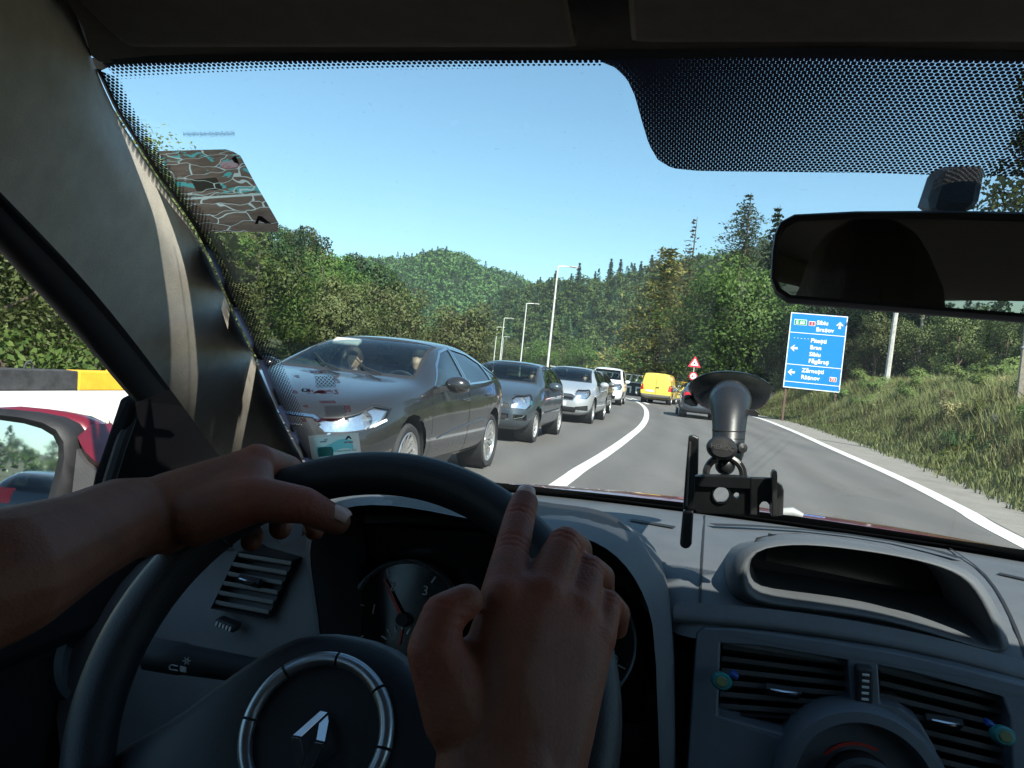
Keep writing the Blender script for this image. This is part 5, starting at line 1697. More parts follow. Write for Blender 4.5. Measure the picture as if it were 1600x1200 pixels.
def onglass(px, py, lift=.0):
    """own-car point of a photograph pixel on the windscreen, lifted towards the cabin"""
    d = rayL(px, py).normalized()
    h = GT.ray_cast(O_L, d)
    return (h[0] if h[0] is not None else Lf(px, py, .6)) - d * lift
def glass_dots(name, pix_rows, radii, pitch, solid=None, lift=.0015):
    """a printed band on the inner face of the glass: a grid of pixel places; radii give the dot size per row"""
    pts = [[onglass(px, py, lift) for px, py in r] for r in pix_rows]
    b = MB().grid(pts)
    o = b.build(name, FRIT, own, angle=180, fix=False)
    flat_ = [p for r in pts for p in r]
    o_ = flat_[0]
    ax = (Vector((1, 0, 0)))
    setuv(o, [((p.x) / pitch, ((p.y - .30) * .905 - (p.z - CAM_H - .187) * .425) / pitch) for p in flat_])
    setattr_v(o, 'dot', [rr for rr, r in zip(radii, pts) for _ in r] if not hasattr(radii[0], '__len__') else [q for r in radii for q in r])
    return o
t = NT('glass_frit_dots')
uv = t.coord('UV')
sx = t.new('ShaderNodeSeparateXYZ')
t.put(sx.inputs[0], uv)
at_ = t.new('ShaderNodeAttribute', attribute_name='dot').outputs['Fac']
def cell(u, v, ou, ov):
    fu = t.math('SUBTRACT', t.math('FRACT', t.math('ADD', u, ou)), .5)
    fv = t.math('SUBTRACT', t.math('FRACT', t.math('ADD', v, ov)), .5)
    fv = t.math('MULTIPLY', fv, 1.55)
    return t.math('SQRT', t.math('ADD', t.math('MULTIPLY', fu, fu), t.math('MULTIPLY', fv, fv)))
v_ = t.math('DIVIDE', sx.outputs[1], 1.55)
dm = t.math('MINIMUM', cell(sx.outputs[0], v_, 0., 0.), cell(sx.outputs[0], v_, .5, .5))
fac = t.math('LESS_THAN', dm, at_)
tr_ = t.new('ShaderNodeBsdfTransparent')
mx = t.new('ShaderNodeMixShader')
t.put(mx.inputs[0], fac)
t.l.new(tr_.outputs[0], mx.inputs[1])
t.set(Base_Color=(.008, .012, .05), Roughness=.6)
t.l.new(t.p.outputs[0], mx.inputs[2])
t.surface(mx.outputs[0])
FRIT = t.m
def rows_between(a, b, n):
    return [[(p[0] + (q[0] - p[0]) * k / n, p[1] + (q[1] - p[1]) * k / n) for p, q in zip(a, b)] for k in range(n + 1)]
def dense(pl, n):
    """resample a pixel polyline to n points"""
    pl = np.array(pl, float)
    d = np.concatenate([[0], np.cumsum(np.linalg.norm(np.diff(pl, axis=0), axis=1))])
    t_ = np.linspace(0, d[-1], n)
    return list(zip(np.interp(t_, d, pl[:, 0]), np.interp(t_, d, pl[:, 1])))
P_ = .0033
top_a = dense([(160, 98), (400, 93), (700, 92), (940, 92)], 40)
top_b = dense([(186, 124), (400, 111), (700, 108), (940, 104)], 40)
glass_dots('frit_band', rows_between(top_a, top_b, 4), [.56, .42, .34, .25, .14], P_)
ea = dense([p for p, l in EDGE], 50)
eb = [(x + 30 + 10 * (i / 49), y + 2 + (6 if i == 0 else 0)) for i, (x, y) in enumerate(ea)]
eb[0] = (186, 122)
eb[1] = (196, 140)
glass_dots('frit_band', rows_between(ea, eb, 4), [.60, .47, .42, .36, .22], P_)
# the big dotted shade behind the inner mirror
va = dense([(934, 92), (1000, 88), (1300, 82), (1600, 90), (1760, 100)], 40)
vb = dense([(952, 100), (972, 118), (990, 145), (1003, 185), (1015, 225), (1030, 252), (1056, 265), (1100, 268), (1300, 270), (1600, 276), (1700, 280)], 40)
# lay the shade out as columns from the top edge down to its curved lower left corner
cols_top, cols_bot = [], []
low_edge = [(940, 97), (962, 106), (980, 124), (992, 150), (1003, 190), (1014, 226), (1028, 250), (1050, 263), (1090, 267), (1150, 268), (1250, 269), (1350, 270), (1450, 273), (1550, 275), (1650, 278), (1800, 284)]
for (x, y) in dense(low_edge, 90):
    cols_bot.append((x, y))
    cols_top.append((x, 92 - 6 * math.sin(min(1, max(0, (x - 940) / 700)) * math.pi) - 6))
rr = rows_between(cols_top, cols_bot, 10)
rad = [[(.565 - .13 * min(1, max(0, (x - 950) / 520)) - .05 * (k / 10)) for (x, y) in r] for k, r in enumerate(rr)]
glass_dots('sun_shade_dots', rr, rad, P_)
# solid black edge of the glass
def band(name, pa, pb, m, lift=.001, n=40):
    a, b = dense(pa, n), dense(pb, n)
    return MB().grid([[onglass(p[0], p[1], lift) for p in r] for r in rows_between(a, b, 2)]).build(name, m, own, angle=180)
band('black_edge', [(128, 92), (160, 88), (400, 84), (940, 80), (1300, 74), (1640, 82)], [(146, 116), (176, 100), (400, 95.5), (940, 93.5), (1300, 87), (1640, 95)], SEAL, .002)
band('black_edge', [p for p, l in EDGE], [(p[0] + 7, p[1]) for p, l in EDGE], SEAL, .002)

# ---- pillar trim, seal and window frame on the left
A = [((80, -90), -.398), ((118, 20), -.400), ((146, 100), -.4035)] + [((p[0] - 3, p[1] + 1), l + .001) for p, l in EDGE[1:]]
B = [((-260, -10), -.41), ((-200, 90), -.415), ((-130, 170), -.425), ((-60, 240), -.437), ((0, 300), -.447), ((45, 345), -.458), ((90, 390), -.470), ((135, 437), -.483), ((182, 490), -.50), ((228, 550), -.52), ((285, 640), -.548), ((340, 706), -.575), ((400, 790), -.61)]
def fair(ps, it=3):
    for _ in range(it):
        ps = [ps[0]] + [(ps[k - 1] + ps[k] * 2 + ps[k + 1]) / 4 for k in range(1, len(ps) - 1)] + [ps[-1]]
    return ps
PA, PB = [Lx(*p, l) for p, l in A], fair([Lx(*p, la + .014 * max(0., min(1., (11.5 - k) / 4)) - .02 * max(0, (k - 9) / 3)) for k, ((p, l), (pa, la)) in enumerate(zip(B, A))], 4)
rows = []
for a, b in zip(PA, PB):
    n_ = Vector((.86, -.50, .06)).normalized()
    r = []
    for k in range(13):
        u = k / 12
        r.append(a.lerp(b, u) + n_ * (.016 * math.sin(math.pi * u ** .8) + .0035 * math.exp(-((u - .34) / .10) ** 2)))
    rows.append(r)
MB().grid(rows).build('pillar_trim', CLOTHTRIM, own, angle=180, subsurf=1)
Copen = [((-200, 190), -.44), ((-130, 262), -.452), ((-60, 332), -.467), ((0, 396), -.482), ((45, 444), -.495), ((90, 492), -.51), ((132, 537), -.523), ((170, 584), -.54), ((210, 630), -.56)]
Bx = [B[i] for i in range(0, 9)]
Bx = [((p[0] + 14, p[1] - 8), l) for p, l in B[1:9]] + [((285, 600), -.545)]
rows = []
for (pa, la), (pb, lb) in zip(Bx, Copen):
    a, b = Lx(*pa, la), Lx(*pb, lb)
    n_ = (O_L - (a + b) / 2).normalized()
    rows.append([a.lerp(b, u) + n_ * h for u, h in ((-.05, .004), (.08, .012), (.25, .014), (.36, .004), (.46, .012), (.75, .012), (.95, .004), (1., -.02))])
MB().grid(rows).build('window_frame', SEAL, own, angle=60, subsurf=1)
# triangular cover in front of the window
tri_ = [Lx(p[0], p[1], l) for p, l in (((212, 626), -.565), ((285, 590), -.56), ((330, 635), -.575), ((390, 700), -.60), ((430, 785), -.615), ((330, 800), -.60), ((160, 800), -.585), ((172, 745), -.58), ((189, 696), -.573))]
MB().prism(tri_, (-.02, 0, 0)).build('mirror_cover', mat('matt_black_cover', (.005, .005, .006), .85, spec=.1), own, smooth=False, bevel=.004)
MB().tube([Lx(p[0], p[1], -.575) for p in ((214, 630), (200, 664), (187, 700), (173, 745), (160, 790))], .0065, 8).build('window_channel', SEAL, own)
# side window glass and the door
wp = [Lx(p[0], p[1], l - .012) for p, l in Copen] + [Lx(172, 745, -.592), Lx(150, 800, -.60)]
low = [Vector((-.60, -.25, CAM_H - .16)), Vector((-.47, -.25, CAM_H + .12))]
MB().flat(wp + low).build('side_window', SIDEGLASS, own, smooth=False)
sill_z = Lx(100, 800, -.59).z
MB().box((-.66, .30, sill_z - .098), (.16, 1.55, .09)).build('door_sill', BLACKPL, own, bevel=.02)
rows = [[Vector((-.63 - .02 * math.sin(k * .5), f, sill_z - .06 - .07 * k)) for f in np.linspace(-.45, 1.1, 12)] for k in range(11)]
door = MB().grid(rows).build('door_panel', DASHLOW, own, angle=180)
c_ = Lx(118, 1030, -.60)
M = Matrix.Translation(c_) @ Matrix.Rotation(R(78), 4, 'Y')
MB().lathe([(.043, -.02), (.043, .012), (.036, .016), (.034, .010), (.0, .006)], M, 32).build('speaker_cover', DASHLOW, door)
# wing mirror
mc = Lf(35, 722, .80)
u_out = Vector((-.24, -1, .028)).normalized()
nrm = ((O_L - mc).normalized() + u_out).normalized()
def onplane(px, py, c, n):
    d = rayL(px, py)
    return O_L + d * ((c - O_L).dot(n) / d.dot(n))
gl = [(-90, 668), (-40, 656), (0, 656), (42, 662), (69, 670), (87, 681), (95, 697), (95, 716), (88, 747), (79, 779), (62, 796), (0, 799), (-60, 800), (-95, 790), (-105, 740)]
gp_ = [onplane(x, y, mc, nrm) for x, y in gl]
wing = MB()
wing.prism(gp_, -nrm * .004)
wm = wing.build('wing_mirror_glass', MIRRORGLASS, None, smooth=False)
wing_root = bpy.data.objects.new('wing_mirror', None)
COL.objects.link(wing_root)
wing_root.parent = own
wm.parent = wing_root
ctr = sum(gp_, Vector()) / len(gp_)
def scaled(pl, kx, off):
    return [ctr + (p - ctr) * kx + off for p in pl]
outl = [(-112, 655), (-45, 640), (0, 638), (42, 642), (83, 650), (106, 661), (122, 682), (125, 712), (120, 752), (110, 790), (90, 812), (0, 818), (-70, 818), (-118, 800), (-130, 735)]
op = [onplane(x, y, mc, nrm) for x, y in outl]
rows = [[p - nrm * .012 for p in gp_], [p + nrm * .006 for p in gp_], [g_.lerp(o_, .45) + nrm * .012 for g_, o_ in zip(gp_, op)], [p + nrm * .004 for p in op], [p - nrm * .03 for p in op]]
MB().grid(rows, True).build('bezel', BLACKPL, wing_root, angle=60)
fwd = Vector((-.10, 1, -.02)).normalized()
oc = sum(op, Vector()) / len(op)
rows = [[oc + (p - oc) * k - nrm * .03 * (j == 0) + fwd * d_ for p in op] for j, (k, d_) in enumerate(((1.0, 0.0), (1.03, .035), (.96, .075), (.75, .105), (.35, .12), (.02, .122)))]
MB().grid(rows, True).build('mirror_shell', REDPAINT, wing_root, angle=70)
arm_t = [onplane(x, y, mc, nrm) for x, y in ((126, 664), (131, 676), (139, 691), (155, 709), (182, 719), (200, 722))]
arm_b = [onplane(x, y, mc, nrm) for x, y in ((127, 700), (130, 709), (138, 720), (153, 732), (176, 741), (200, 748))]
rows = [[a + fwd * .06 for a in arm_t], [a + fwd * .02 for a in arm_t], [a.lerp(b_, .5) - fwd * .006 for a, b_ in zip(arm_t, arm_b)], [b_ for b_ in arm_b], [b_ + fwd * .05 for b_ in arm_b]]
MB().grid(rows).build('mirror_arm', REDPAINT, wing_root, angle=70)
arm_c = [onplane(x, y, mc, nrm) for x, y in ((127, 701), (130, 710), (138, 721), (153, 733), (176, 742), (200, 749))]
arm_d = [onplane(x, y, mc, nrm) for x, y in ((118, 800), (124, 800), (138, 800), (154, 800), (176, 800), (200, 800))]
rows = [[a + fwd * .03 for a in arm_c], [a - fwd * .008 for a in arm_c], [b_ - fwd * .01 for b_ in arm_d], [b_ + fwd * .05 for b_ in arm_d]]
MB().grid(rows).build('mirror_foot', mat('grey_grained_plastic', (.045, .045, .047), .65, 0, .15, 20., .4, 400., bdist=.001), wing_root, angle=70)

# ---- roof lining
def header_pt(s):
    return glass_pt(s, 0.)
fs = [(.0, 0.), (-.012, .006), (-.05, .018), (-.12, .034), (-.30, .052), (-.7, .062), (-1.2, .055), (-1.8, .03), (-2.15, -.02)]
rows = []
for df, dz in fs:
    r = []
    for s in np.linspace(-1, 1, 31):
        h = header_pt(s)
        wide = 1 - min(.07, -df * 1.2) + min(.26, max(0, -df - .1) * .5)
        r.append(Vector((CX + (h.x - CX) * wide, h.y + df - .004, h.z + dz - .03 * (abs(s) ** 6) * min(1, -df * 2) + .0015)))
    rows.append(r)
MB().grid(rows).build('headliner', HEADCLOTH, own, angle=180, subsurf=1)
outer = [[Vector((CX + (p.x - CX) * (1 + .16 * min(1, i / 3)), p.y - .004, p.z + .004 + .05 * min(1, i / 3))) for p in r] for i, r in enumerate(rows)]
MB().grid(outer).build('roof_panel', REDPAINT, own, angle=180)
def visor(px0, px1, y0, name, lab=None):
    pts = []
    for k in range(12):
        px = px0 + (px1 - px0) * k / 11
        pts.append(px)
    rows = []
    for j, (df, dz) in enumerate(((0, .012), (-.006, -.001), (0.0, -.004), (-.02, -.003), (-.08, .010), (-.145, .026), (-.155, .034), (-.150, .04))):
        r = []
        for k, px in enumerate(pts):
            e = Lf(px, y0, .438)
            edge = 1 - .12 * (abs(k / 5.5 - 1) ** 6)
            r.append(e + Vector((0, df * edge, dz + .003)))
        rows.append(r)
    o = MB().grid(rows).build(name, HEADCLOTH, own, angle=180, subsurf=1, solid=.004)
    return o
visor(205, 905, 74, 'sun_visor')
visor(985, 1900, 66, 'sun_visor')

# ---- inner mirror
mc2 = Lf(1515, 412, .475)
HEAD = lc(-.105, -.16, .035)
n2 = ((O_L - mc2).normalized() + Vector((-math.sin(R(10)), -math.cos(R(10)), .085)).normalized()).normalized()
out = [(1204, 397), (1208, 366), (1217, 345), (1240, 333), (1337, 328), (1480, 327), (1600, 329), (1720, 333), (1800, 340), (1826, 356), (1834, 400), (1830, 470), (1818, 510), (1796, 522), (1720, 514), (1600, 502), (1416, 487), (1285, 476), (1227, 471), (1209, 458), (1202, 437)]
inn = [(1213, 399), (1217, 370), (1226, 353), (1246, 343), (1337, 340), (1480, 340), (1600, 343), (1718, 347), (1788, 352), (1812, 366), (1820, 402), (1816, 464), (1806, 498), (1786, 508), (1718, 501), (1600, 490), (1418, 476), (1290, 466), (1236, 461), (1219, 450), (1212, 434)]
o2 = [onplane(x, y, mc2, n2) for x, y in out]
i2 = [onplane(x, y, mc2, n2) for x, y in inn]
c2 = sum(o2, Vector()) / len(o2)
mir = bpy.data.objects.new('inner_mirror', None)
COL.objects.link(mir)
mir.parent = own
MB().prism([p - n2 * .002 for p in i2], -n2 * .004).build('mirror_glass', MIRRORGLASS, mir, smooth=False)
rows = [[p - n2 * .004 for p in i2], [p + n2 * .002 for p in i2], [p + n2 * .003 for p in [a.lerp(b, .5) for a, b in zip(i2, o2)]], [p - n2 * .004 for p in o2], [c2 + (p - c2) * 1.0 - n2 * .016 for p in o2], [c2 + (p - c2) * .8 - n2 * .034 for p in o2], [c2 + (p - c2) * .3 - n2 * .04 for p in o2], [c2 - n2 * .041 for p in o2]]
MB().grid(rows, True).build('mirror_housing', BLACKPL, mir, angle=50)
a, b_ = [Lf(x, y, f) for x, y, f in ((1477, 260, .528), (1548, 260, .528), (1534, 336, .495), (1453, 336, .495))], None
st = MB()
rows = [[p + Vector((0, dy, 0)) for p in q] for q, dy in ((a[:2], 0), (a[3:1:-1], 0))]
fr_ = [a[0], a[1], a[2], a[3]]
st.prism(fr_, Vector((0, .045, .012)))
st.build('mirror_stem', mat('stem_plastic', (.018, .017, .017), .5, 0, .4, 200., .8, 500., bdist=.002), mir, smooth=False, bevel=.009)
MB().box(mc2 + Vector((0, .04, .01)), (.03, .05, .03)).build('ball_joint', BLACKPL, mir, bevel=.008)
# small red lamp of the roof console is above the mirror; it shows in the glass
MB().box(lc(.05, .06, .222), (.10, .07, .012)).build('roof_lamp', mat('lamp_cover', (.35, .33, .3), .3), own, bevel=.004)

# ---- dashboard
def zline(pts):
    return lambda f: float(np.interp(f, *zip(*sorted(pts))))
Ltop = [(.745, -.226), (.752, -.214), (.775, -.198), (.81, -.187), (.87, -.180), (.98, -.175), (1.10, -.175), (1.26, -.188)]
dash = bpy.data.objects.new('dashboard', None)
COL.objects.link(dash)
dash.parent = own
rows = []
for i, (f, z) in enumerate(Ltop):
    r = []
    for l in np.linspace(-.62, .92, 41):
        base = glass_pt((l - CX) / (.65 if l < CX else .65) if abs(l - CX) < .65 else (1 if l > CX else -1), 1.).y + .03
        k = (f - .745) / (1.26 - .745)
        if -.35 < l < -.01 or l <= -.35:
            k = max(k, .34 if l > -.35 else .18)
        ff = .745 + k * (base - .745) - .10 * max(0, abs(l - CX) - .10) ** 2 * (1 - k)
        r.append(lc(l, ff, z + .012 * (1 - k) * 0 - .01 * abs(l - CX) ** 2 * (1 - k)))
    rows.append(r)
MB().grid(rows).build('dash_top', DASH, dash, angle=180, subsurf=1)
# rolled edge under the top
seam_px = [(1052, 972), (1090, 976), (1200, 984), (1300, 998), (1400, 1015), (1500, 1038), (1600, 1066), (1720, 1105)]
rows = [[Lf(x, y - 34, .762) for x, y in seam_px], [Lf(x, y - 14, .752) for x, y in seam_px], [Lf(x, y - 2, .748) for x, y in seam_px], [Lf(x, y + 2, .762) for x, y in seam_px]]
MB().grid(rows).build('dash_edge', DASH, dash, angle=180, subsurf=1)
# dark body behind the panels, closes the front of the cabin
MB().box(lc(.465, .96, -.56), (.93, .36, .62)).build('dash_core', BLACKPL, dash)
MB().box(lc(-.315, .96, -.64), (.628, .36, .54)).build('dash_core', BLACKPL, dash)
MB().box(lc(.15, 1.19, -.62), (1.56, .06, .70)).build('bulkhead', BLACKPL, dash)
# slots and seams in the top, sunk strips of dark
def dash_line(name, pts, w, z0=None, m=SEAL, up=.0012):
    ps = []
    for (px, py) in pts:
        # meet the dash top by stepping along the ray
        d = rayL(px, py)
        for k in range(600):
            f = .74 + k * .001
            p = O_L + d * (f / d.y)
            if p.z - CAM_H < np.interp(f, *zip(*Ltop)) - .01 * (p.x - CX) ** 2 * (1 - (f - .745) / .515):
                break
        ps.append(p + Vector((0, 0, up)))
    r0, r1 = [], []
    for i, p in enumerate(ps):
        d = (ps[min(i + 1, len(ps) - 1)] - ps[max(i - 1, 0)]).normalized()
        s_ = Vector((d.y, -d.x, 0)).normalized() * w / 2
        r0.append(p - s_)
        r1.append(p + s_)
    return MB().grid([r0, r1]).build(name, m, dash, angle=180)
dash_line('defrost_slot', dense([(1112, 823), (1180, 825), (1250, 830), (1330, 839), (1400, 850), (1460, 863), (1500, 876)], 12), .015, up=.003)
dash_line('defrost_slot', dense([(985, 813), (1054, 825)], 4), .016)
dash_line('defrost_slot', dense([(1560, 897), (1640, 915)], 4), .014)
dash_line('dash_seam', dense([(1101, 806), (1099, 840), (1096, 890), (1093, 955)], 8), .0022)
dash_line('dash_seam', dense([(1480, 855), (1515, 878), (1545, 905), (1570, 945), (1590, 990), (1604, 1030)], 10), .0030)
# display under its own hood
Mh = [(1184, 932), (1173, 912), (1171, 885), (1184, 860), (1220, 853), (1260, 852), (1310, 857), (1360, 864), (1400, 871), (1440, 880), (1480, 893), (1505, 910), (1525, 938), (1543, 975), (1556, 1008), (1545, 1012), (1510, 1000), (1450, 980), (1400, 966), (1360, 956), (1300, 947), (1240, 940)]
Oh = [(1150, 945), (1136, 918), (1137, 884), (1158, 855), (1205, 843), (1258, 841), (1315, 846), (1370, 853), (1412, 860), (1455, 868), (1500, 881), (1530, 898), (1552, 930), (1570, 970), (1583, 1010), (1572, 1026), (1520, 1013), (1453, 993), (1402, 979), (1360, 970), (1298, 960), (1228, 952)]
m0 = [Lf(x, y, .772) for x, y in Mh]
cM = sum(m0, Vector()) / len(m0)
oo = [Lf(x, y, .786) for x, y in Oh]
back = [cM + (p - cM) * .93 + Vector((0, .10, -.004)) for p in m0]
fwd2 = []
for p, (x, y) in zip(oo, Oh):
    topness = max(0., min(1., (p.z - (cM.z - .03)) / .05))
    fwd2.append(p + Vector((0, .02 + .17 * topness, -.036 * topness - .006 * (1 - topness))))
lip = [m.lerp(o, .35) + Vector((0, -.010, 0)) for m, o in zip(m0, oo)]
lip2 = [m.lerp(o, .75) + Vector((0, -.004, 0)) for m, o in zip(m0, oo)]
dh = MB().grid([back, m0, lip, lip2, oo, [a.lerp(b, .4) for a, b in zip(oo, fwd2)], fwd2], True).build('display_hood', DASH, dash, angle=180, subsurf=1)
MB().flat(back).build('display_panel', BLACKPL, dh, smooth=False)
sc_ = [cM + Vector((dx, .092, dz)) for dx, dz in ((-.085, .022), (.075, .012), (.085, -.016), (-.085, -.006))]
MB().prism(sc_, (0, .004, 0)).build('display_screen', SCREEN, dh, smooth=False)
# instrument hood
Mi = [(506, 1060), (500, 990), (494, 940), (484, 880), (484, 848), (497, 815), (530, 793), (580, 787), (640, 792), (700, 804), (760, 816), (830, 828), (890, 834), (930, 845), (965, 868), (993, 902), (1014, 947), (1026, 997), (1032, 1300)]
Oi = [(494, 1060), (490, 990), (484, 940), (472, 882), (472, 840), (490, 798), (526, 776), (580, 766), (640, 768), (700, 776), (770, 786), (840, 794), (900, 793), (960, 808), (1008, 838), (1036, 872), (1050, 930), (1055, 995), (1062, 1300)]
mi = [Lf(x, y, .70) for x, y in Mi]
oi = []
for (x, y), m_ in zip(Oi, mi):
    topness = max(0., min(1., (1000 - y) / 150))
    oi.append(Lf(x, y, .715 + .13 * topness))
cI = sum(mi, Vector()) / len(mi)
backi = [Vector((cI.x + (p.x - cI.x) * 1.0, p.y + .128, cI.z + (p.z - cI.z) * 1.10)) for p in mi]
ridge = [m.lerp(o, .3) + (Vector((0, -.004, .004))) for m, o in zip(mi, oi)]
far = [p + Vector((0, .16, -.03)) for p in oi]
ih = MB().grid([mi, ridge, [m.lerp(o, .65) + Vector((0, 0, .004)) for m, o in zip(mi, oi)], oi, far]).build('instrument_hood', DASH, dash, angle=180, subsurf=1)
MB().grid([backi, [m + Vector((0, .002, 0)) for m in mi]]).build('hood_lining', BLACKPL, ih, angle=180, subsurf=1)
pz = [Lf(x, y, .835) for x, y in ((500, 815), (1000, 850), (1012, 1130), (490, 1130))]
MB().prism(pz, (0, .01, 0)).build('cluster_panel', SCREEN, ih, smooth=False)
def gauge(px, py, rad, marks, needle, name):
    c = Lf(px, py, .80)
    n_ = (Vector((0, -.92, .25))).normalized()
    u_ = Vector((1, 0, 0))
    w_ = n_.cross(u_).normalized()
    if w_.z < 0:
        w_ = -w_
    M = Matrix(((u_.x, w_.x, n_.x, c.x), (u_.y, w_.y, n_.y, c.y), (u_.z, w_.z, n_.z, c.z), (0, 0, 0, 1)))
    root_ = MB().lathe([(0, 0), (rad * .97, 0), (rad * .97, -.006), (0, -.006)], M, 40).build(name, SCREEN, ih)
    MB().lathe([(rad * .97, -.004), (rad * .985, .008), (rad * 1.02, .010), (rad * 1.045, .004), (rad * 1.05, -.006)], M, 56).build('bezel', SATIN, root_)
    for (txt, ang, rr_) in marks:
        if txt:
            text_mesh('gauge_number', txt, rad * .24, INK, root_, M @ Matrix.Translation((rad * rr_ * math.cos(R(ang)), rad * rr_ * math.sin(R(ang)) - rad * .08, .0015)), 0, 0, 'CENTER')
        a_ = R(ang)
        MB().box((0, 0, 0), (rad * .13, rad * .022, .001)).build('tick', INK, root_).matrix_local = M @ Matrix.Translation((rad * .86 * math.cos(a_), rad * .86 * math.sin(a_), .0015)) @ Matrix.Rotation(a_, 4, 'Z')
    na = R(needle)
    MB().prism([(0, -.002, 0), (rad * .8, -.0007, 0), (rad * .8, .0007, 0), (0, .002, 0)], (0, 0, .002)).build('needle', INKRED, root_, smooth=False).matrix_local = M @ Matrix.Translation((0, 0, .005)) @ Matrix.Rotation(na, 4, 'Z')
    MB().lathe([(0, .010), (rad * .11, .010), (rad * .13, 0)], M, 20).build('needle_cap', BLACKPL, root_)
    return root_, M
g1, M1 = gauge(632, 968, .0595, [('', 210, .6), ('1', 172, .6), ('2', 122, .62), ('3', 62, .62), ('4', 12, .6), ('5', -35, .6)], 128, 'rev_counter')
for k in range(7):
    a_ = R(160 - 23 * k)
    MB().box((0, 0, 0), (.007, .0014, .001)).build('tick', INK, g1).matrix_local = M1 @ Matrix.Translation((.019 * math.cos(a_), -.028 + .019 * math.sin(a_), .0015)) @ Matrix.Rotation(a_, 4, 'Z')
MB().box((0, 0, 0), (.016, .0016, .001)).build('needle', INKRED, g1).matrix_local = M1 @ Matrix.Translation((0, -.018, .002)) @ Matrix.Rotation(R(90), 4, 'Z')
gauge(900, 1000, .0595, [('20', 205, .6), ('60', 150, .6), ('100', 90, .62), ('140', 35, .6), ('180', -20, .6)], 178, 'speedometer')
# left side of the dash with its vent
rows = []
for pts, f in ((((150, 868), (240, 855), (330, 846), (420, 832), (494, 815)), .84), (((140, 884), (236, 872), (326, 862), (420, 848), (494, 832)), .785), (((120, 950), (220, 940), (318, 930), (410, 915), (498, 900)), .74),
               (((100, 1020), (210, 1016), (306, 1010), (400, 1000), (506, 1000)), .71), (((70, 1230), (200, 1230), (300, 1230), (400, 1230), (530, 1230)), .68)):
    rows.append([Lf(x, y, f) for x, y in pts])
rows.insert(0, [p + Vector((0, .20, .002)) for p in rows[0]])
leftp = MB().grid(rows).build('dash_side_panel', mat('dash_side_plastic', (.10, .10, .10), .62, 0, .12, 14., .35, 420., bdist=.0012), dash, angle=180, subsurf=1)
def lp_f(py):
    return float(np.interp(py, [815, 832, 900, 1000, 1200], [.84, .785, .742, .712, .685]))
def vent(corners, n, f_of, parent, tabpos, off=.010, slat_m=BLACKPL, thick=.0045):
    """corners TL TR BR BL in pixels: a dark hollow with tilted slats across it"""
    tl, tr, br, bl = corners
    v = MB()
    P3 = lambda p, d_=0.: Lf(p[0], p[1], f_of(p[1]) + d_)
    q0 = [P3(p, -off) for p in corners]
    q1 = [p + Vector((0, .05, 0)) for p in q0]
    b = MB().grid([q0, q1], True)
    b.flat(q1)
    vr = b.build('air_vent', BLACKPL, parent, smooth=False)
    for k in range(n):
        t_ = (k + .5) / n
        a = (tl[0] + (bl[0] - tl[0]) * t_, tl[1] + (bl[1] - tl[1]) * t_)
        c = (tr[0] + (br[0] - tr[0]) * t_, tr[1] + (br[1] - tr[1]) * t_)
        A_, C_ = P3(a, -off + .004), P3(c, -off + .004)
        A_, C_ = A_.lerp(C_, .01), A_.lerp(C_, .99)
        d_ = Vector((0, .022, -.010))
        MB().prism([A_, C_, C_ + d_, A_ + d_], Vector((0, .001, .0042))).build('slat', slat_m, vr, smooth=False, bevel=.0008)
    if tabpos:
        (x0, y0), (x1, y1) = tabpos
        a, c = P3((x0, y0), -off - .006), P3((x1, y1), -off - .006)
        MB().tube([a, a.lerp(c, .5) + Vector((0, -.002, 0)), c], .0018, 6).build('tab_trim', CHROME, vr)
        e = (c - a) * .2
        MB().prism([a - e, c + e, c + e * .6 + Vector((0, .012, -.012)), a - e * .6 + Vector((0, .012, -.012))], Vector((0, .006, .004))).build('tab', BLACKPL, vr, smooth=False, bevel=.001)
    return vr
SLATG = mat('slat_plastic', (.055, .056, .06), .45, 0, .1, 30., .2, 300., bdist=.001)
vent([(372, 862), (459, 876), (417, 968), (329, 951)], 6, lp_f, dash, ((374, 905), (398, 911)), .012, mat('slat_plastic_pale', (.10, .095, .09), .5))
# thumb wheel under it
def thumb(px, py, w, h, f, ang, parent):
    c = Lf(px, py, f)
    M = Matrix.Translation(c) @ Matrix.Rotation(R(ang), 4, 'Y')
    o = MB().box((0, 0, 0), (w, .014, h)).build('thumb_wheel', BLACKPL, parent, bevel=.002)
    o.matrix_local = M
    n = 5
    lng = max(w, h)
    for k in range(n):
        s_ = (k - 2) / 5 * lng * .85
        p = (s_, -.0082, 0) if w > h else (0, -.0082, s_)
        MB().box(p, (.0014, .002, h * .5) if w > h else (w * .4, .002, .0014)).build('rib', INK, o)
    return o
thumb(356, 975, .022, .008, lp_f(975) - .012, 10, dash)
# badge-like sun sensor and trim on the left corner
M = Matrix.Translation(Lf(455, 838, .80)) @ Matrix.Rotation(R(50), 4, 'X')
MB().lathe([(0, .004), (.013, .003), (.016, -.004)], M, 20).build('demister_button', DASH, dash)
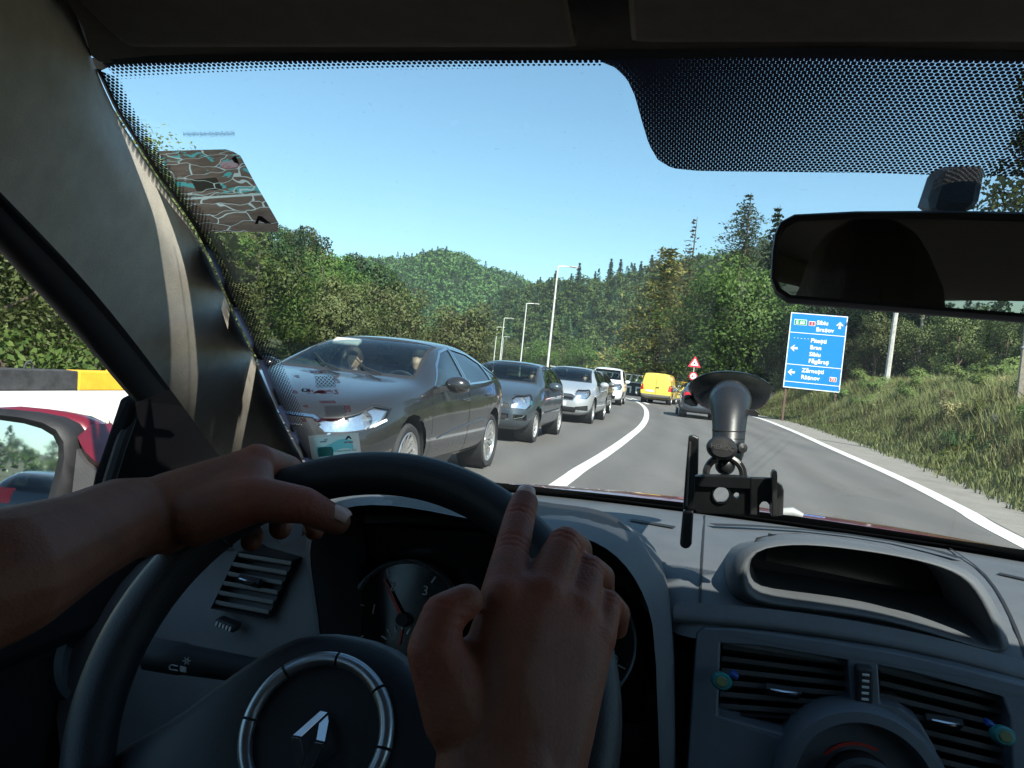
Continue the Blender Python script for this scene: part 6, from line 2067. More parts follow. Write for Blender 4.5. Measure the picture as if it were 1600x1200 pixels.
# centre panel with the two middle vents
pf = lambda py: .748 - (py - 980) * .00018
outer_px = [(1088, 990), (1100, 981), (1150, 983), (1200, 989), (1300, 1003), (1400, 1020), (1500, 1043), (1600, 1071), (1700, 1104), (1690, 1330), (1066, 1330), (1074, 1200)]
h1 = [(1126, 1004), (1200, 1010), (1324, 1031), (1330, 1098), (1292, 1110), (1262, 1130), (1242, 1152), (1122, 1118)]
h2 = [(1372, 1040), (1450, 1056), (1566, 1088), (1578, 1122), (1584, 1230), (1476, 1230), (1462, 1170), (1440, 1132), (1408, 1107), (1376, 1100)]
loops = [[Lf(x, y, pf(y)) for x, y in q] for q in (outer_px, h1, h2)]
allp = [p for q in loops for p in q]
b = MB()
b.v = [tuple(p) for p in allp]
for tri in tessellate_polygon(loops):
    b.f.append(tuple(tri))
o_ = len(loops[0])
for q, st_ in ((loops[1], o_), (loops[2], o_ + len(loops[1])), (loops[0], 0)):
    n_ = len(b.v)
    b.v += [tuple(p + Vector((0, .05, 0))) for p in q]
    for i in range(len(q)):
        j = (i + 1) % len(q)
        b.f.append((st_ + i, st_ + j, n_ + j, n_ + i))
cp = b.build('centre_panel', DASHLOW, dash, smooth=False, bevel=.003)
vent([(1126, 1004), (1326, 1033), (1332, 1130), (1120, 1116)], 6, pf, dash, ((1204, 1078), (1245, 1084)), -.012, SLATG)
vent([(1372, 1040), (1568, 1088), (1586, 1232), (1372, 1180)], 7, pf, dash, ((1456, 1126), (1499, 1133)), -.012, SLATG)
thumb(1349, 1068, .0135, .030, pf(1068) - .002, -4, dash)
dc = Lf(1345, 1238, pf(1238) - .004)
M = Matrix.Translation(dc) @ Matrix.Rotation(R(80), 4, 'X')
dial = MB().lathe([(.068, -.04), (.068, .004), (.064, .010), (.056, .011), (.053, .006), (.052, -.012), (.0, -.016)], M, 56).build('climate_dial', DASHLOW, dash)
MB().lathe([(.030, -.012), (.030, .014), (.026, .018), (.0, .018)], M, 40).build('dial_knob', BLACKPL, dial)
MB().lathe([(.036, -.0125), (.036, -.010), (.0335, -.010), (.0335, -.0125)], M, 40).build('dial_ring', INKRED, dial)
# column cover and light stalk
MB().prism([Lf(x, y, .70) for x, y in ((470, 1080), (640, 1075), (900, 1090), (900, 1300), (420, 1300), (420, 1110))], (0, .12, 0)).build('column_cover', BLACKPL, dash, smooth=False, bevel=.02)
a, b_ = Lf(226, 1020, .60), Lf(420, 1052, .635)
stk = MB().tube([a, a.lerp(b_, .02), a.lerp(b_, .3), a.lerp(b_, .34), a.lerp(b_, .5), b_], [.010, .0135, .0135, .0125, .012, .0105], 14).build('light_stalk', BLACKPL, dash, angle=60)
ic = mat('stalk_print', (.30, .30, .29), .6)
def stalk_print(pix, name='stalk_symbol'):
    MB().prism([Lf(x, y, .584) for x, y in pix], (0, .001, 0)).build(name, ic, stk, smooth=False)
def ringpx(cx, cy, r0, r1, a0, a1, n=8):
    return [(cx + r0 * math.cos(t_), cy + r0 * math.sin(t_)) for t_ in np.linspace(a0, a1, n)] + [(cx + r1 * math.cos(t_), cy + r1 * math.sin(t_)) for t_ in np.linspace(a1, a0, n)]
stalk_print(ringpx(291, 1033, 2, 3.4, 0, 6.2))
for k in range(6):
    a_ = k * 1.047
    stalk_print([(291 + q * math.cos(a_ + w_), 1033 + q * math.sin(a_ + w_)) for q, w_ in ((4.4, -.12), (6, -.1), (6, .1), (4.4, .12))])
stalk_print(ringpx(268, 1043, 3.2, 4.6, 1.2, 5.1))
stalk_print([(270, 1039), (277, 1040.5), (277, 1042), (270, 1040.5)])
stalk_print([(270, 1046), (277, 1047.5), (277, 1049), (270, 1047.5)])
stalk_print([(281, 1041), (290, 1043), (290, 1051), (281, 1049)])

# ---- steering wheel
SWC = lc(-.1963, .4755, -.2257)
TILT = R(32)
WE1, WE2 = Vector((1, 0, 0)), Vector((0, math.sin(TILT), math.cos(TILT)))
WN = Vector((0, -math.cos(TILT), math.sin(TILT)))
WM = Matrix(((WE1.x, WE2.x, WN.x, SWC.x), (WE1.y, WE2.y, WN.y, SWC.y), (WE1.z, WE2.z, WN.z, SWC.z), (0, 0, 0, 1)))
RIM_R, RIM_T = .1640, .0160
sw = bpy.data.objects.new('steering_wheel', None)
COL.objects.link(sw)
sw.parent = own
prof = []
for k in range(17):
    a_ = 2 * math.pi * k / 16
    prof.append((RIM_R + RIM_T * math.cos(a_), RIM_T * 1.02 * math.sin(a_)))
MB().lathe(prof, WM, 96).build('rim', LEATHER, sw, angle=180)
# stitched joins where the grip leather meets the smooth leather
for ang in (38, 142, 205, -25):
    a_ = R(ang)
    d_ = Vector((math.cos(a_), math.sin(a_), 0))
    pr = [WM @ (d_ * (RIM_R + (RIM_T + .0006) * math.cos(q)) + Vector((0, 0, (RIM_T + .0008) * math.sin(q)))) for q in np.linspace(0, 2 * math.pi, 19)[:-1]]
    MB().tube(pr, .0009, 5, closed=True).build('rim_seam', SEAL, sw)
# perforated grips
t = NT('grip_leather')
co = t.coord('Object')
vor = t.new('ShaderNodeTexVoronoi')
t.put(vor.inputs['Vector'], co)
vor.inputs['Scale'].default_value = 620
dimp = t.math('GREATER_THAN', vor.outputs['Distance'], .28)
t.set(Base_Color=t.mix(dimp, (.008, .008, .01), (.018, .019, .022)), Roughness=.5)
t.bump(vor.outputs['Distance'], .25, .0006)
GRIP = t.m
for a0, a1 in ((142.4, 204.6), (-24.6, 37.6)):
    prof2 = [(RIM_R + (RIM_T + .0004) * math.cos(q), (RIM_T * 1.02 + .0004) * math.sin(q)) for q in np.linspace(0, 2 * math.pi, 17)]
    MB().lathe(prof2, WM, 30, R(a0), R(a1)).build('grip', GRIP, sw, angle=180)
# airbag cover: find where it must sit so that its ring lands where it is seen
ringc = O_L + rayL(494, 1147) * 1.0
d_ = rayL(494, 1147)
HUBN = .020
k_ = (SWC + WN * HUBN - O_L).dot(WN) / d_.dot(WN)
RC = O_L + d_ * k_
loc = WM.inverted() @ RC
hub_pts = [(0, .0445), (.028, .0425), (.050, .030), (.075, .006), (.10, -.022), (.128, -.042), (.152, -.052), (.153, -.082), (.125, -.088), (.09, -.097), (.055, -.112), (0, -.118)]
hp = hub_pts + [(-x, y) for x, y in hub_pts[-2:0:-1]]
rows = []
for k, z_ in ((1.02, -.03), (1.02, -.006), (.985, .008), (.92, .015), (.75, .0185), (.45, .0195), (.1, .02), (.01, .02)):
    r = []
    for x, y in hp:
        xx = x * k if abs(x) < .09 or k > .95 else math.copysign(min(abs(x) * k, .10 * k + .025), x)
        r.append(WM @ Vector((xx, (y + .035) * k - .035, z_ - .35 * max(0, abs(xx) - .085))))
    rows.append(r)
MB().grid(rows, True).build('airbag_cover', mat('airbag_plastic', (.014, .016, .020), .5, 0, .15, 30., .3, 500., bdist=.0008), sw, angle=180, subsurf=1)
RM = Matrix(((WE1.x, WE2.x, WN.x, RC.x), (WE1.y, WE2.y, WN.y, RC.y), (WE1.z, WE2.z, WN.z, RC.z + 0), (0, 0, 0, 1)))
RM.translation = RC + WN * .001
rr0 = .0440
for k in range(8):
    a0, a1 = R(45 * k + 1.1), R(45 * k + 43.9)
    prof3 = [(rr0 + .0045 * math.cos(q), .0045 * math.sin(q)) for q in np.linspace(-.2, math.pi + .2, 9)]
    MB().lathe(prof3, RM, 12, a0, a1).build('ring_segment', SATIN, sw)
MB().lathe([(0, -.003), (rr0 - .004, -.003), (rr0 - .002, -.008)], RM, 48).build('emblem_plate', mat('emblem_plate_black', (.010, .011, .014), .25), sw)
# diamond emblem in the middle: two folded bars, the lower half falls away, its dimmer reflection put into duller metal
EM = RM @ Matrix.Translation((.002, -.0045, .0))
def bar(pts, dz):
    return [EM @ Vector((x * .0195, y * .0195, dz[i])) for i, (x, y) in enumerate(pts)]
up_l = [(-.56, .0), (-.12, 1.0), (.16, 1.0), (-.26, .0)]
up_r = [(.20, .92), (.34, .72), (.60, .0), (.28, .0), (.06, .55)]
b = MB()
for q in (up_l, up_r):
    b.prism([EM @ Vector((x * .0175, y * .0175 + .0, .001 + .0115 * (1 - y))) for x, y in q], WN * .002)
b.build('emblem', CHROME, sw, smooth=False, bevel=.0004)
b = MB()
for q in (up_l, up_r):
    b.prism([EM @ Vector((-x * .0175, -y * .0175 - .0008, .0125 - .0115 * y)) for x, y in q], WN * .002)
b.build('emblem', SATIN, sw, smooth=False, bevel=.0004)

# ---- bonnet, scuttle and wipers beyond the glass
rows = []
for f, z in ((1.30, -.196), (1.36, -.184), (1.5, -.196), (1.8, -.25), (2.05, -.34), (2.15, -.45)):
    rows.append([lc(CX + x, f - .25 * abs(x) ** 2.2, z - .10 * abs(x) ** 2.5) for x in np.linspace(-.78, .78, 21)])
MB().grid(rows).build('bonnet', REDPAINT, own, angle=180, subsurf=1)
rows = [[lc(CX + x, 1.215 - .25 * abs(x) ** 2.1 + d_, z) for x in np.linspace(-.70, .70, 21)] for d_, z in ((0., -.178), (.03, -.190), (.08, -.196))]
MB().grid(rows).build('scuttle', BLACKPL, own, angle=180)
band('black_edge', [(480, 716), (600, 733), (755, 752), (900, 767), (1060, 784), (1240, 806), (1330, 819), (1440, 836), (1600, 859), (1780, 885)], [(470, 760), (600, 770), (755, 785), (900, 796), (1060, 806), (1240, 818), (1330, 833), (1440, 856), (1600, 888), (1780, 930)], SEAL, .002)
a, b_ = Lf(1222, 801, 1.27), Lf(1254, 806, 1.27)
MB().tube([a, a.lerp(b_, .5) + Vector((0, 0, .003)), b_], [.007, .0075, .004], 10).build('washer_jet', mat('clear_plastic', (.35, .35, .34), .3), own)

# ---- rest of the cabin: right side, seats, rear
for s_, l_ in ((1, .915), (-1, -.625)):
    MB().box(lc(l_, -.72, -.61), (.06, 2.9, .66)).build('side_wall', BLACKPL, own, bevel=.01)
    for f_, w_ in ((-.36, .10), (-1.35, .16)):
        tp = Vector((CX + s_ * .60, f_, CAM_H + .235))
        bt = Vector((l_, f_ + .03, CAM_H - .2))
        MB().prism([bt - Vector((0, w_ / 2, 0)), bt + Vector((0, w_ / 2, 0)), tp + Vector((0, w_ / 2, 0)), tp - Vector((0, w_ / 2, 0))], (.03 * s_, 0, 0)).build('door_pillar', CLOTHTRIM, own, smooth=False, bevel=.008)
    rl = MB()
    rl.tube([Vector((CX + s_ * q, f_, CAM_H + z)) for q, f_, z in ((.62, -.02, .19), (.63, -.1, .195), (.635, -.3, .195), (.64, -1., .19), (.62, -1.7, .16))], [.03, .035, .04, .04, .04], 10)
    rl.build('roof_rail', HEADCLOTH, own)
for s_, l_ in ((1, .915), (-1, -.625)):
    for f0, f1 in ((-.41, .30), (-1.27, -.31)):
        gm_ = SIDEGLASS if f1 > 0 else TINTED
        if s_ == -1 and f1 > 0:
            continue
        MB().flat([Vector((l_ - .01 * s_, f0, CAM_H - .18)), Vector((l_ - .01 * s_, f1, CAM_H - .18)), Vector((CX + s_ * .62, min(f1, .25), CAM_H + .20)), Vector((CX + s_ * .63, f0, CAM_H + .20))]).build('side_window', gm_, own, smooth=False)
MB().flat([lc(CX - .50, -1.97, -.17), lc(CX + .50, -1.97, -.17), lc(CX + .45, -1.69, .18), lc(CX - .45, -1.69, .18)]).build('rear_window', TINTED, own, smooth=False)
# right pillar and door
rows = []
for p_l in [edge_pt(v) for v in np.linspace(0, 1, 9)]:
    m_ = Vector((2 * CX - p_l.x, p_l.y, p_l.z))
    rows.append([m_, m_ + Vector((.01, -.03, -.005)), m_ + Vector((.05, -.06, .0)), m_ + Vector((.09, -.06, .0))])
MB().grid(rows).build('pillar_trim', CLOTHTRIM, own, angle=180)
MB().box(lc(.90, .30, -.24), (.12, 1.5, .10)).build('door_sill', BLACKPL, own, bevel=.02)
MB().box(lc(.15, -.6, -.97), (1.56, 3.2, .06)).build('cabin_floor', CABIN, own)
MB().box(lc(.15, -1.98, -.55), (1.50, .06, .78)).build('tailgate', BLACKPL, own, bevel=.01)
for s_ in (-1, 1):
    MB().prism([lc(CX + s_ * .52, -2.02, -.16), lc(CX + s_ * .77, -2.02, -.16), lc(CX + s_ * .64, -1.70, .20), lc(CX + s_ * .46, -1.70, .19)], (0, -.05, 0)).build('rear_pillar', CLOTHTRIM, own, smooth=False)
SEATC = mat('seat_cloth', (.035, .033, .035), .95, 0, .3, 30., .5, 200.)
for l_ in (-.215, .505):
    MB().box(lc(l_, -.22, -.66), (.52, .52, .16)).build('seat', SEATC, own, bevel=.06)
    MB().box(lc(l_, -.52, -.33), (.50, .14, .66), Matrix.Rotation(R(14), 3, 'X')).build('seat_back', SEATC, own, bevel=.06)
    MB().box(lc(l_, -.60, .07), (.26, .10, .16), Matrix.Rotation(R(10), 3, 'X')).build('headrest', SEATC, own, bevel=.045)
MB().box(lc(.15, -1.30, -.66), (1.3, .5, .16)).build('rear_bench', SEATC, own, bevel=.06)
MB().box(lc(.15, -1.58, -.38), (1.3, .14, .62), Matrix.Rotation(R(18), 3, 'X')).build('rear_bench_back', SEATC, own, bevel=.06)
for l_ in (-.25, .15, .55):
    MB().box(lc(l_, -1.66, -.03), (.24, .09, .13)).build('headrest', SEATC, own, bevel=.04)
# outer skin: sides, wings, nose and wheels
for s_ in (1, -1):
    xo = CX + s_ * .80
    rows = [[Vector((xo - s_ * (.10 * max(0, (abs(f + .05) - 1.6)) ** 2 + zz[1]), f, CAM_H + zz[0])) for f in np.linspace(-2.05, 2.05, 21)] for zz in ((-.24 + 0, .04), (-.3, .0), (-.6, -.01), (-.85, .0), (-1.0, .03))]
    MB().grid(rows).build('side_panel', REDPAINT, own, angle=180)
w_par = bpy.data.objects.new('running_gear', None)
COL.objects.link(w_par)
w_par.parent = own
for s_ in (1, -1):
    for f in (1.32, -1.28):
        M = Matrix.Translation((CX + s_ * .70, f, .31)) @ Matrix.Rotation(R(90), 4, 'Y')
        MB().lathe([(.20, -.1), (.29, -.1), (.31, -.06), (.31, .06), (.29, .1), (.20, .1), (0, .07)], M, 32).build('tyre', TYRE, w_par)
MB().prism([lc(CX + x, 2.14, z) for x, z in ((-.74, -1.05), (.74, -1.05), (.72, -.55), (.6, -.44), (-.6, -.44), (-.72, -.55))], (0, -.08, 0)).build('front_bumper', REDPAINT, own, bevel=.03)
# ------------------------------------------------------------------ the driver: one body, hands on the wheel
t = NT('driver_skin')
co = t.coord('Object')
n1, n2 = t.noise(co, 30., 6., .7), t.noise(co, 420., 4., .7)
wr = t.new('ShaderNodeTexVoronoi')
t.put(wr.inputs['Vector'], t.vmath('MULTIPLY', co, (1., 1., 1.)))
wr.inputs['Scale'].default_value = 520
t.set(Base_Color=t.mix(t.math('MULTIPLY', n2, .25), t.ramp(n1, [(.3, (.17, .055, .029)), (.7, (.25, .088, .047))]), (.12, .032, .017)), Roughness=.6)
kn = t.new('ShaderNodeAttribute', attribute_name='knuckle').outputs['Fac']
skin_c = t.p.inputs['Base Color'].links[0].from_socket
spots_ = t.math('GREATER_THAN', t.noise(co, 150., 2., .5), .67)
skin_c = t.mix(t.math('MULTIPLY', spots_, .22), skin_c, (.11, .03, .015))
t.set(Base_Color=t.mix(t.math('MULTIPLY', kn, .55), skin_c, (.32, .06, .032)))
t.p.inputs['Subsurface Weight'].default_value = .04
t.p.inputs['Subsurface Radius'].default_value = (.012, .004, .002)
t.p.inputs['Subsurface Scale'].default_value = .5
t.p.inputs['Specular IOR Level'].default_value = .4
t.bump(t.math('ADD', wr.outputs['Distance'], t.math('MULTIPLY', n2, .6)), .3, .0007)
SKIN = t.m
NAIL = mat('fingernail', (.62, .38, .32), .28, 0, .06, 60.)
def chain(bm, pts):
    for (p, r1), (q, r2) in zip(pts[:-1], pts[1:]):
        hull_obj(bm, [(p, r1), (q, r2)], 12, 8)
def K(px, py, d, r):
    return (Ld(px, py, d), r)
hand = bmesh.new()
# right hand, seen from its back, index finger laid along the rim
mcpR = [K(788, 938, .424, .0140), K(848, 932, .430, .0138), K(898, 956, .436, .0130), K(930, 998, .438, .0118)]
chain(hand, [mcpR[0], K(799, 862, .452, .0104), K(811, 812, .474, .0098), K(819, 786, .486, .0090)])
chain(hand, [mcpR[1], K(882, 849, .458, .0102), K(903, 858, .486, .0090), K(908, 888, .497, .0080)])
chain(hand, [mcpR[2], K(920, 891, .460, .0094), K(940, 902, .486, .0084), K(942, 930, .494, .0076)])
chain(hand, [mcpR[3], K(949, 944, .452, .0084), K(966, 958, .474, .0074), K(964, 982, .482, .0068)])
wr_ = [K(752, 1210, .384, .0235), K(842, 1210, .388, .0225)]
hull_obj(hand, wr_ + [(p, r * .92) for p, r in mcpR] + [K(800, 1080, .40, .021), K(757, 1095, .402, .019)], 12, 8)
for p, r in mcpR:                                       # knuckles stand a little proud
    hull_obj(hand, [(p + (O_L - p).normalized() * .0015, r * .98)], 12, 8)
for (p, r), w_ in zip(mcpR, ((772, 1190), (795, 1190), (818, 1190), (838, 1190))):
    hull_obj(hand, [(p + (O_L - p).normalized() * .0050, .0042), (Ld(w_[0], w_[1], .3725), .003)], 8, 6)
chain(hand, [K(724, 1120, .392, .0200), K(678, 1016, .394, .0138), K(692, 962, .400, .0113), K(729, 939, .406, .0090)])
hull_obj(hand, [K(724, 1120, .392, .0195), K(680, 1024, .398, .0125), K(752, 1040, .418, .010)], 12, 8)
elbR = lc(-.02, .02, -.47)
chain(hand, [K(797, 1200, .386, .027), K(797, 1330, .36, .030), (elbR, .043)])
hull_obj(hand, wr_ + [K(797, 1330, .36, .030)], 12, 8)
# left hand gripping the rim
mcpL = [K(402, 724, .588, .0145), K(374, 748, .604, .0138), K(345, 772, .604, .0130), K(318, 794, .594, .0118)]
chain(hand, [mcpL[0], K(452, 733, .634, .0108), K(484, 776, .660, .0096), K(491, 828, .642, .0086)])
chain(hand, [mcpL[1], K(412, 775, .652, .0106), K(440, 808, .640, .0094), K(438, 826, .606, .0088)])
chain(hand, [mcpL[2], K(374, 812, .640, .0098), K(396, 838, .632, .0088), K(392, 846, .618, .0082)])
chain(hand, [mcpL[3], K(334, 832, .620, .0088), K(346, 846, .622, .0078), K(346, 848, .610, .0074)])
wl = [K(262, 792, .548, .0235), K(258, 818, .565, .0220)]
hull_obj(hand, wl + [(p, r * .9) for p, r in mcpL], 12, 8)
for p, r in mcpL:
    hull_obj(hand, [(p, r * 1.02)], 12, 8)
chain(hand, [K(305, 806, .545, .021), K(396, 780, .548, .0165), K(474, 789, .546, .0128), K(526, 814, .553, .0100)])
hull_obj(hand, [K(305, 806, .545, .021), K(396, 780, .548, .0155), (mcpL[0][0], .011)], 12, 8)
elbL = lc(-.43, .06, -.20)
chain(hand, [K(255, 804, .555, .0265), K(190, 812, .525, .0275), K(110, 850, .47, .0290), K(0, 900, .405, .0345), (elbL, .044)])
hand_me = remeshed(hand, .0016, 9, .5)
# creases over the finger joints, and a redder tone on the knuckles
JOINTS = [(K(799, 862, .452, .0104), mcpR[0], 3), (K(811, 812, .474, .0098), K(799, 862, .452, .01), 2), (mcpR[0], K(800, 1080, .40, .02), 0), (mcpR[1], K(800, 1080, .40, .02), 0), (mcpR[2], K(800, 1080, .40, .02), 0), (mcpR[3], K(800, 1080, .40, .02), 0),
          (K(882, 849, .458, .0102), mcpR[1], 3), (K(920, 891, .460, .0094), mcpR[2], 3), (K(949, 944, .452, .0084), mcpR[3], 2), (K(690, 962, .400, .0122), K(676, 1016, .394, .0152), 3), (K(676, 1016, .394, .0152), K(722, 1120, .392, .02), 0),
          (K(474, 789, .546, .0128), K(396, 780, .548, .0165), 3), (K(396, 780, .548, .0165), K(305, 806, .545, .02), 0), (K(452, 733, .634, .0108), mcpL[0], 2), (mcpL[0], wl[0], 0), (mcpL[1], wl[0], 0)]
nv = len(hand_me.vertices)
V = np.empty(nv * 3, dtype=np.float32)
hand_me.vertices.foreach_get('co', V)
V = V.reshape(-1, 3)
NRM = np.empty(nv * 3, dtype=np.float32)
hand_me.vertices.foreach_get('normal', NRM)
NRM = NRM.reshape(-1, 3)
RED = np.zeros(nv)
DISP = np.zeros(nv)
for (p, r), (q, _r), n_c in JOINTS:
    ax_ = np.array((p - q).normalized())
    rel = V - np.array(p)
    dist = np.linalg.norm(rel, axis=1)
    w_ = np.exp(-(dist / (r * 1.5)) ** 4)
    RED = np.maximum(RED, w_ * (1. if n_c else .7))
    facing = np.clip(NRM @ np.array((O_L - p).normalized()) * 1.3 + .35, 0, 1)
    u_ = rel @ ax_
    side_ = np.linalg.norm(rel - np.outer(u_, ax_), axis=1)
    for c_ in range(n_c):
        u0 = (c_ - (n_c - 1) / 2) * r * .42 + .0004 * np.sin(V[:, 0] * 900 + c_)
        DISP -= .00075 * np.exp(-((u_ - u0) / .0010) ** 2) * w_ * facing
V += NRM * DISP[:, None]
hand_me.vertices.foreach_set('co', V.ravel())
hand_me.update()
# head, neck, trunk and upper arms; joins the forearms at the elbows
bodyb = bmesh.new()
HD = HEAD + Vector((0, -.06, 0))
H = lambda *sp: hull_obj(bodyb, [(HD + Vector(p), r) for p, r in sp], 12, 8)
H(((0, -.03, .03), .088), ((0, .01, .075), .078), ((0, .015, .0), .07))
H(((0, .055, -.085), .028), ((0, .02, -.02), .066), ((.035, .0, -.06), .03), ((-.035, 0, -.06), .03))
H(((0, .098, -.025), .011), ((0, .085, .02), .009))
H(((.022, .075, -.062), .012), ((-.022, .075, -.062), .012))
H(((.082, -.01, 0), .018), ((.08, -.012, .02), .016))
H(((-.082, -.01, 0), .018), ((-.08, -.012, .02), .016))
H(((0, -.02, -.20), .058), ((0, -.015, -.06), .055))
shR, shL = HD + Vector((.19, -.02, -.27)), HD + Vector((-.19, -.02, -.27))
T = lambda *sp: hull_obj(bodyb, [(Vector(p), r) for p, r in sp], 12, 8)
T((shR, .062), (shL, .062), (HD + Vector((.12, .0, -.5)), .10), (HD + Vector((-.12, .0, -.5)), .10))
T((HD + Vector((.12, .0, -.5)), .10), (HD + Vector((-.12, .0, -.5)), .10), (HD + Vector((.11, .02, -.72)), .11), (HD + Vector((-.11, .02, -.72)), .11))
for s_ in (1, -1):
    T((HD + Vector((.1 * s_, .04, -.72)), .085), (HD + Vector((.13 * s_, .44, -.66)), .065))
    T((HD + Vector((.13 * s_, .44, -.66)), .063), (HD + Vector((.13 * s_, .62, -.95)), .045))
    T((HD + Vector((.13 * s_, .62, -.99)), .045), (HD + Vector((.14 * s_, .76, -1.02)), .035))
T((shR, .055), (elbR, .044))
T((shL, .055), (elbL, .045))
T((elbR, .044), (Ld(797, 1330, .36).lerp(elbR, .5), .037))
T((elbL, .044), (Ld(0, 900, .405).lerp(elbL, .5), .038))
body_me = remeshed(bodyb, .0075, 3)
bm = bmesh.new()
ra_ = hand_me.attributes.new('knuckle', 'FLOAT', 'POINT')
ra_.data.foreach_set('value', RED.astype(np.float32))
bm.from_mesh(hand_me)
bm.from_mesh(body_me)
me = bpy.data.meshes.new('person')
bm.to_mesh(me)
bm.free()
me.materials.append(SKIN)
me.polygons.foreach_set('use_smooth', [True] * len(me.polygons))
driver = bpy.data.objects.new('person', me)
COL.objects.link(driver)
driver.matrix_world = CAR_M
tag(driver, 'driver of our car, bare forearms and both hands at the steering wheel', 'person')
def nail(px, py, d, ang, w, h, lift, toward):
    c = Ld(px, py, d)
    n_ = toward.normalized()
    x_ = (Rc_l * math.cos(ang) + Uc_l * math.sin(ang))
    x_ = (x_ - n_ * x_.dot(n_)).normalized()
    y_ = n_.cross(x_)
    rows = []
    for i in range(7):
        r = []
        for j in range(7):
            u, v = (i / 3 - 1), (j / 3 - 1)
            k = math.sqrt(max(0, 1 - .35 * v * v)) if v > 0 else math.sqrt(max(0, 1 - .5 * v * v))
            r.append(c + x_ * (u * w * k) + y_ * (v * h) + n_ * (lift - .0030 * u * u - .0012 * v * v))
        rows.append(r)
    o = MB().grid(rows).build('fingernail', NAIL, driver, angle=180, solid=.0006)
    return o
Rc_l, Uc_l = CAR_I.to_3x3() @ Rc, CAR_I.to_3x3() @ Uc
back_dir = (O_L - Ld(820, 784, .488))
nail(821, 781, .488, R(-12), .0058, .0064, .0078, back_dir + Uc_l * .35)
nail(529, 811, .552, R(60), .0062, .0070, .0098, (O_L - Ld(529, 811, .552)).normalized() * .6 + Uc_l * .6 + Rc_l * .2)
SHIRT = mat('dark_red_tshirt', (.05, .012, .014), .95, 0, .2, 20., .5, 300.)
sb_ = bmesh.new()
S = lambda *sp: hull_obj(sb_, [(Vector(p), r) for p, r in sp], 12, 8)
S((shR, .07), (shL, .07), (HD + Vector((.12, .0, -.5)), .112), (HD + Vector((-.12, .0, -.5)), .112))
S((HD + Vector((.12, .0, -.5)), .112), (HD + Vector((-.12, .0, -.5)), .112), (HD + Vector((.11, .02, -.72)), .12), (HD + Vector((-.11, .02, -.72)), .12))
S((shR, .068), (shR.lerp(elbR, .62), .060))
S((shL, .068), (shL.lerp(elbL, .62), .060))
sm_ = remeshed(sb_, .010, 3)
sm_.materials.append(SHIRT)
sm_.polygons.foreach_set('use_smooth', [True] * len(sm_.polygons))
so = bpy.data.objects.new('shirt', sm_)
COL.objects.link(so)
so.parent = driver
tb = bmesh.new()
S = lambda *sp: hull_obj(tb, [(Vector(p), r) for p, r in sp], 12, 8)
for s_ in (1, -1):
    S((HD + Vector((.1 * s_, .03, -.73)), .10), (HD + Vector((.13 * s_, .44, -.66)), .075))
    S((HD + Vector((.13 * s_, .44, -.66)), .073), (HD + Vector((.13 * s_, .60, -.93)), .055))
tm_ = remeshed(tb, .012, 3)
tm_.materials.append(mat('dark_trousers', (.02, .022, .03), .95, 0, .2, 20.))
to = bpy.data.objects.new('trousers', tm_)
COL.objects.link(to)
to.parent = driver
hb = bmesh.new()
S = lambda *sp: hull_obj(hb, [(HD + Vector(p), r) for p, r in sp], 12, 8)
S(((0, -.04, .04), .096), ((0, .008, .088), .082), ((0, -.06, -.02), .07), ((0, .022, .058), .086))
hm_ = remeshed(hb, .006, 2)
hm_.materials.append(HAIRD)
ho = bpy.data.objects.new('hair', hm_)
COL.objects.link(ho)
ho.parent = driver
for s_ in (1, -1):
    MB().lathe([(0, .008), (.006, .006), (.009, 0)], Matrix.Translation(HD + Vector((.032 * s_, .082, .008))) @ Matrix.Rotation(R(-90), 4, 'X'), 12).build('eye', mat('eye_dark', (.03, .02, .015), .1) if s_ == 1 else bpy.data.materials['eye_dark'], driver)
# ------------------------------------------------------------------ phone holder on the windscreen
HOLDER = mat('holder_black_plastic', (.016, .016, .017), .38, 0, .2, 60., .15, 500., bdist=.0006)
RUBBER = mat('suction_rubber', (.012, .014, .014), .28, 0, .15, 40.)
hold = empty('phone_holder', 'black phone holder with suction cup and empty cradle on the windscreen', 'phone holder', M=CAR_M)
gc = onglass(1141, 607)
e1, e2 = (onglass(1200, 610) - gc), (onglass(1141, 590) - gc)
gn = e1.cross(e2).normalized()
if gn.dot(O_L - gc) < 0:
    gn = -gn
def frame(c, z, xh):
    z = z.normalized()
    x = (xh - z * xh.dot(z)).normalized()
    y = z.cross(x)
    return Matrix(((x.x, y.x, z.x, c.x), (x.y, y.y, z.y, c.y), (x.z, y.z, z.z, c.z), (0, 0, 0, 1)))
GM = frame(gc + gn * .001, gn, Vector((1, 0, 0)))
MB().lathe([(0, .0), (.0435, 0), (.0445, .0015), (.0435, .0035), (.0415, .0075), (.037, .0125), (.030, .0155), (.022, .0175), (.0, .018)], GM, 48).build('suction_cup', RUBBER, hold)
MB().lathe([(.0445, .0005), (.0455, .0012), (.0445, .0022), (.0432, .0012)], GM, 48).build('cup_rim', glass_mat('clear_rim', (.8, .85, .85), 2.), hold)
lobe = [GM @ Vector((-.0445 * math.cos(a_) * k, -.0445 * math.sin(a_) * k, .006)) for a_, k in ((.15, .95), (.22, 1.12), (.42, 1.2), (.62, 1.12), (.72, .95))]
MB().prism(lobe, gn * .006).build('release_tab', RUBBER, hold, smooth=False, bevel=.002)
pts = [(gc + gn * .012, .0235), (Lf(1140, 634, .802), .0188), (Lf(1140, 648, .795), .0168), (Lf(1139, 668, .785), .0155), (Lf(1138, 690, .778), .0147), (Lf(1137, 708, .772), .0146), (Lf(1136, 716, .77), .0133)]
MB().tube([p for p, r in pts], [r for p, r in pts], 28).build('neck', HOLDER, hold, angle=60)
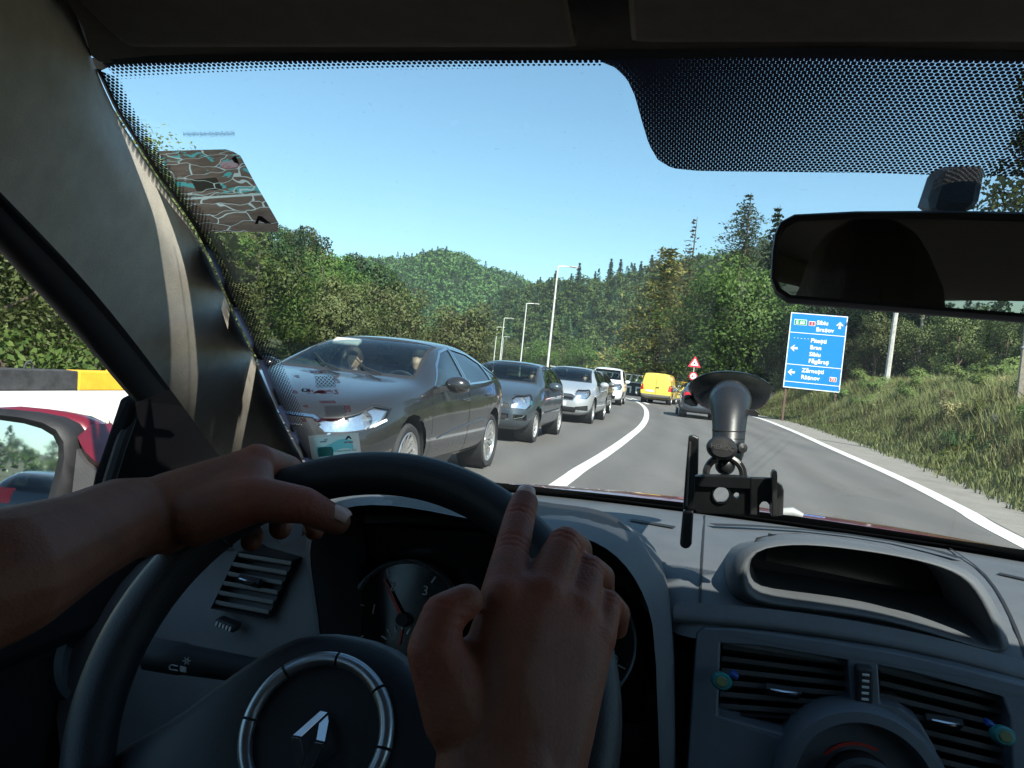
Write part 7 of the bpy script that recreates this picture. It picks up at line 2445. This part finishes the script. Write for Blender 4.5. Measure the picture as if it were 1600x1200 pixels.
for py in (672, 684):
    MB().tube([Lf(1139 - (py - 668) * .05, py, .783 - (py - 668) * .0003), Lf(1139 - (py - 668) * .05, py + 1.4, .783 - (py - 668) * .0003)], .0156 if py == 672 else .0151, 28).build('neck_groove', SEAL, hold)
MB().prism([Lf(x, y, .79) for x, y in ((1160, 637), (1170, 640), (1180, 641), (1186, 645), (1184, 651), (1174, 650), (1164, 646))], (0, .012, 0)).build('lock_lever', HOLDER, hold, smooth=False, bevel=.002)
kc = Lf(1128, 700, .752)
KM = frame(kc, Vector((0, -1, .15)), Vector((1, 0, -.05)))
MB().lathe([(0, .006), (.011, .0055), (.0135, .003), (.0140, -.004), (.012, -.014)], KM @ Matrix.Diagonal((1, .78, 1, 1)), 32).build('knob', HOLDER, hold)
text_mesh('knob_lettering', 'HEROC', .0062, mat('emboss_grey', (.06, .06, .06), .3), hold, KM @ Matrix.Translation((0, -.002, .0056)), .0006, .0001, 'CENTER')
c_ = Lf(1157, 700, .762)
MB().lathe([(0, .006), (.0045, .005), (.0055, -.006)], frame(c_, Vector((.4, -1, .1)), Vector((1, 0, 0))), 16).build('screw', HOLDER, hold)
bc = Lf(1133, 727, .765)
bl = MB()
bl.lathe([(.0092 * math.sin(a_), .0092 * math.cos(a_)) for a_ in np.linspace(0, math.pi, 13)], frame(bc, Vector((0, -1, 0)), Vector((1, 0, 0))), 24)
bl.build('ball_joint', HOLDER, hold)
RMx = frame(Lf(1132, 742, .757), Vector((.05, -1, .1)), Vector((1, 0, -.08)))
MB().tube([RMx @ Vector((.0165 * math.cos(a_), .0165 * math.sin(a_), 0)) for a_ in np.linspace(-.2, math.pi + .2, 20)], .0033, 8).build('clamp_ring', HOLDER, hold)
for k in range(11):
    a_ = -.1 + .09 * k
    p = RMx @ Vector((.0185 * math.cos(a_), .0185 * math.sin(a_), .001))
    MB().box(p, (.0022, .005, .0022), Matrix.Rotation(a_, 3, 'Y')).build('ring_tooth', HOLDER, hold)
def plate(outer, holes, f, th, name, m=HOLDER, bev=.0012):
    loops = [[Lf(x, y, f) for x, y in q] for q in [outer] + holes]
    b = MB()
    allp = [p for q in loops for p in q]
    n = len(allp)
    b.v = [tuple(p) for p in allp] + [tuple(p + Vector((0, th, 0))) for p in allp]
    for tri in tessellate_polygon(loops):
        b.f.append(tuple(tri))
        b.f.append(tuple(n + i for i in reversed(tri)))
    st_ = 0
    for q in loops:
        for i in range(len(q)):
            j = (i + 1) % len(q)
            b.f.append((st_ + i, st_ + j, n + st_ + j, n + st_ + i))
        st_ += len(q)
    return b.build(name, m, hold, smooth=False, bevel=bev)
circ = lambda cx, cy, r, n=16: [(cx + r * math.cos(2 * math.pi * k / n), cy + r * math.sin(2 * math.pi * k / n)) for k in range(n)]
plate([(1084, 744), (1100, 742), (1168, 744), (1176, 750), (1176, 805), (1168, 805), (1090, 802), (1084, 796)], [circ(1127, 773, 13), circ(1151, 774, 4.5, 10)], .742, .010, 'cradle')
plate([(1172, 746), (1206, 747), (1222, 758), (1225, 766), (1224, 806), (1206, 808), (1203, 800), (1203, 790), (1198, 784), (1191, 784), (1187, 790), (1187, 806), (1172, 805)], [], .736, .007, 'cradle_slide')
plate([(1084, 744), (1176, 747), (1176, 764), (1084, 760)], [], .737, .004, 'cradle_rib')
plate(circ(1127, 773, 15, 20), [circ(1127, 773, 12, 20)], .7395, .003, 'hole_collar')
b = plate([(1076, 681), (1084, 680), (1092, 684), (1091, 742), (1086, 742), (1085, 796), (1079, 797), (1067, 796), (1071, 738)], [], .728, .010, 'cradle_arm')
plate([(1067, 798), (1084, 798), (1081, 850), (1077, 857), (1068, 858), (1062, 852), (1064, 830)], [], .726, .013, 'cradle_foot', HOLDER, .003)
plate([(1077, 690), (1080, 690), (1077, 740), (1074, 792), (1071, 792), (1074, 740)], [], .7268, .001, 'arm_groove', mat('worn_edge', (.10, .09, .085), .4))
plate([(1206, 742), (1209, 735), (1214, 736), (1215, 744), (1213, 806), (1206, 808)], [], .722, .014, 'cradle_clip')

# ------------------------------------------------------------------ stickers on the glass
def sheet(pix_rows, m, name, parent=None, lift=.0022, uv=True):
    pts = [[onglass(px, py, lift) for px, py in r] for r in pix_rows]
    o = MB().grid(pts).build(name, m, parent, angle=180, fix=False)
    if uv:
        nr, nc = len(pts), len(pts[0])
        setuv(o, [(j / (nc - 1), 1 - i / (nr - 1)) for i in range(nr) for j in range(nc)])
    if parent is None:
        o.matrix_world = CAR_M
    return o
def quad_rows(tl, tr, br, bl, n=8):
    return rows_between(dense([tl, tr], n + 1), dense([bl, br], n + 1), n)
def masked(t, shader, fac):
    tr = t.new('ShaderNodeBsdfTransparent')
    mx = t.new('ShaderNodeMixShader')
    t.put(mx.inputs[0], fac)
    t.l.new(tr.outputs[0], mx.inputs[1])
    t.l.new(shader, mx.inputs[2])
    t.surface(mx.outputs[0])
t = NT('cracked_sticker')
uv = t.coord('UV')
nz = t.new('ShaderNodeTexNoise')
t.put(nz.inputs['Vector'], uv)
nz.inputs['Scale'].default_value = 3.
uvd = t.vmath('ADD', uv, t.vmath('MULTIPLY', nz.outputs['Color'], (.42, .16, 0)))
vo = t.new('ShaderNodeTexVoronoi', feature='DISTANCE_TO_EDGE')
t.put(vo.inputs['Vector'], t.vmath('MULTIPLY', uvd, (1.9, 9., 1.)))
vo.inputs['Scale'].default_value = 1.
crack = t.math('LESS_THAN', vo.outputs['Distance'], .018)
sp = t.new('ShaderNodeSeparateXYZ')
t.put(sp.inputs[0], uv)
midline = t.math('LESS_THAN', t.math('ABSOLUTE', t.math('SUBTRACT', sp.outputs[1], .41)), .012)
crack = t.math('MAXIMUM', crack, midline)
n_ = t.noise(t.vmath('MULTIPLY', uvd, (1.6, 5., 1.)), 1.7, 3.)
upper = t.math('GREATER_THAN', sp.outputs[1], .43)
teal = t.math('MULTIPLY', t.math('GREATER_THAN', n_, .57), upper)
base = t.ramp(t.noise(t.vmath('MULTIPLY', uv, (1., 6., 1.)), 3., 4.), [(.3, (.11, .085, .068)), (.7, (.20, .165, .135))])
c = t.mix(teal, base, (.10, .42, .42))
sqx = t.math('MULTIPLY', t.math('LESS_THAN', t.math('ABSOLUTE', t.math('SUBTRACT', sp.outputs[0], .38)), .17), t.math('LESS_THAN', t.math('ABSOLUTE', t.math('SUBTRACT', sp.outputs[1], .56)), .07))
c = t.mix(sqx, c, (.04, .04, .03))
pk = t.math('MULTIPLY', t.math('LESS_THAN', t.math('ABSOLUTE', t.math('SUBTRACT', sp.outputs[0], .80)), .11), t.math('LESS_THAN', t.math('ABSOLUTE', t.math('SUBTRACT', sp.outputs[1], .755)), .04))
c = t.mix(t.math('MULTIPLY', pk, .6), c, (.55, .25, .28))
c = t.mix(crack, c, (.50, .62, .60))
t.set(Base_Color=c, Roughness=.6)
tl_ = t.new('ShaderNodeBsdfTranslucent')
t.put(tl_.inputs[0], c)
mx = t.new('ShaderNodeMixShader')
t.put(mx.inputs[0], .45)
t.l.new(t.p.outputs[0], mx.inputs[1])
t.l.new(tl_.outputs[0], mx.inputs[2])
t.surface(mx.outputs[0])
left_e = dense([(246, 236), (318, 363)], 13)
right_e = dense([(352, 233), (374, 240), (398, 285), (420, 322), (436, 350), (434, 362)], 13)
rws = [[(a[0] + (b[0] - a[0]) * k / 10, a[1] + (b[1] - a[1]) * k / 10) for k in range(11)] for a, b in zip(left_e, right_e)]
st1 = sheet(rws, t.m, 'windscreen_sticker')
tag(st1, 'large old brown sticker with cracked teal print high on the windscreen by the pillar', 'sticker')
INKB = mat('sticker_black', (.02, .02, .02), .6)
def inkpoly(parent, pix, m, lift=.003, name='print'):
    MB().flat([onglass(x, y, lift) for x, y in pix]).build(name, m, parent, smooth=False)
inkpoly(st1, [(355, 252), (368, 243), (374, 256), (366, 254), (362, 248)], INKB)
inkpoly(st1, [(398, 350), (403, 337), (409, 338), (424, 350), (414, 349), (405, 344), (403, 350)], INKB)
# glue left below it
t = NT('glue_residue')
n_ = t.noise(t.coord('UV'), 4.2, 4., .6)
n2_ = t.noise(t.coord('UV'), 40., 3., .6)
t.set(Base_Color=(.42, .45, .5), Roughness=.8)
sp = t.new('ShaderNodeSeparateXYZ')
t.put(sp.inputs[0], t.coord('UV'))
fall = t.math('MULTIPLY', t.math('SUBTRACT', .95, sp.outputs[0]), .22)
masked(t, t.p.outputs[0], t.math('MULTIPLY', t.math('GREATER_THAN', t.math('ADD', n_, fall), .60), .7))
gl_ = sheet(quad_rows((324, 364), (420, 364), (445, 432), (368, 444)), t.m, 'sticker_residue')
tag(gl_, 'grey glue residue on the windscreen just under the cracked sticker', 'sticker')
# ink traces above it
t = NT('ink_traces')
n_ = t.noise(t.vmath('MULTIPLY', t.coord('UV'), (3., 2., 1.)), 9., 5., .7)
t.set(Base_Color=(.04, .09, .22), Roughness=.7)
sp = t.new('ShaderNodeSeparateXYZ')
t.put(sp.inputs[0], t.coord('UV'))
edge_ = t.math('MULTIPLY', t.math('SUBTRACT', 1., t.math('ABSOLUTE', t.math('MULTIPLY_ADD', sp.outputs[1], 2., -1.))), .16)
masked(t, t.p.outputs[0], t.math('MULTIPLY', t.math('GREATER_THAN', t.math('ADD', n_, edge_), .63), .7))
ik = sheet(quad_rows((284, 204), (366, 202), (368, 216), (288, 216)), t.m, 'ink_mark')
tag(ik, 'broken line of blue ink marks on the glass above the cracked sticker', 'mark')
# two worn transparent stickers with red print
REDT = NT('faded_red_print')
n_ = REDT.noise(REDT.coord('Object'), 180., 3., .7)
REDT.set(Base_Color=(.45, .03, .05), Roughness=.6)
masked(REDT, REDT.p.outputs[0], REDT.math('MULTIPLY', REDT.math('GREATER_THAN', n_, .43), .62))
HAZE_ = NT('worn_film')
n_ = HAZE_.noise(HAZE_.coord('UV'), 6., 4., .6)
HAZE_.set(Base_Color=(.6, .6, .6), Roughness=.7)
masked(HAZE_, HAZE_.p.outputs[0], HAZE_.math('MULTIPLY', n_, .22))
CHK = NT('lattice_print')
uv = CHK.coord('UV')
sp = CHK.new('ShaderNodeSeparateXYZ')
CHK.put(sp.inputs[0], uv)
a_ = CHK.math('PINGPONG', CHK.math('ADD', CHK.math('MULTIPLY', sp.outputs[0], 5.), CHK.math('MULTIPLY', sp.outputs[1], 3.)), .5)
b_ = CHK.math('PINGPONG', CHK.math('SUBTRACT', CHK.math('MULTIPLY', sp.outputs[0], 5.), CHK.math('MULTIPLY', sp.outputs[1], 3.)), .5)
ln = CHK.math('LESS_THAN', CHK.math('MINIMUM', a_, b_), .11)
CHK.set(Base_Color=(.03, .035, .04), Roughness=.6)
masked(CHK, CHK.p.outputs[0], CHK.math('MULTIPLY', CHK.math('SUBTRACT', 1., ln), .72))
DARKRED = mat('sticker_dark_red', (.20, .015, .02), .6)
def worn(x, y, w, h, label, two):
    q = quad_rows((x, y), (x + w, y - 3), (x + w + 8, y + h), (x + 8, y + h), 6)
    o = sheet(q, HAZE_.m, 'windscreen_sticker', None, .0022)
    tag(o, label, 'sticker')
    cx_ = x + w * .52
    s_ = sheet(quad_rows((cx_, y + h * .12), (cx_ + w * .44, y + h * .10), (cx_ + w * .48, y + h * .58), (cx_ + w * .04, y + h * .6), 4), CHK.m, 'lattice_print', o, .003)
    for (u0, v0, u1, v1) in ((.28, .70, 1.02, .86), (.93, .12, 1.06, .42), (.02, .70, .12, .86), (.40, -.10, .74, .01), (.05, .10, .16, .2)):
        inkpoly(o, [(x + w * u0, y + h * v0), (x + w * u1, y + h * v0 - 1), (x + w * u1 + 3, y + h * v1), (x + w * u0 + 3, y + h * v1)], REDT.m)
    inkpoly(o, [(x + w * .50, y + h * .80), (x + w * .58, y + h * .72), (x + w * .72, y + h * .72), (x + w * .80, y + h * .80), (x + w * .66, y + h * .84)], DARKRED, .0036)
    if two:
        c = onglass(x + w * .42, y + h * .76, .0036)
        ex, ey = (onglass(x + w * .42 + 10, y + h * .76, .0036) - c).normalized(), (onglass(x + w * .42, y + h * .76 - 10, .0036) - c).normalized()
        nz_ = ex.cross(ey).normalized()
        M = Matrix(((ex.x, ey.x, nz_.x, c.x), (ex.y, ey.y, nz_.y, c.y), (ex.z, ey.z, nz_.z, c.z), (0, 0, 0, 1)))
        text_mesh('lettering', 'K3', .0088, INKB, o, M, 0, .0004, 'LEFT', mirror=True)
worn(455, 583, 70, 38, 'worn transparent sticker with red print, upper of two low on the windscreen', True)
worn(468, 630, 74, 34, 'worn transparent sticker with red print, just above the teal sticker', False)
# teal sticker at the bottom
t = NT('teal_sticker')
uv = t.coord('UV')
sp = t.new('ShaderNodeSeparateXYZ')
t.put(sp.inputs[0], uv)
wv = t.math('ADD', sp.outputs[1], t.math('MULTIPLY', t.math('SINE', t.math('MULTIPLY', sp.outputs[0], 7.)), .10))
wave = t.math('MULTIPLY', t.math('GREATER_THAN', wv, .42), t.math('LESS_THAN', wv, .72))
inside_ = t.math('MULTIPLY', t.math('MULTIPLY', t.math('GREATER_THAN', sp.outputs[0], .12), t.math('LESS_THAN', sp.outputs[0], .86)), t.math('LESS_THAN', sp.outputs[1], .93))
c = t.mix(t.math('MULTIPLY', wave, inside_), t.mix(inside_, (.52, .58, .55), (.45, .68, .68)), (.10, .50, .54))
c = t.mix(t.math('MULTIPLY', t.noise(uv, 14., 5., .7), .25), c, (.4, .4, .37))
t.set(Base_Color=c, Roughness=.6)
tl_ = t.new('ShaderNodeBsdfTranslucent')
t.put(tl_.inputs[0], c)
mx = t.new('ShaderNodeMixShader')
t.put(mx.inputs[0], .4)
t.l.new(t.p.outputs[0], mx.inputs[1])
t.l.new(tl_.outputs[0], mx.inputs[2])
t.surface(mx.outputs[0])
st4 = sheet(quad_rows((481, 681), (560, 676), (566, 722), (490, 730)), t.m, 'windscreen_sticker')
tag(st4, 'pale teal printed sticker at the foot of the windscreen above the steering wheel', 'sticker')
inkpoly(st4, [(496, 702), (499, 699), (518, 698), (521, 702), (521, 712), (498, 714)], mat('sticker_teal_dark', (.02, .20, .22), .6))
inkpoly(st4, [(539, 687), (543, 681), (546, 681), (550, 686), (547, 686), (545, 684), (542, 687)], INKB)
inkpoly(st4, [(538, 690), (551, 689), (552, 692), (538, 693)], REDT.m)
inkpoly(st4, [(500, 690), (510, 689), (510, 690.4), (500, 691.4)], INKB)
def glass_text(parent, s, px, py, size, m):
    c = onglass(px, py, .0034)
    ex, ey = (onglass(px + 10, py - .7, .0034) - c).normalized(), (onglass(px, py - 10, .0034) - c).normalized()
    nz_ = ex.cross(ey).normalized()
    M = Matrix(((ex.x, ey.x, nz_.x, c.x), (ex.y, ey.y, nz_.y, c.y), (ex.z, ey.z, nz_.z, c.z), (0, 0, 0, 1)))
    text_mesh('lettering', s, size, m, parent, M, 0, .0001, 'LEFT', mirror=True)
glass_text(st4, 'OLEARAEN', 557, 704, .0058, mat('sticker_ink_teal', (.02, .12, .14), .6))
glass_text(st4, 'SI', 512, 688, .0062, INKB)

# ------------------------------------------------------------------ clip-on fresheners on the middle vents
TEAL = mat('clip_teal_plastic', (.015, .16, .16), .3, 0, .1, 60.)
BLUE = mat('clip_blue_plastic', (.01, .05, .22), .35, 0, .1, 60.)
PADM = mat('clip_pad', (.12, .14, .06), .6, 0, .4, 300.)
for i, (px, py, bx, by, lab) in enumerate([(1127, 1064, 1147, 1054, 'teal clip with blue tab on the left end of the left middle vent'), (1567, 1149, 1546, 1131, 'teal clip with blue tab on the right end of the right middle vent')]):
    r_ = empty('vent_clip', lab, 'air freshener', M=CAR_M, group='teal clips on the middle vents')
    c = Lf(px, py, pf(py) - .018)
    M = frame(c, Vector((0, -1, .25)), Vector((1, 0, -.12)))
    MB().lathe([(0, .006), (.0062, .0055), (.0078, .003), (.0078, -.004), (.006, -.008), (0, -.009)], M @ Matrix.Diagonal((1.15, .95, 1, 1)), 28).build('clip_body', TEAL, r_)
    MB().lathe([(0, .0068), (.004, .0066), (.0046, .0055)], M @ Matrix.Diagonal((1.1, .95, 1, 1)), 20).build('pad', PADM, r_)
    d_ = Lf(bx, by, pf(by) - .012)
    MB().box(d_, (.007, .010, .0045), Matrix.Rotation(R(20), 3, 'Y')).build('tab', BLUE, r_, bevel=.0012)
    MB().tube([c + Vector((0, .004, 0)), d_], .002, 8).build('clip_arm', BLUE, r_)
